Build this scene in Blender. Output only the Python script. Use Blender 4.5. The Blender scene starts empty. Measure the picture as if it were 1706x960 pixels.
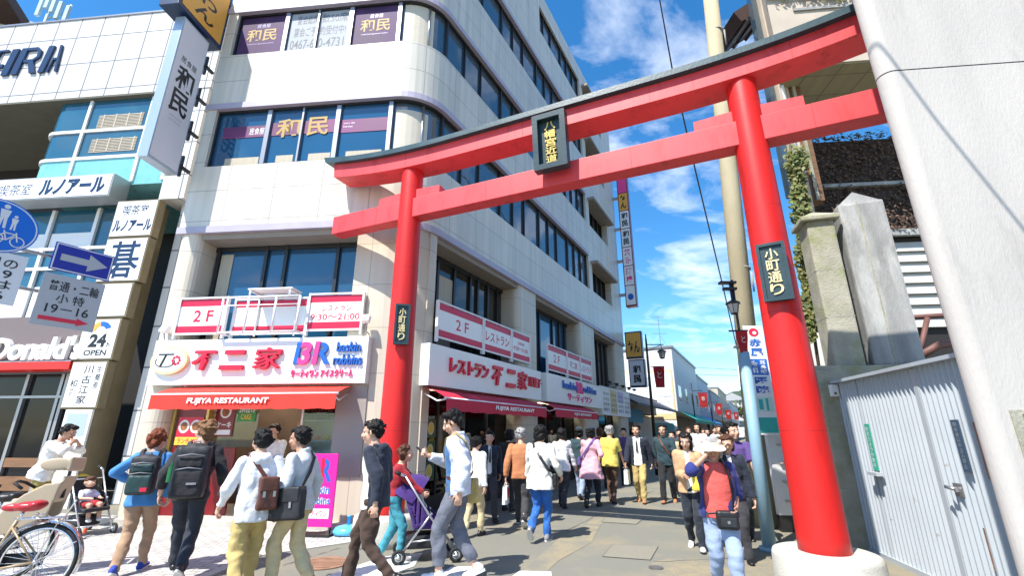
import bpy, bmesh, math, random
from mathutils import Matrix, Vector, noise as mnoise
R = math.radians
rnd = random.Random(7)
scene = bpy.context.scene
col = scene.collection

# ------------------------------------------------------------------ camera
CAM_H = 1.551
FPX = 763.5
PITCH = R(17.34)
cam_d = bpy.data.cameras.new('camera')
cam_d.sensor_width = 36.0
cam_d.lens = FPX / 1706 * 36
cam_d.clip_end = 2000
cam_d.clip_start = 0.05
cam = bpy.data.objects.new('camera', cam_d)
cam.location = (0, 0, CAM_H)
cam.rotation_euler = (R(90) + PITCH, 0, 0)
col.objects.link(cam)
scene.camera = cam

# ------------------------------------------------------------------ daylight
SUN_AZ = R(42)      # direction the light travels, from +Y towards +X
SUN_EL = R(55)
world = bpy.data.worlds.new('World')
scene.world = world
world.use_nodes = True
nt = world.node_tree
nt.nodes.clear()
N = nt.nodes.new
out = N('ShaderNodeOutputWorld')
bg = N('ShaderNodeBackground')
sky = N('ShaderNodeTexSky')
sky.sky_type = 'NISHITA'
sky.sun_disc = False
sky.sun_elevation = SUN_EL
sky.sun_rotation = R(42 + 180)
sky.air_density = 1.0
sky.dust_density = 0.25
sky.ozone_density = 3.0
hsv = N('ShaderNodeHueSaturation')
hsv.inputs['Saturation'].default_value = 1.32
hsv.inputs['Hue'].default_value = 0.497
hsv.inputs['Value'].default_value = 1.0
nt.links.new(sky.outputs[0], hsv.inputs['Color'])
tc = N('ShaderNodeTexCoord')
sep = N('ShaderNodeSeparateXYZ')
nt.links.new(tc.outputs['Generated'], sep.inputs[0])
zadd = N('ShaderNodeMath'); zadd.operation = 'ADD'; zadd.inputs[1].default_value = 0.22
nt.links.new(sep.outputs['Z'], zadd.inputs[0])
zmax = N('ShaderNodeMath'); zmax.operation = 'MAXIMUM'; zmax.inputs[1].default_value = 0.1
nt.links.new(zadd.outputs[0], zmax.inputs[0])
dx = N('ShaderNodeMath'); dx.operation = 'DIVIDE'
dy = N('ShaderNodeMath'); dy.operation = 'DIVIDE'
nt.links.new(sep.outputs['X'], dx.inputs[0]); nt.links.new(zmax.outputs[0], dx.inputs[1])
nt.links.new(sep.outputs['Y'], dy.inputs[0]); nt.links.new(zmax.outputs[0], dy.inputs[1])
comb = N('ShaderNodeCombineXYZ')
nt.links.new(dx.outputs[0], comb.inputs[0]); nt.links.new(dy.outputs[0], comb.inputs[1])
cmap = N('ShaderNodeMapping')
cmap.inputs['Rotation'].default_value = (0, 0, R(-25))
cmap.inputs['Scale'].default_value = (1.0, 1.75, 1.0)
cmap.inputs['Location'].default_value = (0.9, 0.0, 3.3)
nt.links.new(comb.outputs[0], cmap.inputs[0])
n1 = N('ShaderNodeTexNoise')
n1.inputs['Scale'].default_value = 2.5
n1.inputs['Detail'].default_value = 9
n1.inputs['Roughness'].default_value = 0.58
n1.inputs['Distortion'].default_value = 0.35
nt.links.new(cmap.outputs[0], n1.inputs['Vector'])
cr = N('ShaderNodeValToRGB')
cr.color_ramp.elements[0].position = 0.515
cr.color_ramp.elements[0].color = (0, 0, 0, 1)
cr.color_ramp.elements[1].position = 0.84
cr.color_ramp.elements[1].color = (0.92, 0.92, 0.92, 1)
nt.links.new(n1.outputs[0], cr.inputs[0])
cmix = N('ShaderNodeMixRGB')
cmix.inputs[2].default_value = (6.2, 6.5, 7.0, 1)
nt.links.new(cr.outputs[0], cmix.inputs[0])
nt.links.new(hsv.outputs[0], cmix.inputs[1])
nt.links.new(cmix.outputs[0], bg.inputs['Color'])
bg.inputs['Strength'].default_value = 0.134
nt.links.new(bg.outputs[0], out.inputs['Surface'])

sun_d = bpy.data.lights.new('sun', 'SUN')
sun_d.energy = 4.2
sun_d.angle = R(0.53)
sun_d.color = (1.0, 0.955, 0.88)
sun = bpy.data.objects.new('sun', sun_d)
sdir = Vector((math.sin(SUN_AZ) * math.cos(SUN_EL), math.cos(SUN_AZ) * math.cos(SUN_EL), -math.sin(SUN_EL)))
sun.rotation_euler = sdir.to_track_quat('-Z', 'Y').to_euler()
sun.location = (0, 0, 40)
col.objects.link(sun)

scene.view_settings.view_transform = 'Standard'
scene.view_settings.look = 'None'
scene.view_settings.gamma = 1
scene.view_settings.use_curve_mapping = False
scene.view_settings.exposure = 0.98
scene.render.engine = 'CYCLES'
scene.cycles.max_bounces = 7
scene.cycles.diffuse_bounces = 3
scene.cycles.glossy_bounces = 3
scene.cycles.transmission_bounces = 4
scene.cycles.transparent_max_bounces = 8
scene.cycles.use_denoising = True
scene.cycles.caustics_reflective = False
scene.cycles.caustics_refractive = False

# ------------------------------------------------------------------ materials
MATS = {}
def mat(name, color, rough=0.6, metal=0.0, var=0.0, vscale=3.0, bump=0.0, bscale=40.0, spec=0.5, ior=None,
        dirt=None, dscale=1.2, dlo=0.5, dhi=0.75, coat=0.0, emit=0.0, stretch=None, sheen=0.0):
    """principled material; var = soft tone variation, bump = fine relief, dirt = colour of irregular stains"""
    m = bpy.data.materials.new(name)
    m.use_nodes = True
    t = m.node_tree
    b = t.nodes['Principled BSDF']
    c = (color[0], color[1], color[2], 1)
    b.inputs['Base Color'].default_value = c
    b.inputs['Roughness'].default_value = rough
    b.inputs['Metallic'].default_value = metal
    b.inputs['Specular IOR Level'].default_value = spec
    if ior: b.inputs['IOR'].default_value = ior
    if coat: b.inputs['Coat Weight'].default_value = coat; b.inputs['Coat Roughness'].default_value = 0.05
    if sheen: b.inputs['Sheen Weight'].default_value = sheen
    if emit:
        b.inputs['Emission Color'].default_value = c
        b.inputs['Emission Strength'].default_value = emit
    if var or bump or dirt:
        co = t.nodes.new('ShaderNodeTexCoord')
        vec = co.outputs['Object']
        if stretch:
            mp = t.nodes.new('ShaderNodeMapping'); mp.inputs['Scale'].default_value = stretch
            t.links.new(vec, mp.inputs[0]); vec = mp.outputs[0]
    last = None
    if var:
        n = t.nodes.new('ShaderNodeTexNoise'); n.inputs['Scale'].default_value = vscale; n.inputs['Detail'].default_value = 5
        t.links.new(vec, n.inputs['Vector'])
        mx = t.nodes.new('ShaderNodeMixRGB')
        lo = [max(0, x * (1 - var)) for x in color]; hi = [min(1, x * (1 + var)) for x in color]
        mx.inputs[1].default_value = (*lo, 1); mx.inputs[2].default_value = (*hi, 1)
        rp = t.nodes.new('ShaderNodeMapRange'); rp.inputs[1].default_value = 0.3; rp.inputs[2].default_value = 0.7
        t.links.new(n.outputs[0], rp.inputs[0]); t.links.new(rp.outputs[0], mx.inputs[0])
        last = mx.outputs[0]
        rr = t.nodes.new('ShaderNodeMapRange'); rr.inputs[3].default_value = max(0.02, rough - 0.1); rr.inputs[4].default_value = min(1, rough + 0.1)
        t.links.new(n.outputs[0], rr.inputs[0]); t.links.new(rr.outputs[0], b.inputs['Roughness'])
    if dirt:
        n = t.nodes.new('ShaderNodeTexNoise'); n.inputs['Scale'].default_value = dscale; n.inputs['Detail'].default_value = 8
        n.inputs['Roughness'].default_value = 0.65
        t.links.new(vec, n.inputs['Vector'])
        rp = t.nodes.new('ShaderNodeMapRange'); rp.inputs[1].default_value = dlo; rp.inputs[2].default_value = dhi
        t.links.new(n.outputs[0], rp.inputs[0])
        mx = t.nodes.new('ShaderNodeMixRGB')
        t.links.new(rp.outputs[0], mx.inputs[0])
        if last: t.links.new(last, mx.inputs[1])
        else: mx.inputs[1].default_value = c
        mx.inputs[2].default_value = (*dirt, 1)
        last = mx.outputs[0]
    if last: t.links.new(last, b.inputs['Base Color'])
    if bump:
        n = t.nodes.new('ShaderNodeTexNoise'); n.inputs['Scale'].default_value = bscale; n.inputs['Detail'].default_value = 4
        t.links.new(vec, n.inputs['Vector'])
        bp = t.nodes.new('ShaderNodeBump'); bp.inputs['Strength'].default_value = bump; bp.inputs['Distance'].default_value = 0.02
        t.links.new(n.outputs[0], bp.inputs['Height']); t.links.new(bp.outputs[0], b.inputs['Normal'])
    MATS[name] = m
    return m

def tiled(name, color, joint, bw, rh, mortar=0.012, rough=0.5, offset=0.0, var=0.06, bump=0.3, dirt=None, streak=0.0):
    """panels or bricks laid in the mesh's UV, which is in metres"""
    m = bpy.data.materials.new(name); m.use_nodes = True
    t = m.node_tree; b = t.nodes['Principled BSDF']
    uv = t.nodes.new('ShaderNodeUVMap')
    br = t.nodes.new('ShaderNodeTexBrick')
    br.offset = offset
    br.inputs['Scale'].default_value = 1
    br.inputs['Brick Width'].default_value = bw
    br.inputs['Row Height'].default_value = rh
    br.inputs['Mortar Size'].default_value = mortar
    br.inputs['Mortar Smooth'].default_value = 0.2
    br.inputs['Bias'].default_value = 0
    br.inputs['Color1'].default_value = (*[x * (1 - var) for x in color], 1)
    br.inputs['Color2'].default_value = (*[min(1, x * (1 + var)) for x in color], 1)
    br.inputs['Mortar'].default_value = (*joint, 1)
    t.links.new(uv.outputs[0], br.inputs['Vector'])
    n = t.nodes.new('ShaderNodeTexNoise'); n.inputs['Scale'].default_value = 0.9; n.inputs['Detail'].default_value = 7
    mp = t.nodes.new('ShaderNodeMapping'); mp.inputs['Scale'].default_value = (6.5, 0.30, 1)
    t.links.new(uv.outputs[0], mp.inputs[0]); t.links.new(mp.outputs[0], n.inputs['Vector'])
    rp = t.nodes.new('ShaderNodeMapRange'); rp.inputs[1].default_value = 0.35; rp.inputs[2].default_value = 0.75
    rp.inputs[3].default_value = 1.0; rp.inputs[4].default_value = 1.0 - streak - 0.06
    t.links.new(n.outputs[0], rp.inputs[0])
    mx = t.nodes.new('ShaderNodeMixRGB'); mx.blend_type = 'MULTIPLY'; mx.inputs[0].default_value = 1
    t.links.new(br.outputs['Color'], mx.inputs[1]); t.links.new(rp.outputs[0], mx.inputs[2])
    t.links.new(mx.outputs[0], b.inputs['Base Color'])
    b.inputs['Roughness'].default_value = rough
    bp = t.nodes.new('ShaderNodeBump'); bp.inputs['Strength'].default_value = bump; bp.inputs['Distance'].default_value = 0.01; bp.invert = True
    t.links.new(br.outputs['Fac'], bp.inputs['Height']); t.links.new(bp.outputs[0], b.inputs['Normal'])
    MATS[name] = m
    return m

def glassmat(name, tint, rough=0.03, ior=1.9, wave=0.08):
    """dark window glass that mirrors the sky"""
    m = bpy.data.materials.new(name); m.use_nodes = True
    t = m.node_tree; b = t.nodes['Principled BSDF']
    co = t.nodes.new('ShaderNodeTexCoord')
    n0 = t.nodes.new('ShaderNodeTexNoise'); n0.inputs['Scale'].default_value = 0.6; n0.inputs['Detail'].default_value = 3
    t.links.new(co.outputs['Object'], n0.inputs['Vector'])
    mx = t.nodes.new('ShaderNodeMixRGB')
    mx.inputs[1].default_value = (*[x * 0.6 for x in tint], 1); mx.inputs[2].default_value = (*[x * 1.5 for x in tint], 1)
    t.links.new(n0.outputs[0], mx.inputs[0]); t.links.new(mx.outputs[0], b.inputs['Base Color'])
    b.inputs['Roughness'].default_value = rough
    b.inputs['IOR'].default_value = ior
    n = t.nodes.new('ShaderNodeTexNoise'); n.inputs['Scale'].default_value = 1.3; n.inputs['Detail'].default_value = 1
    t.links.new(co.outputs['Object'], n.inputs['Vector'])
    bp = t.nodes.new('ShaderNodeBump'); bp.inputs['Strength'].default_value = wave; bp.inputs['Distance'].default_value = 0.05
    t.links.new(n.outputs[0], bp.inputs['Height']); t.links.new(bp.outputs[0], b.inputs['Normal'])
    MATS[name] = m
    return m

def clearglass(name, tint=(0.75, 0.85, 0.85)):
    m = bpy.data.materials.new(name); m.use_nodes = True
    t = m.node_tree; t.nodes.clear()
    o = t.nodes.new('ShaderNodeOutputMaterial'); mx = t.nodes.new('ShaderNodeMixShader')
    tr = t.nodes.new('ShaderNodeBsdfTransparent'); tr.inputs[0].default_value = (*tint, 1)
    gl = t.nodes.new('ShaderNodeBsdfGlossy'); gl.inputs['Roughness'].default_value = 0.02
    fr = t.nodes.new('ShaderNodeFresnel'); fr.inputs[0].default_value = 1.5
    t.links.new(fr.outputs[0], mx.inputs[0]); t.links.new(tr.outputs[0], mx.inputs[1]); t.links.new(gl.outputs[0], mx.inputs[2])
    t.links.new(mx.outputs[0], o.inputs[0])
    MATS[name] = m
    return m

# ------------------------------------------------------------------ mesh builder
class MB:
    def __init__(self, M=None):
        self.v = []; self.f = []; self.mi = []; self.M = M or Matrix.Identity(4); self.cur = 0; self.sm = []; self.smooth = False
    def m(self, i):
        self.cur = i; return self
    def add(self, vs, fs):
        o = len(self.v)
        M = self.M
        self.v += [tuple(M @ Vector(p)) for p in vs]
        for f in fs:
            self.f.append([i + o for i in f]); self.mi.append(self.cur); self.sm.append(self.smooth)
        return self
    def box(self, x0, x1, y0, y1, z0, z1):
        vs = [(x0, y0, z0), (x1, y0, z0), (x1, y1, z0), (x0, y1, z0), (x0, y0, z1), (x1, y0, z1), (x1, y1, z1), (x0, y1, z1)]
        return self.add(vs, [(0, 3, 2, 1), (4, 5, 6, 7), (0, 1, 5, 4), (1, 2, 6, 5), (2, 3, 7, 6), (3, 0, 4, 7)])
    def bbox(self, x0, x1, y0, y1, z0, z1, b=0.01):
        """box with chamfered edges"""
        bm = bmesh.new()
        bmesh.ops.create_cube(bm, size=1)
        for v in bm.verts:
            v.co = ((x0 + x1) / 2 + v.co.x * (x1 - x0), (y0 + y1) / 2 + v.co.y * (y1 - y0), (z0 + z1) / 2 + v.co.z * (z1 - z0))
        bmesh.ops.bevel(bm, geom=bm.edges[:], offset=b, segments=2, profile=0.6, affect='EDGES')
        return self.frombm(bm)
    def frombm(self, bm):
        bm.verts.index_update()
        self.add([v.co[:] for v in bm.verts], [[v.index for v in f.verts] for f in bm.faces])
        bm.free()
        return self
    def prism(self, poly, z0, z1):
        """plan polygon (x, y), counter-clockwise, extruded in z"""
        n = len(poly)
        vs = [(x, y, z0) for x, y in poly] + [(x, y, z1) for x, y in poly]
        fs = [list(range(n))[::-1], list(range(n, 2 * n))] + [(i, (i + 1) % n, n + (i + 1) % n, n + i) for i in range(n)]
        return self.add(vs, fs)
    def extr(self, poly, y0, y1):
        """front-view polygon (x, z), counter-clockwise seen from -Y, extruded from y0 (front) to y1"""
        n = len(poly)
        vs = [(x, y0, z) for x, z in poly] + [(x, y1, z) for x, z in poly]
        fs = [list(range(n)), list(range(n, 2 * n))[::-1]] + [(i, n + i, n + (i + 1) % n, (i + 1) % n) for i in range(n)]
        return self.add(vs, fs)
    def quad(self, a, b, c, d):
        return self.add([a, b, c, d], [(0, 1, 2, 3)])
    def tube(self, pts, r, n=8, cap=True, r2=None):
        pts = [Vector(p) for p in pts]
        rings = []
        L = len(pts)
        up = None
        for i, p in enumerate(pts):
            d = (pts[min(i + 1, L - 1)] - pts[max(i - 1, 0)])
            if d.length < 1e-9: d = Vector((0, 0, 1))
            d.normalize()
            if up is None:
                a = Vector((0, 0, 1)) if abs(d.z) < 0.9 else Vector((1, 0, 0))
                up = (a - d * a.dot(d)).normalized()
            else:
                up = (up - d * up.dot(d))
                up = up.normalized() if up.length > 1e-6 else Vector((1, 0, 0))
            s = d.cross(up)
            rr = r if r2 is None else r + (r2 - r) * i / (L - 1)
            if isinstance(rr, (list, tuple)): rr = rr[i]
            rings.append([p + (up * math.cos(2 * math.pi * k / n) + s * math.sin(2 * math.pi * k / n)) * rr for k in range(n)])
        vs = [tuple(q) for ring in rings for q in ring]
        fs = []
        for i in range(L - 1):
            for k in range(n):
                a = i * n + k; b = i * n + (k + 1) % n
                fs.append((a, b, b + n, a + n))
        if cap:
            fs.append(list(range(n))[::-1]); fs.append(list(range((L - 1) * n, L * n)))
        s0 = self.smooth; self.smooth = n > 5
        self.add(vs, fs)
        self.smooth = s0
        return self
    def lathe(self, prof, c=(0, 0, 0), n=24):
        """profile [(r, z)] turned about a vertical axis at c, from bottom to top"""
        vs = []; fs = []
        L = len(prof)
        for r, z in prof:
            for k in range(n):
                a = 2 * math.pi * k / n
                vs.append((c[0] + r * math.cos(a), c[1] + r * math.sin(a), c[2] + z))
        for i in range(L - 1):
            for k in range(n):
                a = i * n + k; b = i * n + (k + 1) % n
                fs.append((a, b, b + n, a + n))
        fs.append(list(range(n))[::-1]); fs.append(list(range((L - 1) * n, L * n)))
        return self.add(vs, fs)
    def ball(self, c, rx, ry=None, rz=None, n=12, m=8, Rm=None):
        ry = rx if ry is None else ry; rz = rx if rz is None else rz
        vs = [(0, 0, -1)]
        for i in range(1, m):
            t = math.pi * i / m - math.pi / 2
            for k in range(n):
                a = 2 * math.pi * k / n
                vs.append((math.cos(t) * math.cos(a), math.cos(t) * math.sin(a), math.sin(t)))
        vs.append((0, 0, 1))
        c = Vector(c)
        out_ = []
        for v in vs:
            q = Vector((v[0] * rx, v[1] * ry, v[2] * rz))
            if Rm is not None: q = Rm @ q
            out_.append(tuple(c + q))
        fs = []
        for k in range(n): fs.append((0, 1 + (k + 1) % n, 1 + k))
        for i in range(m - 2):
            for k in range(n):
                a = 1 + i * n + k; b = 1 + i * n + (k + 1) % n
                fs.append((a, b, b + n, a + n))
        t = len(vs) - 1; o = 1 + (m - 2) * n
        for k in range(n): fs.append((o + k, o + (k + 1) % n, t))
        s0 = self.smooth; self.smooth = True
        self.add(out_, fs)
        self.smooth = s0
        return self
    def build(self, name, mats, parent=None, world=True):
        me = bpy.data.meshes.new(name)
        vs = self.v
        if parent is not None and world:
            W = WM[parent.name].inverted()
            vs = [tuple(W @ Vector(p)) for p in vs]
        me.from_pydata(vs, [], self.f)
        if not isinstance(mats, (list, tuple)): mats = [mats]
        for m_ in mats: me.materials.append(MATS[m_] if isinstance(m_, str) else m_)
        me.polygons.foreach_set('material_index', self.mi)
        me.polygons.foreach_set('use_smooth', self.sm)
        # metric UV from the dominant direction of every face
        uvl = me.uv_layers.new(name='UVMap')
        data = [0.0] * (2 * len(me.loops))
        vv = me.vertices
        for p in me.polygons:
            nx, ny, nz = p.normal
            if abs(nz) > 0.72:
                for li in p.loop_indices:
                    q = vv[me.loops[li].vertex_index].co
                    data[2 * li] = q.x; data[2 * li + 1] = q.y
            else:
                h = math.hypot(nx, ny) or 1
                tx, ty = -ny / h, nx / h
                for li in p.loop_indices:
                    q = vv[me.loops[li].vertex_index].co
                    data[2 * li] = q.x * tx + q.y * ty; data[2 * li + 1] = q.z
        uvl.data.foreach_set('uv', data)
        me.validate()
        o = bpy.data.objects.new(name, me)
        col.objects.link(o)
        if parent is not None:
            o.parent = parent
            WM[o.name] = WM[parent.name]
        else:
            WM[o.name] = Matrix.Identity(4)
        return o

WM = {}
def tag(o, label=None, cat=None, group=None, kind=None):
    if label: o['label'] = label
    if cat: o['category'] = cat
    if group: o['group'] = group
    if kind: o['kind'] = kind
    return o
def root(name, M, label, cat, group=None):
    o = bpy.data.objects.new(name, None)
    o.empty_display_size = 0.2
    col.objects.link(o)
    if not isinstance(M, Matrix): M = Matrix.Translation(Vector(M))
    o.matrix_world = M
    WM[o.name] = M
    return tag(o, label, cat, group)
def frame(o, ux, uy, z=0):
    """local x along (ux, uy), local y inward (to the left of x), z up"""
    l = math.hypot(ux, uy); ux /= l; uy /= l
    return Matrix(((ux, -uy, 0, o[0]), (uy, ux, 0, o[1]), (0, 0, 1, z), (0, 0, 0, 1)))

# ------------------------------------------------------------------ pixel measurements (1706 x 960 photograph) to points in the place
_c, _s = math.cos(PITCH), math.sin(PITCH)
def ray(px, py):
    x = (px - 853) / FPX; y = (480 - py) / FPX
    return Vector((x, _c - y * _s, _s + y * _c))
O = Vector((0, 0, CAM_H))
def gnd(px, py, z=0.0):
    d = ray(px, py); return O + d * ((z - CAM_H) / d.z)
def atY(px, py, Y):
    d = ray(px, py); return O + d * (Y / d.y)
def inframe(M, px, py, y=0.0):
    """(x, z) in frame M of the point seen at a pixel on the frame's plane y"""
    I = M.inverted(); o = I @ O; d = I.to_3x3() @ ray(px, py)
    t = (y - o.y) / d.y
    p = o + d * t
    return p.x, p.z

# ------------------------------------------------------------------ writing
_tcache = {}
def glyphs(s, bold=0.0, res=3):
    k = (s, bold, res)
    if k not in _tcache:
        cu = bpy.data.curves.new('tmp', 'FONT'); cu.body = s; cu.offset = bold; cu.resolution_u = res
        o = bpy.data.objects.new('tmp', cu); col.objects.link(o)
        dg = bpy.context.evaluated_depsgraph_get()
        ev = o.evaluated_get(dg); me = ev.to_mesh()
        vs = [(v.co.x, v.co.y) for v in me.vertices]; fs = [list(p.vertices) for p in me.polygons]
        ev.to_mesh_clear()
        bpy.data.objects.remove(o); bpy.data.curves.remove(cu)
        x0 = min(v[0] for v in vs); x1 = max(v[0] for v in vs); y0 = min(v[1] for v in vs); y1 = max(v[1] for v in vs)
        _tcache[k] = ([((x - x0) / (x1 - x0 or 1), (y - y0) / (y1 - y0 or 1)) for x, y in vs], fs, (x1 - x0) / (y1 - y0 or 1))
    return _tcache[k]
def write(mb, s, x0, x1, z0, z1, y, bold=0.0, depth=0.0, slant=0.0, fit=True, mirror=False):
    """lettering filling the rectangle x0..x1, z0..z1 on plane y (facing -y); depth > 0 raises it"""
    vs, fs, asp = glyphs(s, bold)
    if not fit:
        w = (z1 - z0) * asp; cx = (x0 + x1) / 2
        if w < (x1 - x0): x0, x1 = cx - w / 2, cx + w / 2
        else:
            h = (x1 - x0) / asp; cz = (z0 + z1) / 2; z0, z1 = cz - h / 2, cz + h / 2
    def P(v, yy): return (x0 + v[0] * (x1 - x0) + slant * (v[1] - 0.5) * (z1 - z0), yy, z0 + v[1] * (z1 - z0))
    front = [P(v, y - depth) for v in vs]
    if depth <= 0:
        mb.add(front, fs); return
    n = len(vs)
    back = [P(v, y) for v in vs]
    cnt = {}
    for f in fs:
        for i in range(len(f)):
            a, b = f[i], f[(i + 1) % len(f)]
            cnt[(a, b)] = 1
    sides = [(a, a + n, b + n, b) for (a, b) in cnt if (b, a) not in cnt]
    mb.add(front + back, list(fs) + sides)
def vwrite(mb, s, xc, w, z0, z1, y, bold=0.0, depth=0.0, gap=0.08):
    """vertical writing, top to bottom"""
    n = len(s); h = (z1 - z0) / n
    for i, ch in enumerate(s):
        zt = z1 - i * h
        write(mb, ch, xc - w / 2, xc + w / 2, zt - h * (1 - gap), zt - h * gap, y, bold, depth)
# ------------------------------------------------------------------ colours of real things
mat('asphalt', (0.205, 0.200, 0.165), 0.88, var=0.24, vscale=120, bump=0.5, bscale=160, dirt=(0.315, 0.262, 0.165), dscale=0.75, dlo=0.48, dhi=0.74)
mat('far_ground', (0.18, 0.18, 0.16), 0.9, var=0.1)
mat('road_paint', (0.78, 0.77, 0.74), 0.7, bump=0.2, bscale=80, dirt=(0.42, 0.42, 0.40), dscale=5, dlo=0.52, dhi=0.8)
tiled('plaza_paver', (0.52, 0.505, 0.475), (0.22, 0.21, 0.195), 0.20, 0.10, 0.008, 0.8, 0.5, 0.12, 0.5, streak=0.14)
mat('kerb', (0.50, 0.48, 0.43), 0.8, var=0.12, bump=0.2, bscale=50)
mat('iron', (0.16, 0.15, 0.14), 0.55, 0.4, var=0.15, bump=0.3, bscale=60)
mat('rust_iron', (0.30, 0.17, 0.11), 0.75, 0.1, var=0.2, vscale=8, bump=0.4, bscale=70)
mat('cover_fill', (0.235, 0.22, 0.17), 0.85, var=0.2, vscale=90, bump=0.3, bscale=80)
mat('vermilion', (0.66, 0.020, 0.018), 0.45, var=0.18, vscale=2.6, bump=0.12, bscale=14, dirt=(0.27, 0.014, 0.012), dscale=5.5, dlo=0.54, dhi=0.78, spec=0.35, stretch=(1, 1, .16))
mat('vermilion_glare', (0.68, 0.055, 0.062), 0.5, var=0.10, vscale=1.2, dirt=(0.36, 0.024, 0.026), dscale=4.5, dlo=0.52, dhi=0.8, bump=0.1, bscale=14, stretch=(1, 1, .3))  # beam red with the pink glare of its sunlit fronts mixed into the colour
mat('roof_slate', (0.024, 0.062, 0.075), 0.42, var=0.15, vscale=3, bump=0.1, bscale=30)
mat('plaque_green', (0.014, 0.040, 0.050), 0.45, var=0.12, bump=0.1)
mat('gold', (0.62, 0.45, 0.13), 0.38, 0.55)
mat('gold_paint', (0.70, 0.58, 0.30), 0.5)
mat('pedestal_stone', (0.52, 0.51, 0.46), 0.85, var=0.1, vscale=4, bump=0.35, bscale=60, dirt=(0.33, 0.31, 0.26), dscale=2.5, dlo=0.5, dhi=0.8)
mat('joint_dark', (0.36, 0.012, 0.012), 0.6)
tiled('cream_tile', (0.69, 0.64, 0.55), (0.43, 0.40, 0.35), 1.06, 0.72, 0.011, 0.36, 0.0, 0.03, 0.15, streak=0.16)
tiled('beige_tile', (0.62, 0.55, 0.44), (0.42, 0.37, 0.30), 0.9, 0.85, 0.009, 0.4, 0.0, 0.03, 0.15, streak=0.05)
mat('lavender_band', (0.43, 0.39, 0.48), 0.5, var=0.06)
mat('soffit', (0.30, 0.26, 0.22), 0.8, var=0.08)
mat('grey_panel', (0.33, 0.295, 0.275), 0.45, var=0.04)
mat('dark_frame', (0.018, 0.018, 0.020), 0.4)
mat('steel_frame', (0.36, 0.36, 0.37), 0.35, 0.7)
mat('white_steel', (0.80, 0.80, 0.80), 0.35)
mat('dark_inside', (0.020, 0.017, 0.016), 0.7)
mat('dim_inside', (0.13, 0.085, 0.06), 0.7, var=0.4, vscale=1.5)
glassmat('blue_glass', (0.012, 0.075, 0.16), ior=1.8)
glassmat('grey_glass', (0.045, 0.072, 0.095), ior=2.15, wave=0.12)
glassmat('shade_glass', (0.03, 0.028, 0.022), ior=1.6)
clearglass('clear_glass')
mat('blind', (0.58, 0.52, 0.42), 0.6, var=0.06, stretch=(1, 1, 30))
mat('curtain', (0.46, 0.40, 0.31), 0.7, var=0.12, vscale=9, stretch=(5, 5, 0.2))
mat('sign_white', (0.84, 0.84, 0.83), 0.35, var=0.015)
mat('letter_red', (0.66, 0.012, 0.05), 0.35)
mat('letter_pink', (0.82, 0.05, 0.26), 0.35)
mat('letter_blue', (0.015, 0.12, 0.50), 0.35)
mat('letter_lilac', (0.50, 0.42, 0.68), 0.4)
mat('letter_black', (0.012, 0.012, 0.014), 0.4)
mat('letter_navy', (0.010, 0.030, 0.085), 0.35)
mat('letter_grey', (0.30, 0.30, 0.33), 0.5)
mat('crimson', (0.58, 0.010, 0.055), 0.4)
mat('white', (0.82, 0.82, 0.81), 0.5)
mat('awning_red', (0.74, 0.035, 0.02), 0.75, var=0.05, bump=0.08, bscale=200)
mat('awning_side', (0.55, 0.02, 0.05), 0.75, var=0.05)
mat('lamp_glow', (1.0, 0.62, 0.25), 0.4, emit=5)
mat('bulb_white', (1.0, 0.90, 0.72), 0.4, emit=130.0)

# ------------------------------------------------------------------ ground
def sheet(name, poly, z, m, kind='structure'):
    mb = MB(); mb.add([(x, y, z) for x, y in poly], [list(range(len(poly)))])
    o = mb.build(name, m); o['kind'] = kind
    return o
sheet('ground', [(-900, -60), (900, -60), (900, 1500), (-900, 1500)], -0.02, 'far_ground')
S2 = Vector((math.sin(R(27.78)), math.cos(R(27.78))))     # direction of the shopping street
F2 = Vector((0.99483, -0.10158))                           # front of the corner building, left to right
SN = Vector((S2.y, -S2.x))                                 # across the street, to the right
CX = Vector((-1.873, 8.3))                                 # corner of the building
def st(u, v):                                              # point in the street: u along, v out from the left-hand facades
    p = CX + S2 * u + SN * v; return (p.x, p.y)
road = [(-30, -20), (30, -20), (30, 4), st(0, 9), st(150, 9), st(150, -3), st(0, -3), (-30, 14)]
sheet('road', [(-40, -20), (40, -20), (40, 40), (95, 150), (60, 150), (-40, 40)], 0.0, 'asphalt')
b1, b2, b3 = gnd(592, 902), gnd(430, 926), gnd(320, 968)
pv = [(-26, -2), (-3.4, -2), (-3.05, 3.5), (b3.x, b3.y), (b2.x, b2.y), (b1.x, b1.y), (CX.x - .6, CX.y + .4), (-26, 13.2)]
sheet('plaza_pavement', pv, 0.005, 'plaza_paver')
kb = MB()
kp = [gnd(592, 903), gnd(430, 927), gnd(320, 970), Vector((-3.0, 3.4, 0))]
for a, b in zip(kp, kp[1:]):
    d = (b - a).to_2d().normalized(); n = Vector((-d.y, d.x)) * 0.06
    kb.prism([(a.x - n.x, a.y - n.y), (b.x - n.x, b.y - n.y), (b.x + n.x, b.y + n.y), (a.x + n.x, a.y + n.y)][::1], -0.01, 0.016)
kb.build('kerb', 'kerb')['kind'] = 'structure'
zb = MB()
for q in ([(470, 985), (640, 928), (704, 922), (690, 944), (560, 990)], [(690, 985), (752, 945), (806, 944), (770, 990)],
          [(820, 985), (866, 952), (918, 953), (925, 990)], [(380, 995), (420, 962), (440, 962), (430, 995)]):
    zb.add([tuple(gnd(*p, z=0.006)) for p in q], [list(range(len(q)))[::-1]])
zb.build('crosswalk_marking', 'road_paint')['kind'] = 'structure'
mat('asphalt_patch', (0.30, 0.255, 0.165), 0.9, var=0.25, vscale=60, bump=0.5, bscale=160, dirt=(0.205, 0.20, 0.165), dscale=2.2, dlo=0.42, dhi=0.62)
rp = MB()
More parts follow.
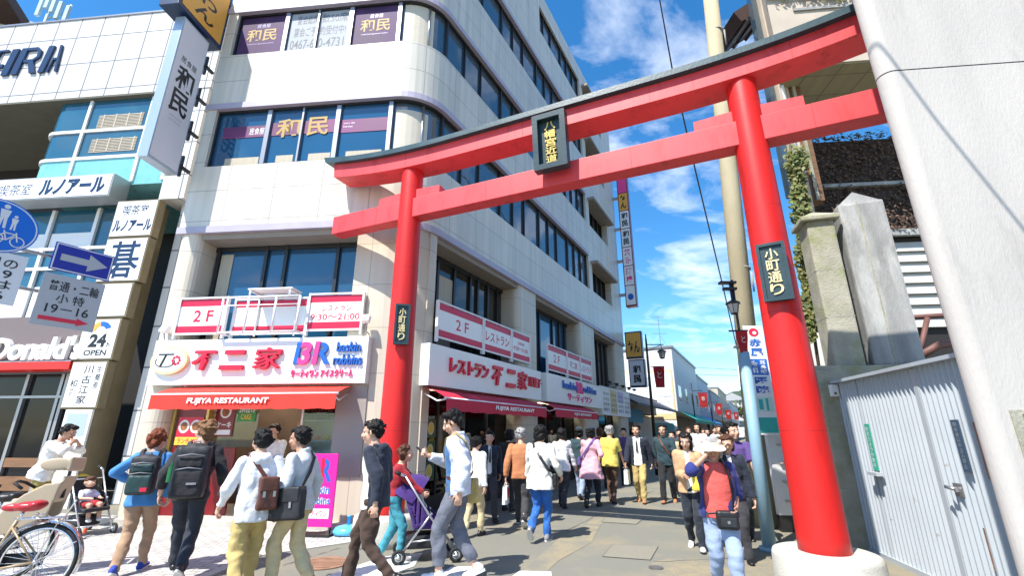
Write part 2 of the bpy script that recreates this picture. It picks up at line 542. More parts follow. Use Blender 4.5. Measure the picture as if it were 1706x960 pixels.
rp.add([tuple(gnd(*q_, z=0.0035)) for q_ in ((868, 955), (930, 900), (985, 868), (1012, 850), (1026, 853), (1000, 876), (985, 905), (930, 935), (900, 965))], [list(range(9))[::-1]])
rp.add([tuple(gnd(*q_, z=0.0035)) for q_ in ((1085, 938), (1140, 925), (1200, 940), (1290, 935), (1300, 985), (1150, 985), (1090, 962))], [list(range(7))[::-1]])
rp.build('road_patch', 'asphalt_patch')['kind'] = 'structure'
sm = MB()
for a_, b_ in (((905, 905), (1022, 846)), ((566, 914), (470, 944)), ((1085, 938), (1290, 928)), ((1012, 850), (1090, 818))):
    A_, B_ = gnd(*a_), gnd(*b_); n_ = 14; d_ = (B_ - A_).normalized(); s_ = Vector((-d_.y, d_.x, 0)); vs = []
    for i in range(n_ + 1):
        p_ = A_.lerp(B_, i / n_) + s_ * (.012 * math.sin(i * 2.3) + .006 * math.sin(i * 5.1)); w_ = .006 + .003 * math.sin(i * 1.7)
        vs += [(p_.x - s_.x * w_, p_.y - s_.y * w_, .0055), (p_.x + s_.x * w_, p_.y + s_.y * w_, .0055)]
    sm.add(vs, [(2 * i, 2 * i + 1, 2 * i + 3, 2 * i + 2) for i in range(n_)])
sm.build('road_seam', 'iron')['kind'] = 'structure'
def cover_rect(q, label):
    P = [gnd(*p) for p in q]
    c = sum(P, Vector()) / 4
    t = root('utility_cover', (c.x, c.y, 0), label, 'utility cover', 'flush covers in the roadway')
    mb = MB(); pr = [c + (p - c) * 0.975 for p in P]
    mb.add([(p.x, p.y, 0.006) for p in pr], [(0, 1, 2, 3)])
    mb.build('lid', 'cover_fill', t)
    f = MB()
    for i in range(4):
        a, b = P[i], P[(i + 1) % 4]; ai, bi = pr[i], pr[(i + 1) % 4]
        f.add([(a.x, a.y, 0.008), (b.x, b.y, 0.008), (bi.x, bi.y, 0.008), (ai.x, ai.y, 0.008)], [(0, 1, 2, 3)])
    f.build('rim', 'iron', t)
cover_rect([(1003, 929), (1084, 935), (1097, 912), (1021, 908)], 'larger rectangular utility cover filled with asphalt, next to a small round cap')
cover_rect([(1001, 871), (1060, 875), (1074, 864), (1012, 859)], 'smaller rectangular utility cover just in front of the shadow of the gateway beams')
def cover_round(px, py, r, m, label):
    c = gnd(px, py)
    mb = MB(); mb.lathe([(r, 0.004), (r, 0.012), (r * 0.9, 0.012), (r * 0.88, 0.008), (r * 0.1, 0.010)], (c.x, c.y, 0), 28)
    for k in range(-3, 4):
        w = math.sqrt(max(0, (r * .8) ** 2 - (k * r * .22) ** 2))
        if w: mb.box(c.x - w, c.x + w, c.y + k * r * .22 - .008, c.y + k * r * .22 + .008, 0.006, 0.015)
    o = mb.build('manhole_cover', m); tag(o, label, 'manhole cover')
cover_round(540, 940, 0.30, 'rust_iron', 'rusty brown round manhole cover beside the edge of the paved plaza')
cover_round(1093, 948, 0.085, 'iron', 'small round grey iron valve cap set in the road')

# ------------------------------------------------------------------ torii gateway
TA = Vector((-1.834, 7.468)); TB = Vector((3.17, 5.23))
TM = (TA + TB) / 2
te = (TB - TA).normalized()
tf = frame(TM, te.x, te.y)
tor = root('torii_gate', tf, 'huge vermilion torii gateway with dark slate cap spanning the street entrance', 'torii gate')
HX = (TB - TA).length / 2
for sx in (-1, 1):
    mb = MB(tf); mb.smooth = True
    prof = [(0.236 - 0.044 * (z / 6.0), 0.30 + z * (6.1 - 0.30) / 6.0) for z in [i * 0.25 for i in range(25)]] + [(0.191, 6.16), (0.191, 6.24)]
    mb.lathe(prof, (sx * HX, 0, 0), 40)
    mb.smooth = False
    for z in (1.55, 2.86, 4.2, 5.75):
        rr = 0.236 - 0.044 * ((z - .3) / 5.8)
        mb.m(1).lathe([(rr + .0008, z), (rr + .0008, z + .006)], (sx * HX, 0, 0), 40)
    mb.m(0)
    pz = mb.build('post', ['vermilion', 'joint_dark'], tor)
    pb = MB(tf); pb.smooth = True
    pb.lathe([(0.50, -0.02), (0.495, 0.10), (0.485, 0.34), (0.47, 0.375), (0.44, 0.385), (0.02, 0.39)], (sx * HX, 0, 0), 40)
    pb.build('pedestal', 'pedestal_stone', tor)
mb = MB(tf)
mb.bbox(-4.45, 4.45, -0.13, 0.13, 5.14, 5.50, 0.008)
for x in (-3.4, -1.15, 1.2, 3.45):
    mb.m(1).box(x, x + .005, -0.1315, 0.1315, 5.145, 5.495)
mb.m(0); mb.build('tie_beam', ['vermilion_glare', 'joint_dark'], tor)
for sx in (-1, 1):
    for d in (-1, 1):
        a = HX * sx; b = a + d * 0.66; x0, x1 = sorted((a, b))
        mb = MB(tf)
        zt = 5.67
        mb.extr([(x0, 5.502), (x1, 5.502), (x1, zt if d > 0 else zt + .03), (x0, zt if d < 0 else zt + .03)], -0.09, 0.09)
        mb.build('wedge', 'vermilion_glare', tor)
def rise(x):
    t = max(0, abs(x) - 1.6) / 3.1
    return 0.30 * t ** 2.3
def curved(xe, zlo, zhi, y0, y1, slope_top=0.0, slant=0.0, n=48):
    mb = MB(tf)
    vs = []
    for i in range(n + 1):
        x = -xe + 2 * xe * i / n
        k = x / xe
        rz = rise(x)
        xs = x + slant * k; xt = x + slant * 2 * k
        vs += [(xs, y0, zlo + rz), (xs, y1, zlo + rz), (xt, y1, zhi + rz * 1.12), (xt, (y0 + y1) / 2, zhi + slope_top + rz * 1.12), (xt, y0, zhi + rz * 1.12)]
    fs = []
    for i in range(n):
        a = i * 5; b = a + 5
        for k in range(5):
            fs.append((a + k, a + (k + 1) % 5, b + (k + 1) % 5, b + k))
    fs = [f[::-1] for f in fs]
    fs += [(0, 1, 2, 3, 4), tuple(range(n * 5, n * 5 + 5))[::-1]]
    mb.add(vs, fs)
    return mb
kb_ = curved(4.44, 6.09, 6.375, -0.22, 0.22, slant=0.04)
for x in (-2.76, -0.45, 1.55, 3.35):
    kb_.m(1).box(x, x + .005, -0.2215, 0.2215, 6.10 + rise(x), 6.37 + rise(x))
kb_.m(0)
kb_.build('lintel', ['vermilion_glare', 'joint_dark'], tor)
curved(4.60, 6.379, 6.475, -0.31, 0.31, slope_top=0.12, slant=0.06).build('roof_cap', 'roof_slate', tor)
# name plaque in the middle and the two street-name boards
def plaque(x0, x1, z0, z1, y, tilt, text, name, label, host=None):
    mb = MB(tf @ Matrix.Translation((0, y, z0)) @ Matrix.Rotation(tilt, 4, 'X'))
    h = z1 - z0; w = x1 - x0; b = 0.085
    mb.box(x0, x1, -0.03, 0.03, 0, h)
    for (a, c, d, e) in ((x0, x0 + b, 0, h), (x1 - b, x1, 0, h), (x0 + b, x1 - b, 0, b), (x0 + b, x1 - b, h - b, h)):
        # frame members sloping inward
        mb.add([(a, -0.13, d), (c, -0.13, d), (c, -0.13, e), (a, -0.13, e), (a, -0.03, d), (c, -0.03, d), (c, -0.03, e), (a, -0.03, e)],
               [(0, 1, 2, 3), (0, 4, 5, 1), (1, 5, 6, 2), (2, 6, 7, 3), (3, 7, 4, 0)])
    pl = mb.build(name, 'plaque_green', tor)
    t = MB(mb.M); vwrite(t, text, (x0 + x1) / 2, w * 0.34, b * 1.3, h - b * 1.3, -0.034, bold=0.02, depth=0.02, gap=0.03)
    t.build('lettering', 'gold', pl)
plaque(-0.19, 0.335, 5.30, 6.22, -0.27, R(5), '八幡宮近道', 'name_plaque', '')
def board(x, z0, z1, w, text):
    rr = 0.236 - 0.044 * ((z0 - .3) / 5.8)
    # faces the camera side of its post
    c = (tf @ Vector((x, 0, 0))); a = math.atan2(-c.x, -c.y)
    d = Vector((-c.x, -c.y)).normalized()
    fm = frame((c.x, c.y), 1, 0) if False else Matrix.Translation((c.x, c.y, z0)) @ Matrix.Rotation(math.atan2(d.y, d.x) + math.pi / 2, 4, 'Z')
    mb = MB(fm); h = z1 - z0
    y = -(rr + 0.012)
    mb.bbox(-w / 2, w / 2, y - 0.05, y, 0, h, 0.006)
    b = 0.035
    for (p, q, r_, s_) in ((-w / 2, -w / 2 + b, 0, h), (w / 2 - b, w / 2, 0, h), (-w / 2 + b, w / 2 - b, 0, b), (-w / 2 + b, w / 2 - b, h - b, h)):
        mb.box(p, q, y - 0.075, y - 0.049, r_, s_)
    mb.box(-0.05, 0.05, y, 0, h * .25, h * .3); mb.box(-0.05, 0.05, y, 0, h * .7, h * .75)
    pl = mb.build('name_board', 'plaque_green', tor)
    t = MB(fm); vwrite(t, text, 0, w * 0.46, b * 1.8, h - b * 1.8, y - 0.052, bold=0.015, depth=0.012, gap=0.04)
    t.build('lettering', 'gold_paint', pl)
board(-HX, 2.86, 3.52, 0.24, '小町通り')
board(HX, 2.96, 3.66, 0.30, '小町通り')
# ------------------------------------------------------------------ corner restaurant building
FR = frame(CX, F2.x, F2.y)            # front: x from -5.15 (left end) to 0 (corner)
SD = frame(CX, S2.x, S2.y)            # street side: x from 0 (corner) to 15.8
bld = root('restaurant_building', FR, 'cream tiled corner building with ribbon windows and a rounded corner, restaurant on its lower floors', 'building')
inF = Vector((-F2.y, F2.x)); inS = Vector((-S2.y, S2.x))
TL = 0.7
defl = math.acos(F2.dot(S2))
RC = TL / math.tan(defl / 2) if False else TL / math.tan(defl / 2)
KC = CX - F2 * TL + inF * RC
a0 = math.atan2(-inF.y, -inF.x); a1 = math.atan2(-inS.y, -inS.x)
XL, UE = -5.15, 15.8
def plan(d, x0=XL, u1=10.85, n=9):
    p = [CX + F2 * x0 + inF * d] if x0 < -TL else []
    for i in range(n + 1):
        a = a0 + (a1 - a0) * i / n
        p.append(KC + Vector((math.cos(a), math.sin(a))) * (RC - d))
    p.append(CX + S2 * u1 + inS * d)
    return p
def ribbon(mb, d0, d1, z0, z1, x0=XL, u1=10.85, part=None):
    o = plan(d0, x0, u1); i = plan(d1, x0, u1)
    if part == 'front': o = o[:2]; i = i[:2]
    n = len(o)
    vs = []
    for k in range(n):
        vs += [(o[k].x, o[k].y, z0), (o[k].x, o[k].y, z1), (i[k].x, i[k].y, z1), (i[k].x, i[k].y, z0)]
    fs = []
    for k in range(n - 1):
        a = 4 * k; b = a + 4
        fs += [(a, b, b + 1, a + 1), (a + 1, b + 1, b + 2, a + 2), (a + 2, b + 2, b + 3, a + 3), (a + 3, b + 3, b, a)]
    fs += [(0, 1, 2, 3), (4 * n - 4, 4 * n - 1, 4 * n - 2, 4 * n - 3)]
    mb.smooth = False
    mb.add(vs, fs)
ZB = [5.48, 8.57, 11.42, 14.62]        # underside of the lavender bands
ZS = [7.08, 10.13, 13.30, 16.30]       # window sills
TOP = 18.4
w = MB()
for zb_, zs_ in zip(ZB, ZS):
    ribbon(w, 0, 0.32, zb_ + 0.15, zs_)
ribbon(w, 0, 0.32, 16.30, 17.55, XL, 6.3)
ribbon(w, 0, 0.32, 17.55, TOP)
w.M = FR
for z0, z1 in ((7.08, 8.72), (10.13, 11.57), (13.30, 14.77)):
    w.box(XL, -4.90, 0.001, 0.32, z0, z1)
w.box(XL, XL + .3, 0.32, 9, 2.3, TOP)
w.M = SD
w.box(10.85, 11.30, 0, 0.5, 5.63, TOP); w.box(14.10, UE, 0, 0.5, 5.63, TOP)
w.box(11.30, 14.10, 0, 0.5, 5.63, 7.12)
for z0, z1 in ((8.42, 10.15), (11.42, 13.28), (14.55, 16.30), (17.5, TOP)):
    w.box(11.30, 14.10, 0, 0.5, z0, z1)
w.box(UE - .3, UE, 0.5, 9, 0, TOP)
w.M = Matrix.Identity(4)
pts = [CX + F2 * XL + inF * .32] + plan(0.32)[1:] + [CX + S2 * UE + inS * .32, CX + S2 * UE + inS * 9, CX + F2 * XL + inF * 9]
w.prism([(p.x, p.y) for p in pts], TOP - .25, TOP - .05)
w.build('wall', 'cream_tile', bld)
l = MB()
for z in ZB:
    ribbon(l, -0.035, 0.30, z, z + 0.148, XL - .02)
l.M = SD
l.box(10.86, UE + .02, -0.035, 0.30, 5.48, 5.628)
l.build('string_course', 'lavender_band', bld)
# ribbon windows
for fl, (zs_, zt) in enumerate(zip(ZS, ZB[1:] + [17.55])):
    x0 = -4.9; u0 = None
    g = MB()
    if fl < 3: ribbon(g, 0.14, 0.18, zs_, zt, x0)
    else:
        g.M = SD; g.box(6.3, 10.85, 0.14, 0.18, zs_, zt)
    gl = g.build('window', 'grey_glass', bld)
    if fl < 3:
        g2 = MB(FR); g2.box(-4.9, -0.80, 0.125, 0.139, zs_, zt); g2.build('front_pane', 'blue_glass', gl)
    f = MB()
    if fl < 3:
        ribbon(f, 0.07, 0.17, zs_, zs_ + 0.05, x0); ribbon(f, 0.07, 0.17, zt - 0.05, zt, x0)
        f.M = FR
        f.box(-4.9, -4.86, 0.07, .17, zs_ + .05, zt - .05)
    f.M = SD
    if fl == 3:
        f.box(6.3, 10.85, .07, .17, zs_, zs_ + .05); f.box(6.3, 10.85, .07, .17, zt - .05, zt)
        f.box(6.3, 6.36, .07, .17, zs_ + .05, zt - .05)
    us = [0.75, 1.55, 2.35, 3.5, 4.25, 5.0, 6.1, 6.85, 7.6, 8.7, 9.4, 10.1, 10.82]
    for k, u in enumerate(us):
        if fl == 3 and u < 6.4: continue
        ww = 0.035 if k % 3 == 0 else 0.018
        f.box(u - ww, u + ww - .002, .08, .165, zs_ + .05, zt - .05)
    # the bright aluminium mullions of the front
    f.m(1); f.M = FR
    if fl < 3:
        for x, ww in ((-3.63, .05), (-2.83, .02), (-2.0, .05), (-0.80, .045)):
            f.box(x - ww, x + ww, .06, .16, zs_ + .05, zt - .05)
        a = a0 + (a1 - a0) * 0.55; q = KC + Vector((math.cos(a), math.sin(a))) * (RC - .12)
        f.M = Matrix.Identity(4); f.tube([(q.x, q.y, zs_ + .05), (q.x, q.y, zt - .05)], .03, 6)
    f.build('frame', ['dark_frame', 'steel_frame'], gl)
    # drawn blinds behind the curved corner glass
    if fl < 3:
        c = MB()
        o = plan(0.13)[1:8]
        for p, q in zip(o, o[1:]):
            c.quad((p.x, p.y, zs_ + .06), (q.x, q.y, zs_ + .06), (q.x, q.y, zt - .22 if fl == 0 else zt - .06), (p.x, p.y, zt - .22 if fl == 0 else zt - .06))
        c.build('blind', 'blind', gl)
# rear stair windows with sunshades
for z0, z1 in ((7.12, 8.42), (10.15, 11.42), (13.28, 14.55), (16.30, 17.5)):
    g = MB(SD); g.box(11.3, 14.1, .36, .40, z0, z1); gl = g.build('window', 'shade_glass', bld)
    f = MB(SD)
    for u in (11.3, 12.0, 12.7, 13.4, 14.05):
        f.box(u, u + .05, .28, .359, z0, z1)
    f.build('frame', 'dark_frame', gl)
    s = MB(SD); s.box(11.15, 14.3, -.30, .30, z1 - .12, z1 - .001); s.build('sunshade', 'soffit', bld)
# roof edge with rail
rl = MB(SD)
for k in range(18):
    rl.tube([(k * .9, .2, TOP), (k * .9, .2, TOP + .55)], .018, 5)
rl.tube([(-.2, .2, TOP + .55), (15.6, .2, TOP + .55)], .018, 5); rl.tube([(-.2, .2, TOP + .3), (15.6, .2, TOP + .3)], .014, 5)
rl.build('roof_rail', 'dark_frame', bld)
# ----- lower two storeys: piers
def roundpier(M, x0, x1, y0, y1, z0, z1, r=0.16):
    pts = []
    for cx_, cy_, s in ((x0 + r, y0 + r, 180), (x1 - r, y0 + r, 270)):
        for k in range(6):
            a = R(s + 90 * k / 5); pts.append((cx_ + r * math.cos(a), cy_ + r * math.sin(a)))
    pts += [(x1, y1), (x0, y1)]
    mb = MB(M); mb.prism(pts, z0, z1); return mb.build('pier', 'beige_tile', bld)
roundpier(FR, XL, -4.63, 0.0, 0.75, 0, 5.48, .2)
for u0, u1 in ((4.40, 5.72), (9.40, 11.25), (14.3, UE)):
    roundpier(SD, u0, u1, 0.02, .75, 0, 5.48, .18)
p = MB()
ribbon(p, 0.03, 0.5, 0, 5.48, -1.22, .48)
p.build('pier', 'beige_tile', bld)
gp = MB(FR); gp.box(-1.28, -0.72, 0.005, 0.029, .80, 2.34); gp.build('grey_cladding', 'grey_panel', bld)
# floor slabs and soffits
s = MB(FR)
s.box(-4.63, -1.1, 0.12, 3.2, 2.36, 3.22); s.box(-4.63, -1.0, .06, 3.0, 5.36, 5.476)
s.M = SD
s.box(0.3, 14.3, 0.12, 3.2, 2.40, 3.22); s.box(.44, 14.3, .06, 3.0, 5.362, 5.474)
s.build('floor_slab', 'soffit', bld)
# ----- second floor glazing
def glazing(M, x0, x1, z0, z1, y, xs, glass, name='restaurant_window', top=None):
    g = MB(M); g.box(x0, x1, y, y + .03, z0, z1); gl = g.build(name, glass, bld)
    f = MB(M)
    for x in xs: f.box(x - .035, x + .035, y - .06, y - .001, z0, z1)
    f.box(x0, x1, y - .05, y - .002, z1 - .10, z1); f.box(x0, x1, y - .05, y - .002, z0, z0 + .06)
    f.build('frame', 'dark_frame', gl)
    return gl
gl = glazing(FR, -4.63, -.9, 3.22, 5.36, .55, (-4.55, -3.45, -3.0, -1.85, -1.0), 'blue_glass')
c = MB(FR); c.box(-4.5, -4.22, .535, .545, 3.3, 5.2); c.build('curtain', 'curtain', gl)
gl = glazing(SD, .45, 4.42, 3.22, 5.36, .55, (.8, 1.4, 2.05, 2.75, 3.1, 3.6, 4.1), 'shade_glass')
c = MB(SD); c.box(.48, .78, .535, .545, 3.3, 5.2); c.box(.86, 1.38, .535, .545, 3.3, 5.2); c.box(1.46, 2.02, .535, .545, 3.3, 4.95); c.build('curtain', 'curtain', gl)
glazing(SD, 5.7, 9.42, 3.22, 5.36, .55, (5.95, 6.9, 8.0, 8.6, 9.1), 'blue_glass')
glazing(SD, 11.25, 14.32, 3.22, 5.36, .45, (11.4, 12.0, 12.7, 13.3, 13.9), 'shade_glass')
# ----- balustrade signs
def railpanel(M, x0, x1, z0, z1, y, label, lines, group='crimson striped restaurant panels'):
    t = root('balustrade_sign', M @ Matrix.Translation(((x0 + x1) / 2, y, z0)), label, 'sign', group)
    b = MB(M); h = z1 - z0
    b.box(x0, x1, y - .02, y, z0, z1)
    b.m(1); b.box(x0, x1, y - .024, y - .019, z1 - h * .2, z1); b.box(x0, x1, y - .024, y - .019, z0, z0 + h * .2)
    b.m(2)
    for (s_, a, c_, d, e, bo) in lines:
        write(b, s_, x0 + (x1 - x0) * a, x0 + (x1 - x0) * c_, z0 + h * d, z0 + h * e, y - .023, bo)
    b.build('panel', ['sign_white', 'crimson', 'letter_red'], t)
    f = MB(M)
    for x in (x0 + .015, x1 - .015):
        f.box(x - .018, x + .018, y - .05, y + .02, z0 - .12, z1 + .05)
    f.box(x0 + .034, x1 - .034, y - .05, y - .0245, z1 + .012, z1 + .045); f.box(x0 + .034, x1 - .034, y - .05, y - .0245, z0 - .045, z0 - .01)
    f.build('frame', 'white_steel', t)
    return t
railpanel(FR, -4.70, -3.67, 3.36, 4.02, -.02, 'crimson and white panel reading 2F on the front balcony', [('2 F', .33, .73, .32, .68, .02)])
railpanel(FR, -3.62, -2.08, 3.36, 4.0, .10, 'plain crimson striped panel standing behind the white balcony stand', [])
railpanel(FR, -2.02, -.92, 3.38, 4.03, -.02, 'crimson and white panel with restaurant opening hours 9:30 to 21:00', [('レストラン', .26, .78, .52, .70, .01), ('9:30～21:00', .06, .94, .26, .44, .01)])
railpanel(SD, .70, 2.45, 3.35, 4.03, -.04, 'crimson and white panel reading 2F nearest the corner on the street side', [('2 F', .38, .66, .34, .68, .01)])
railpanel(SD, 2.48, 3.85, 3.35, 4.03, -.04, 'crimson and white panel reading restaurant in katakana, middle of the first street balcony', [('レストラン', .08, .92, .32, .66, .02)])
railpanel(SD, 3.88, 4.95, 3.35, 4.03, -.04, 'crimson and white panel with small opening hours on the street side', [('営業時間', .32, .68, .56, .68, 0), ('9:30～21:00', .12, .88, .32, .48, .01)])
railpanel(SD, 6.15, 7.75, 3.33, 4.04, -.04, 'crimson and white 2F panel on the farther street balcony', [('2 F', .32, .64, .34, .68, .01)])
railpanel(SD, 7.78, 9.05, 3.33, 4.04, -.04, 'crimson and white panel reading the shop name between two others on the farther street balcony', [('不二家', .22, .78, .34, .66, .02)])
railpanel(SD, 9.08, 10.3, 3.33, 4.04, -.04, 'last crimson and white restaurant panel on the farther street balcony', [('レストラン', .06, .94, .34, .66, .02)])
# white tubular stand on the balcony
t = root('balcony_stand', FR @ Matrix.Translation((-2.85, -.35, 3.25)), 'white tubular steel stand with a flat top in front of the balcony panels', 'stand')
f = MB(FR)
xs_ = [-3.62, -3.1, -2.55, -2.08]
for x in xs_:
    f.tube([(x, -.26, 3.28), (x, -.26, 3.98)], .022, 6)
for x in (-3.62, -2.08):
    f.tube([(x, -.26, 3.30), (x, .05, 3.30)], .02, 6)
for x in (-3.1, -2.3):
    f.tube([(x, -.26, 3.98), (x, -.26, 4.10)], .02, 6); f.tube([(x, .05, 3.28), (x, .05, 4.10)], .02, 6); f.tube([(x, -.26, 4.10), (x, .05, 4.10)], .018, 6)
f.tube([(-3.62, -.26, 3.98), (-2.08, -.26, 3.98)], .022, 6); f.tube([(-3.62, -.26, 3.30), (-2.08, -.26, 3.30)], .022, 6)
f.tube([(-3.62, -.26, 3.82), (-2.08, -.26, 3.82)], .012, 6)
f.build('tube_frame', 'white_steel', t)
f = MB(FR); f.bbox(-3.15, -2.25, -.28, .07, 4.12, 4.15, .008); f.build('top_board', 'white_steel', t)
# small floodlights on the balcony ends
for x, y_, z_, lb in ((-4.83, -.12, 3.42, 'small white floodlight at the left end of the front balcony'), (-.80, -.16, 3.52, 'square white floodlight at the right end of the front balcony')):
    q = root('floodlight', FR @ Matrix.Translation((x, y_, z_ - .2)), lb, 'floodlight')
    m_ = MB(FR @ Matrix.Translation((x, y_, z_)) @ Matrix.Rotation(R(-25), 4, 'X'))
    m_.bbox(-.075, .075, -.05, .05, -.075, .075, .02); m_.build('housing', 'white_steel', q)
    m_ = MB(FR); m_.tube([(x, y_, z_ - .07), (x, y_ + .05, z_ - .22), (x, 0.1, z_ - .26)], .012, 6); m_.build('arm', 'steel_frame', q)

# ----- long fascia signs
def fascia(M, x0, x1, z0, z1, label):
    t = root('fascia_sign', M @ Matrix.Translation(((x0 + x1) / 2, -.14, z0)), label, 'shop sign')
    b = MB(M); b.bbox(x0, x1, -.145, .118, z0, z1, .006); b.build('board', 'sign_white', t)
    return t
t = fascia(FR, -4.93, -.72, 2.36, 3.20, 'long white sign board over the front awning with raised red and blue letters')
Y0 = -.146
def raised(M, s_, x0, x1, z0, z1, y, m_, parent, bold=.02, depth=.05, slant=0, halo=None):
    if halo:
        h = MB(M); write(h, s_, x0 - .015, x1 + .015, z0 - .012, z1 + .012, y, bold + .045, depth * .8, slant); h.build('letter_halo', halo, parent)
    q = MB(M); write(q, s_, x0, x1, z0, z1, y, bold, depth, slant); q.build('lettering', m_, parent)
raised(FR, '不', -4.06, -3.62, 2.62, 2.98, Y0, 'letter_red', t, .03, .07, .12)
raised(FR, '二', -3.48, -3.03, 2.62, 2.98, Y0, 'letter_red', t, .045, .07, .12)
raised(FR, '家', -2.84, -2.32, 2.62, 3.02, Y0, 'letter_red', t, .014, .07, .12)
# oval crest: gold ring, white field, swash letter and red flower
e = MB(FR)
def oval(mb, cx_, cz, rx, rz, y0, y1, n=36):
    mb.extr([(cx_ + rx * math.cos(2 * math.pi * k / n), cz + rz * math.sin(2 * math.pi * k / n)) for k in range(n)], y0, y1)
oval(e, -4.52, 2.80, .37, .255, Y0 - .07, Y0); e.m(1); oval(e, -4.52, 2.80, .335, .222, Y0 - .076, Y0 - .0705)
e.m(2); write(e, 'T', -4.78, -4.46, 2.68, 2.93, Y0 - .0765, .0, 0, .35)
arc = [(-4.55 + .2 * math.cos(R(a)) - .03, 2.78 + .1 * math.sin(R(a))) for a in range(150, 400, 25)]
e.tube([(x, Y0 - .078, z) for x, z in arc], .009, 5)
e.m(3)
for k in range(8):
    a = k * math.pi / 4
    oval(e, -4.36 + .07 * math.cos(a), 2.80 + .07 * math.sin(a), .026, .026, Y0 - .082, Y0 - .0765, 10)
e.build('crest', ['gold_paint', 'sign_white', 'letter_black', 'letter_red'], t)
# ice cream mark: blue and pink monogram with rounded name beside it
e = MB(FR); e.m(0)
e.extr([(-2.09, 2.70), (-2.01, 2.70), (-1.97, 3.10), (-2.05, 3.10)], Y0 - .045, Y0); write(e, 'R', -1.72, -1.38, 2.70, 3.10, Y0, .02, .045, .1)
e.m(1); write(e, '3', -1.99, -1.77, 2.69, 3.11, Y0, .035, .05, .1); e.extr([(-1.73, 2.69), (-1.64, 2.69), (-1.60, 3.11), (-1.69, 3.11)], Y0 - .058, Y0 - .0455)
e.build('monogram', ['letter_blue', 'letter_pink'], t)
raised(FR, 'baskin', -1.29, -.84, 2.92, 3.10, Y0, 'letter_blue', t, .014, .045, .05)
raised(FR, 'robbins', -1.33, -.80, 2.68, 2.87, Y0, 'letter_blue', t, .014, .045, .05)
raised(FR, 'サーティワン アイスクリーム', -2.12, -.95, 2.47, 2.61, Y0, 'letter_pink', t, .01, .03)
t = fascia(SD, .42, 5.50, 2.36, 3.15, 'white sign board with red restaurant lettering nearest the corner on the street side')
raised(SD, 'レストラン', 1.05, 2.55, 2.66, 2.96, Y0, 'letter_red', t, .022, .06)
raised(SD, '不', 2.72, 3.20, 2.56, 3.0, Y0, 'letter_red', t, .045, .06, .1); raised(SD, '二', 3.42, 3.86, 2.56, 3.0, Y0, 'letter_red', t, .045, .06, .1)
raised(SD, '家', 4.02, 4.52, 2.56, 3.02, Y0, 'letter_red', t, .014, .06, .1); raised(SD, '洋菓子', 4.62, 5.42, 2.68, 2.94, Y0, 'letter_red', t, .008, .05)
t = fascia(SD, 5.90, 11.2, 2.36, 3.18, 'white sign board with blue and pink ice cream lettering on the street side')
raised(SD, 'baskin', 7.1, 8.3, 2.82, 3.06, Y0, 'letter_blue', t, .014, .045, 0); raised(SD, 'robbins', 9.0, 10.4, 2.82, 3.06, Y0, 'letter_blue', t, .014, .045, 0)
e = MB(SD); write(e, 'BR', 8.34, 8.96, 2.76, 3.12, Y0, .03, .05); e.build('monogram', 'letter_pink', t)
raised(SD, 'サーティワン', 7.5, 9.9, 2.48, 2.70, Y0, 'letter_pink', t, .01, .03)
# third sign: row of menu posters
t = root('menu_sign', SD @ Matrix.Translation((13.3, -.1, 2.15)), 'row of illustrated menu posters hung beyond the ice cream sign', 'sign')
b = MB(SD); b.box(11.3, 15.7, -.1, .11, 2.15, 3.25)
cols_ = ['letter_pink', 'gold_paint', 'letter_blue', 'letter_red', 'letter_black']
for k in range(4):
    x = 11.4 + k * 1.08
    b.m(1 + k % 3); b.box(x, x + .98, -.105, -.0995, 2.22 + (0 if k == 1 else .5), 3.18)
    b.m(4)
    for j in range(4): write(b, '鎌倉名物定食'[j: j + 3], x + .08, x + .9, 2.3 + j * .2, 2.44 + j * .2, -.1065, 0)
b.build('poster', ['sign_white', 'sign_white', 'gold_paint', 'letter_lilac', 'letter_navy'], t)
for k in range(5):
    sp = MB(SD); x = 11.5 + k; sp.tube([(x, .05, 3.36), (x, -.35, 3.42)], .015, 5); sp.ball((x, -.4, 3.38), .07, .09, .06, 8, 6)
    sp.build('spot_lamp', 'dark_frame', t)
# ----- awnings
def awning(M, x0, x1, zt, zb, zv, proj, m_, label, text, tx0, tx1, y0=.1):
    t = root('awning', M @ Matrix.Translation(((x0 + x1) / 2, 0, zb)), label, 'awning', 'red shop awnings')
    a = MB(M)
    n = 24
    vs = []; fs = []
    for i in range(n + 1):
        x = x0 + (x1 - x0) * i / n
        sag = .012 * math.sin(i * 1.7)
        vs += [(x, y0, zt), (x, -proj * .5, (zt + zb) / 2 + .02 + sag * .3), (x, -proj, zb), (x, -proj - .008 + sag * .4, zv + .01 * math.sin(i * 2.1))]
    for i in range(n):
        for k in range(3):
            a_ = i * 4 + k
            fs.append((a_, a_ + 1, a_ + 5, a_ + 4))
    a.add(vs, fs)
    a.build('canvas', m_, t)
    b = MB(M); b.tube([(x0 - .02, -proj + .02, zb - .005), (x1 + .02, -proj + .02, zb - .005)], .022, 8); b.tube([(x0, y0 - .02, zt + .03), (x1, y0 - .02, zt + .03)], .045, 8)
    for x in (x0 + .1, x1 - .1): b.tube([(x, y0, zt - .1), (x, -proj * .5, zt - .28), (x, -proj + .03, zb - .01)], .016, 6)
    b.build('roller', 'white_steel', t)
    h = zb - zv
    l_ = MB(M); write(l_, text, tx0, tx1, zv + h * .28, zv + h * .74, -proj - .026, .03, 0.004, .12); l_.build('lettering', 'white', t)
    return t
awning(FR, -4.33, -.98, 2.34, 2.155, 1.90, .62, 'awning_red', 'bright red awning with white lettering over the front counter', 'FUJIYA RESTAURANT', -3.62, -2.15)
awning(SD, .45, 4.9, 2.36, 2.12, 1.89, .55, 'awning_side', 'dark pink awning over the shop window nearest the corner on the street', 'FUJIYA RESTAURANT', 2.2, 4.1)
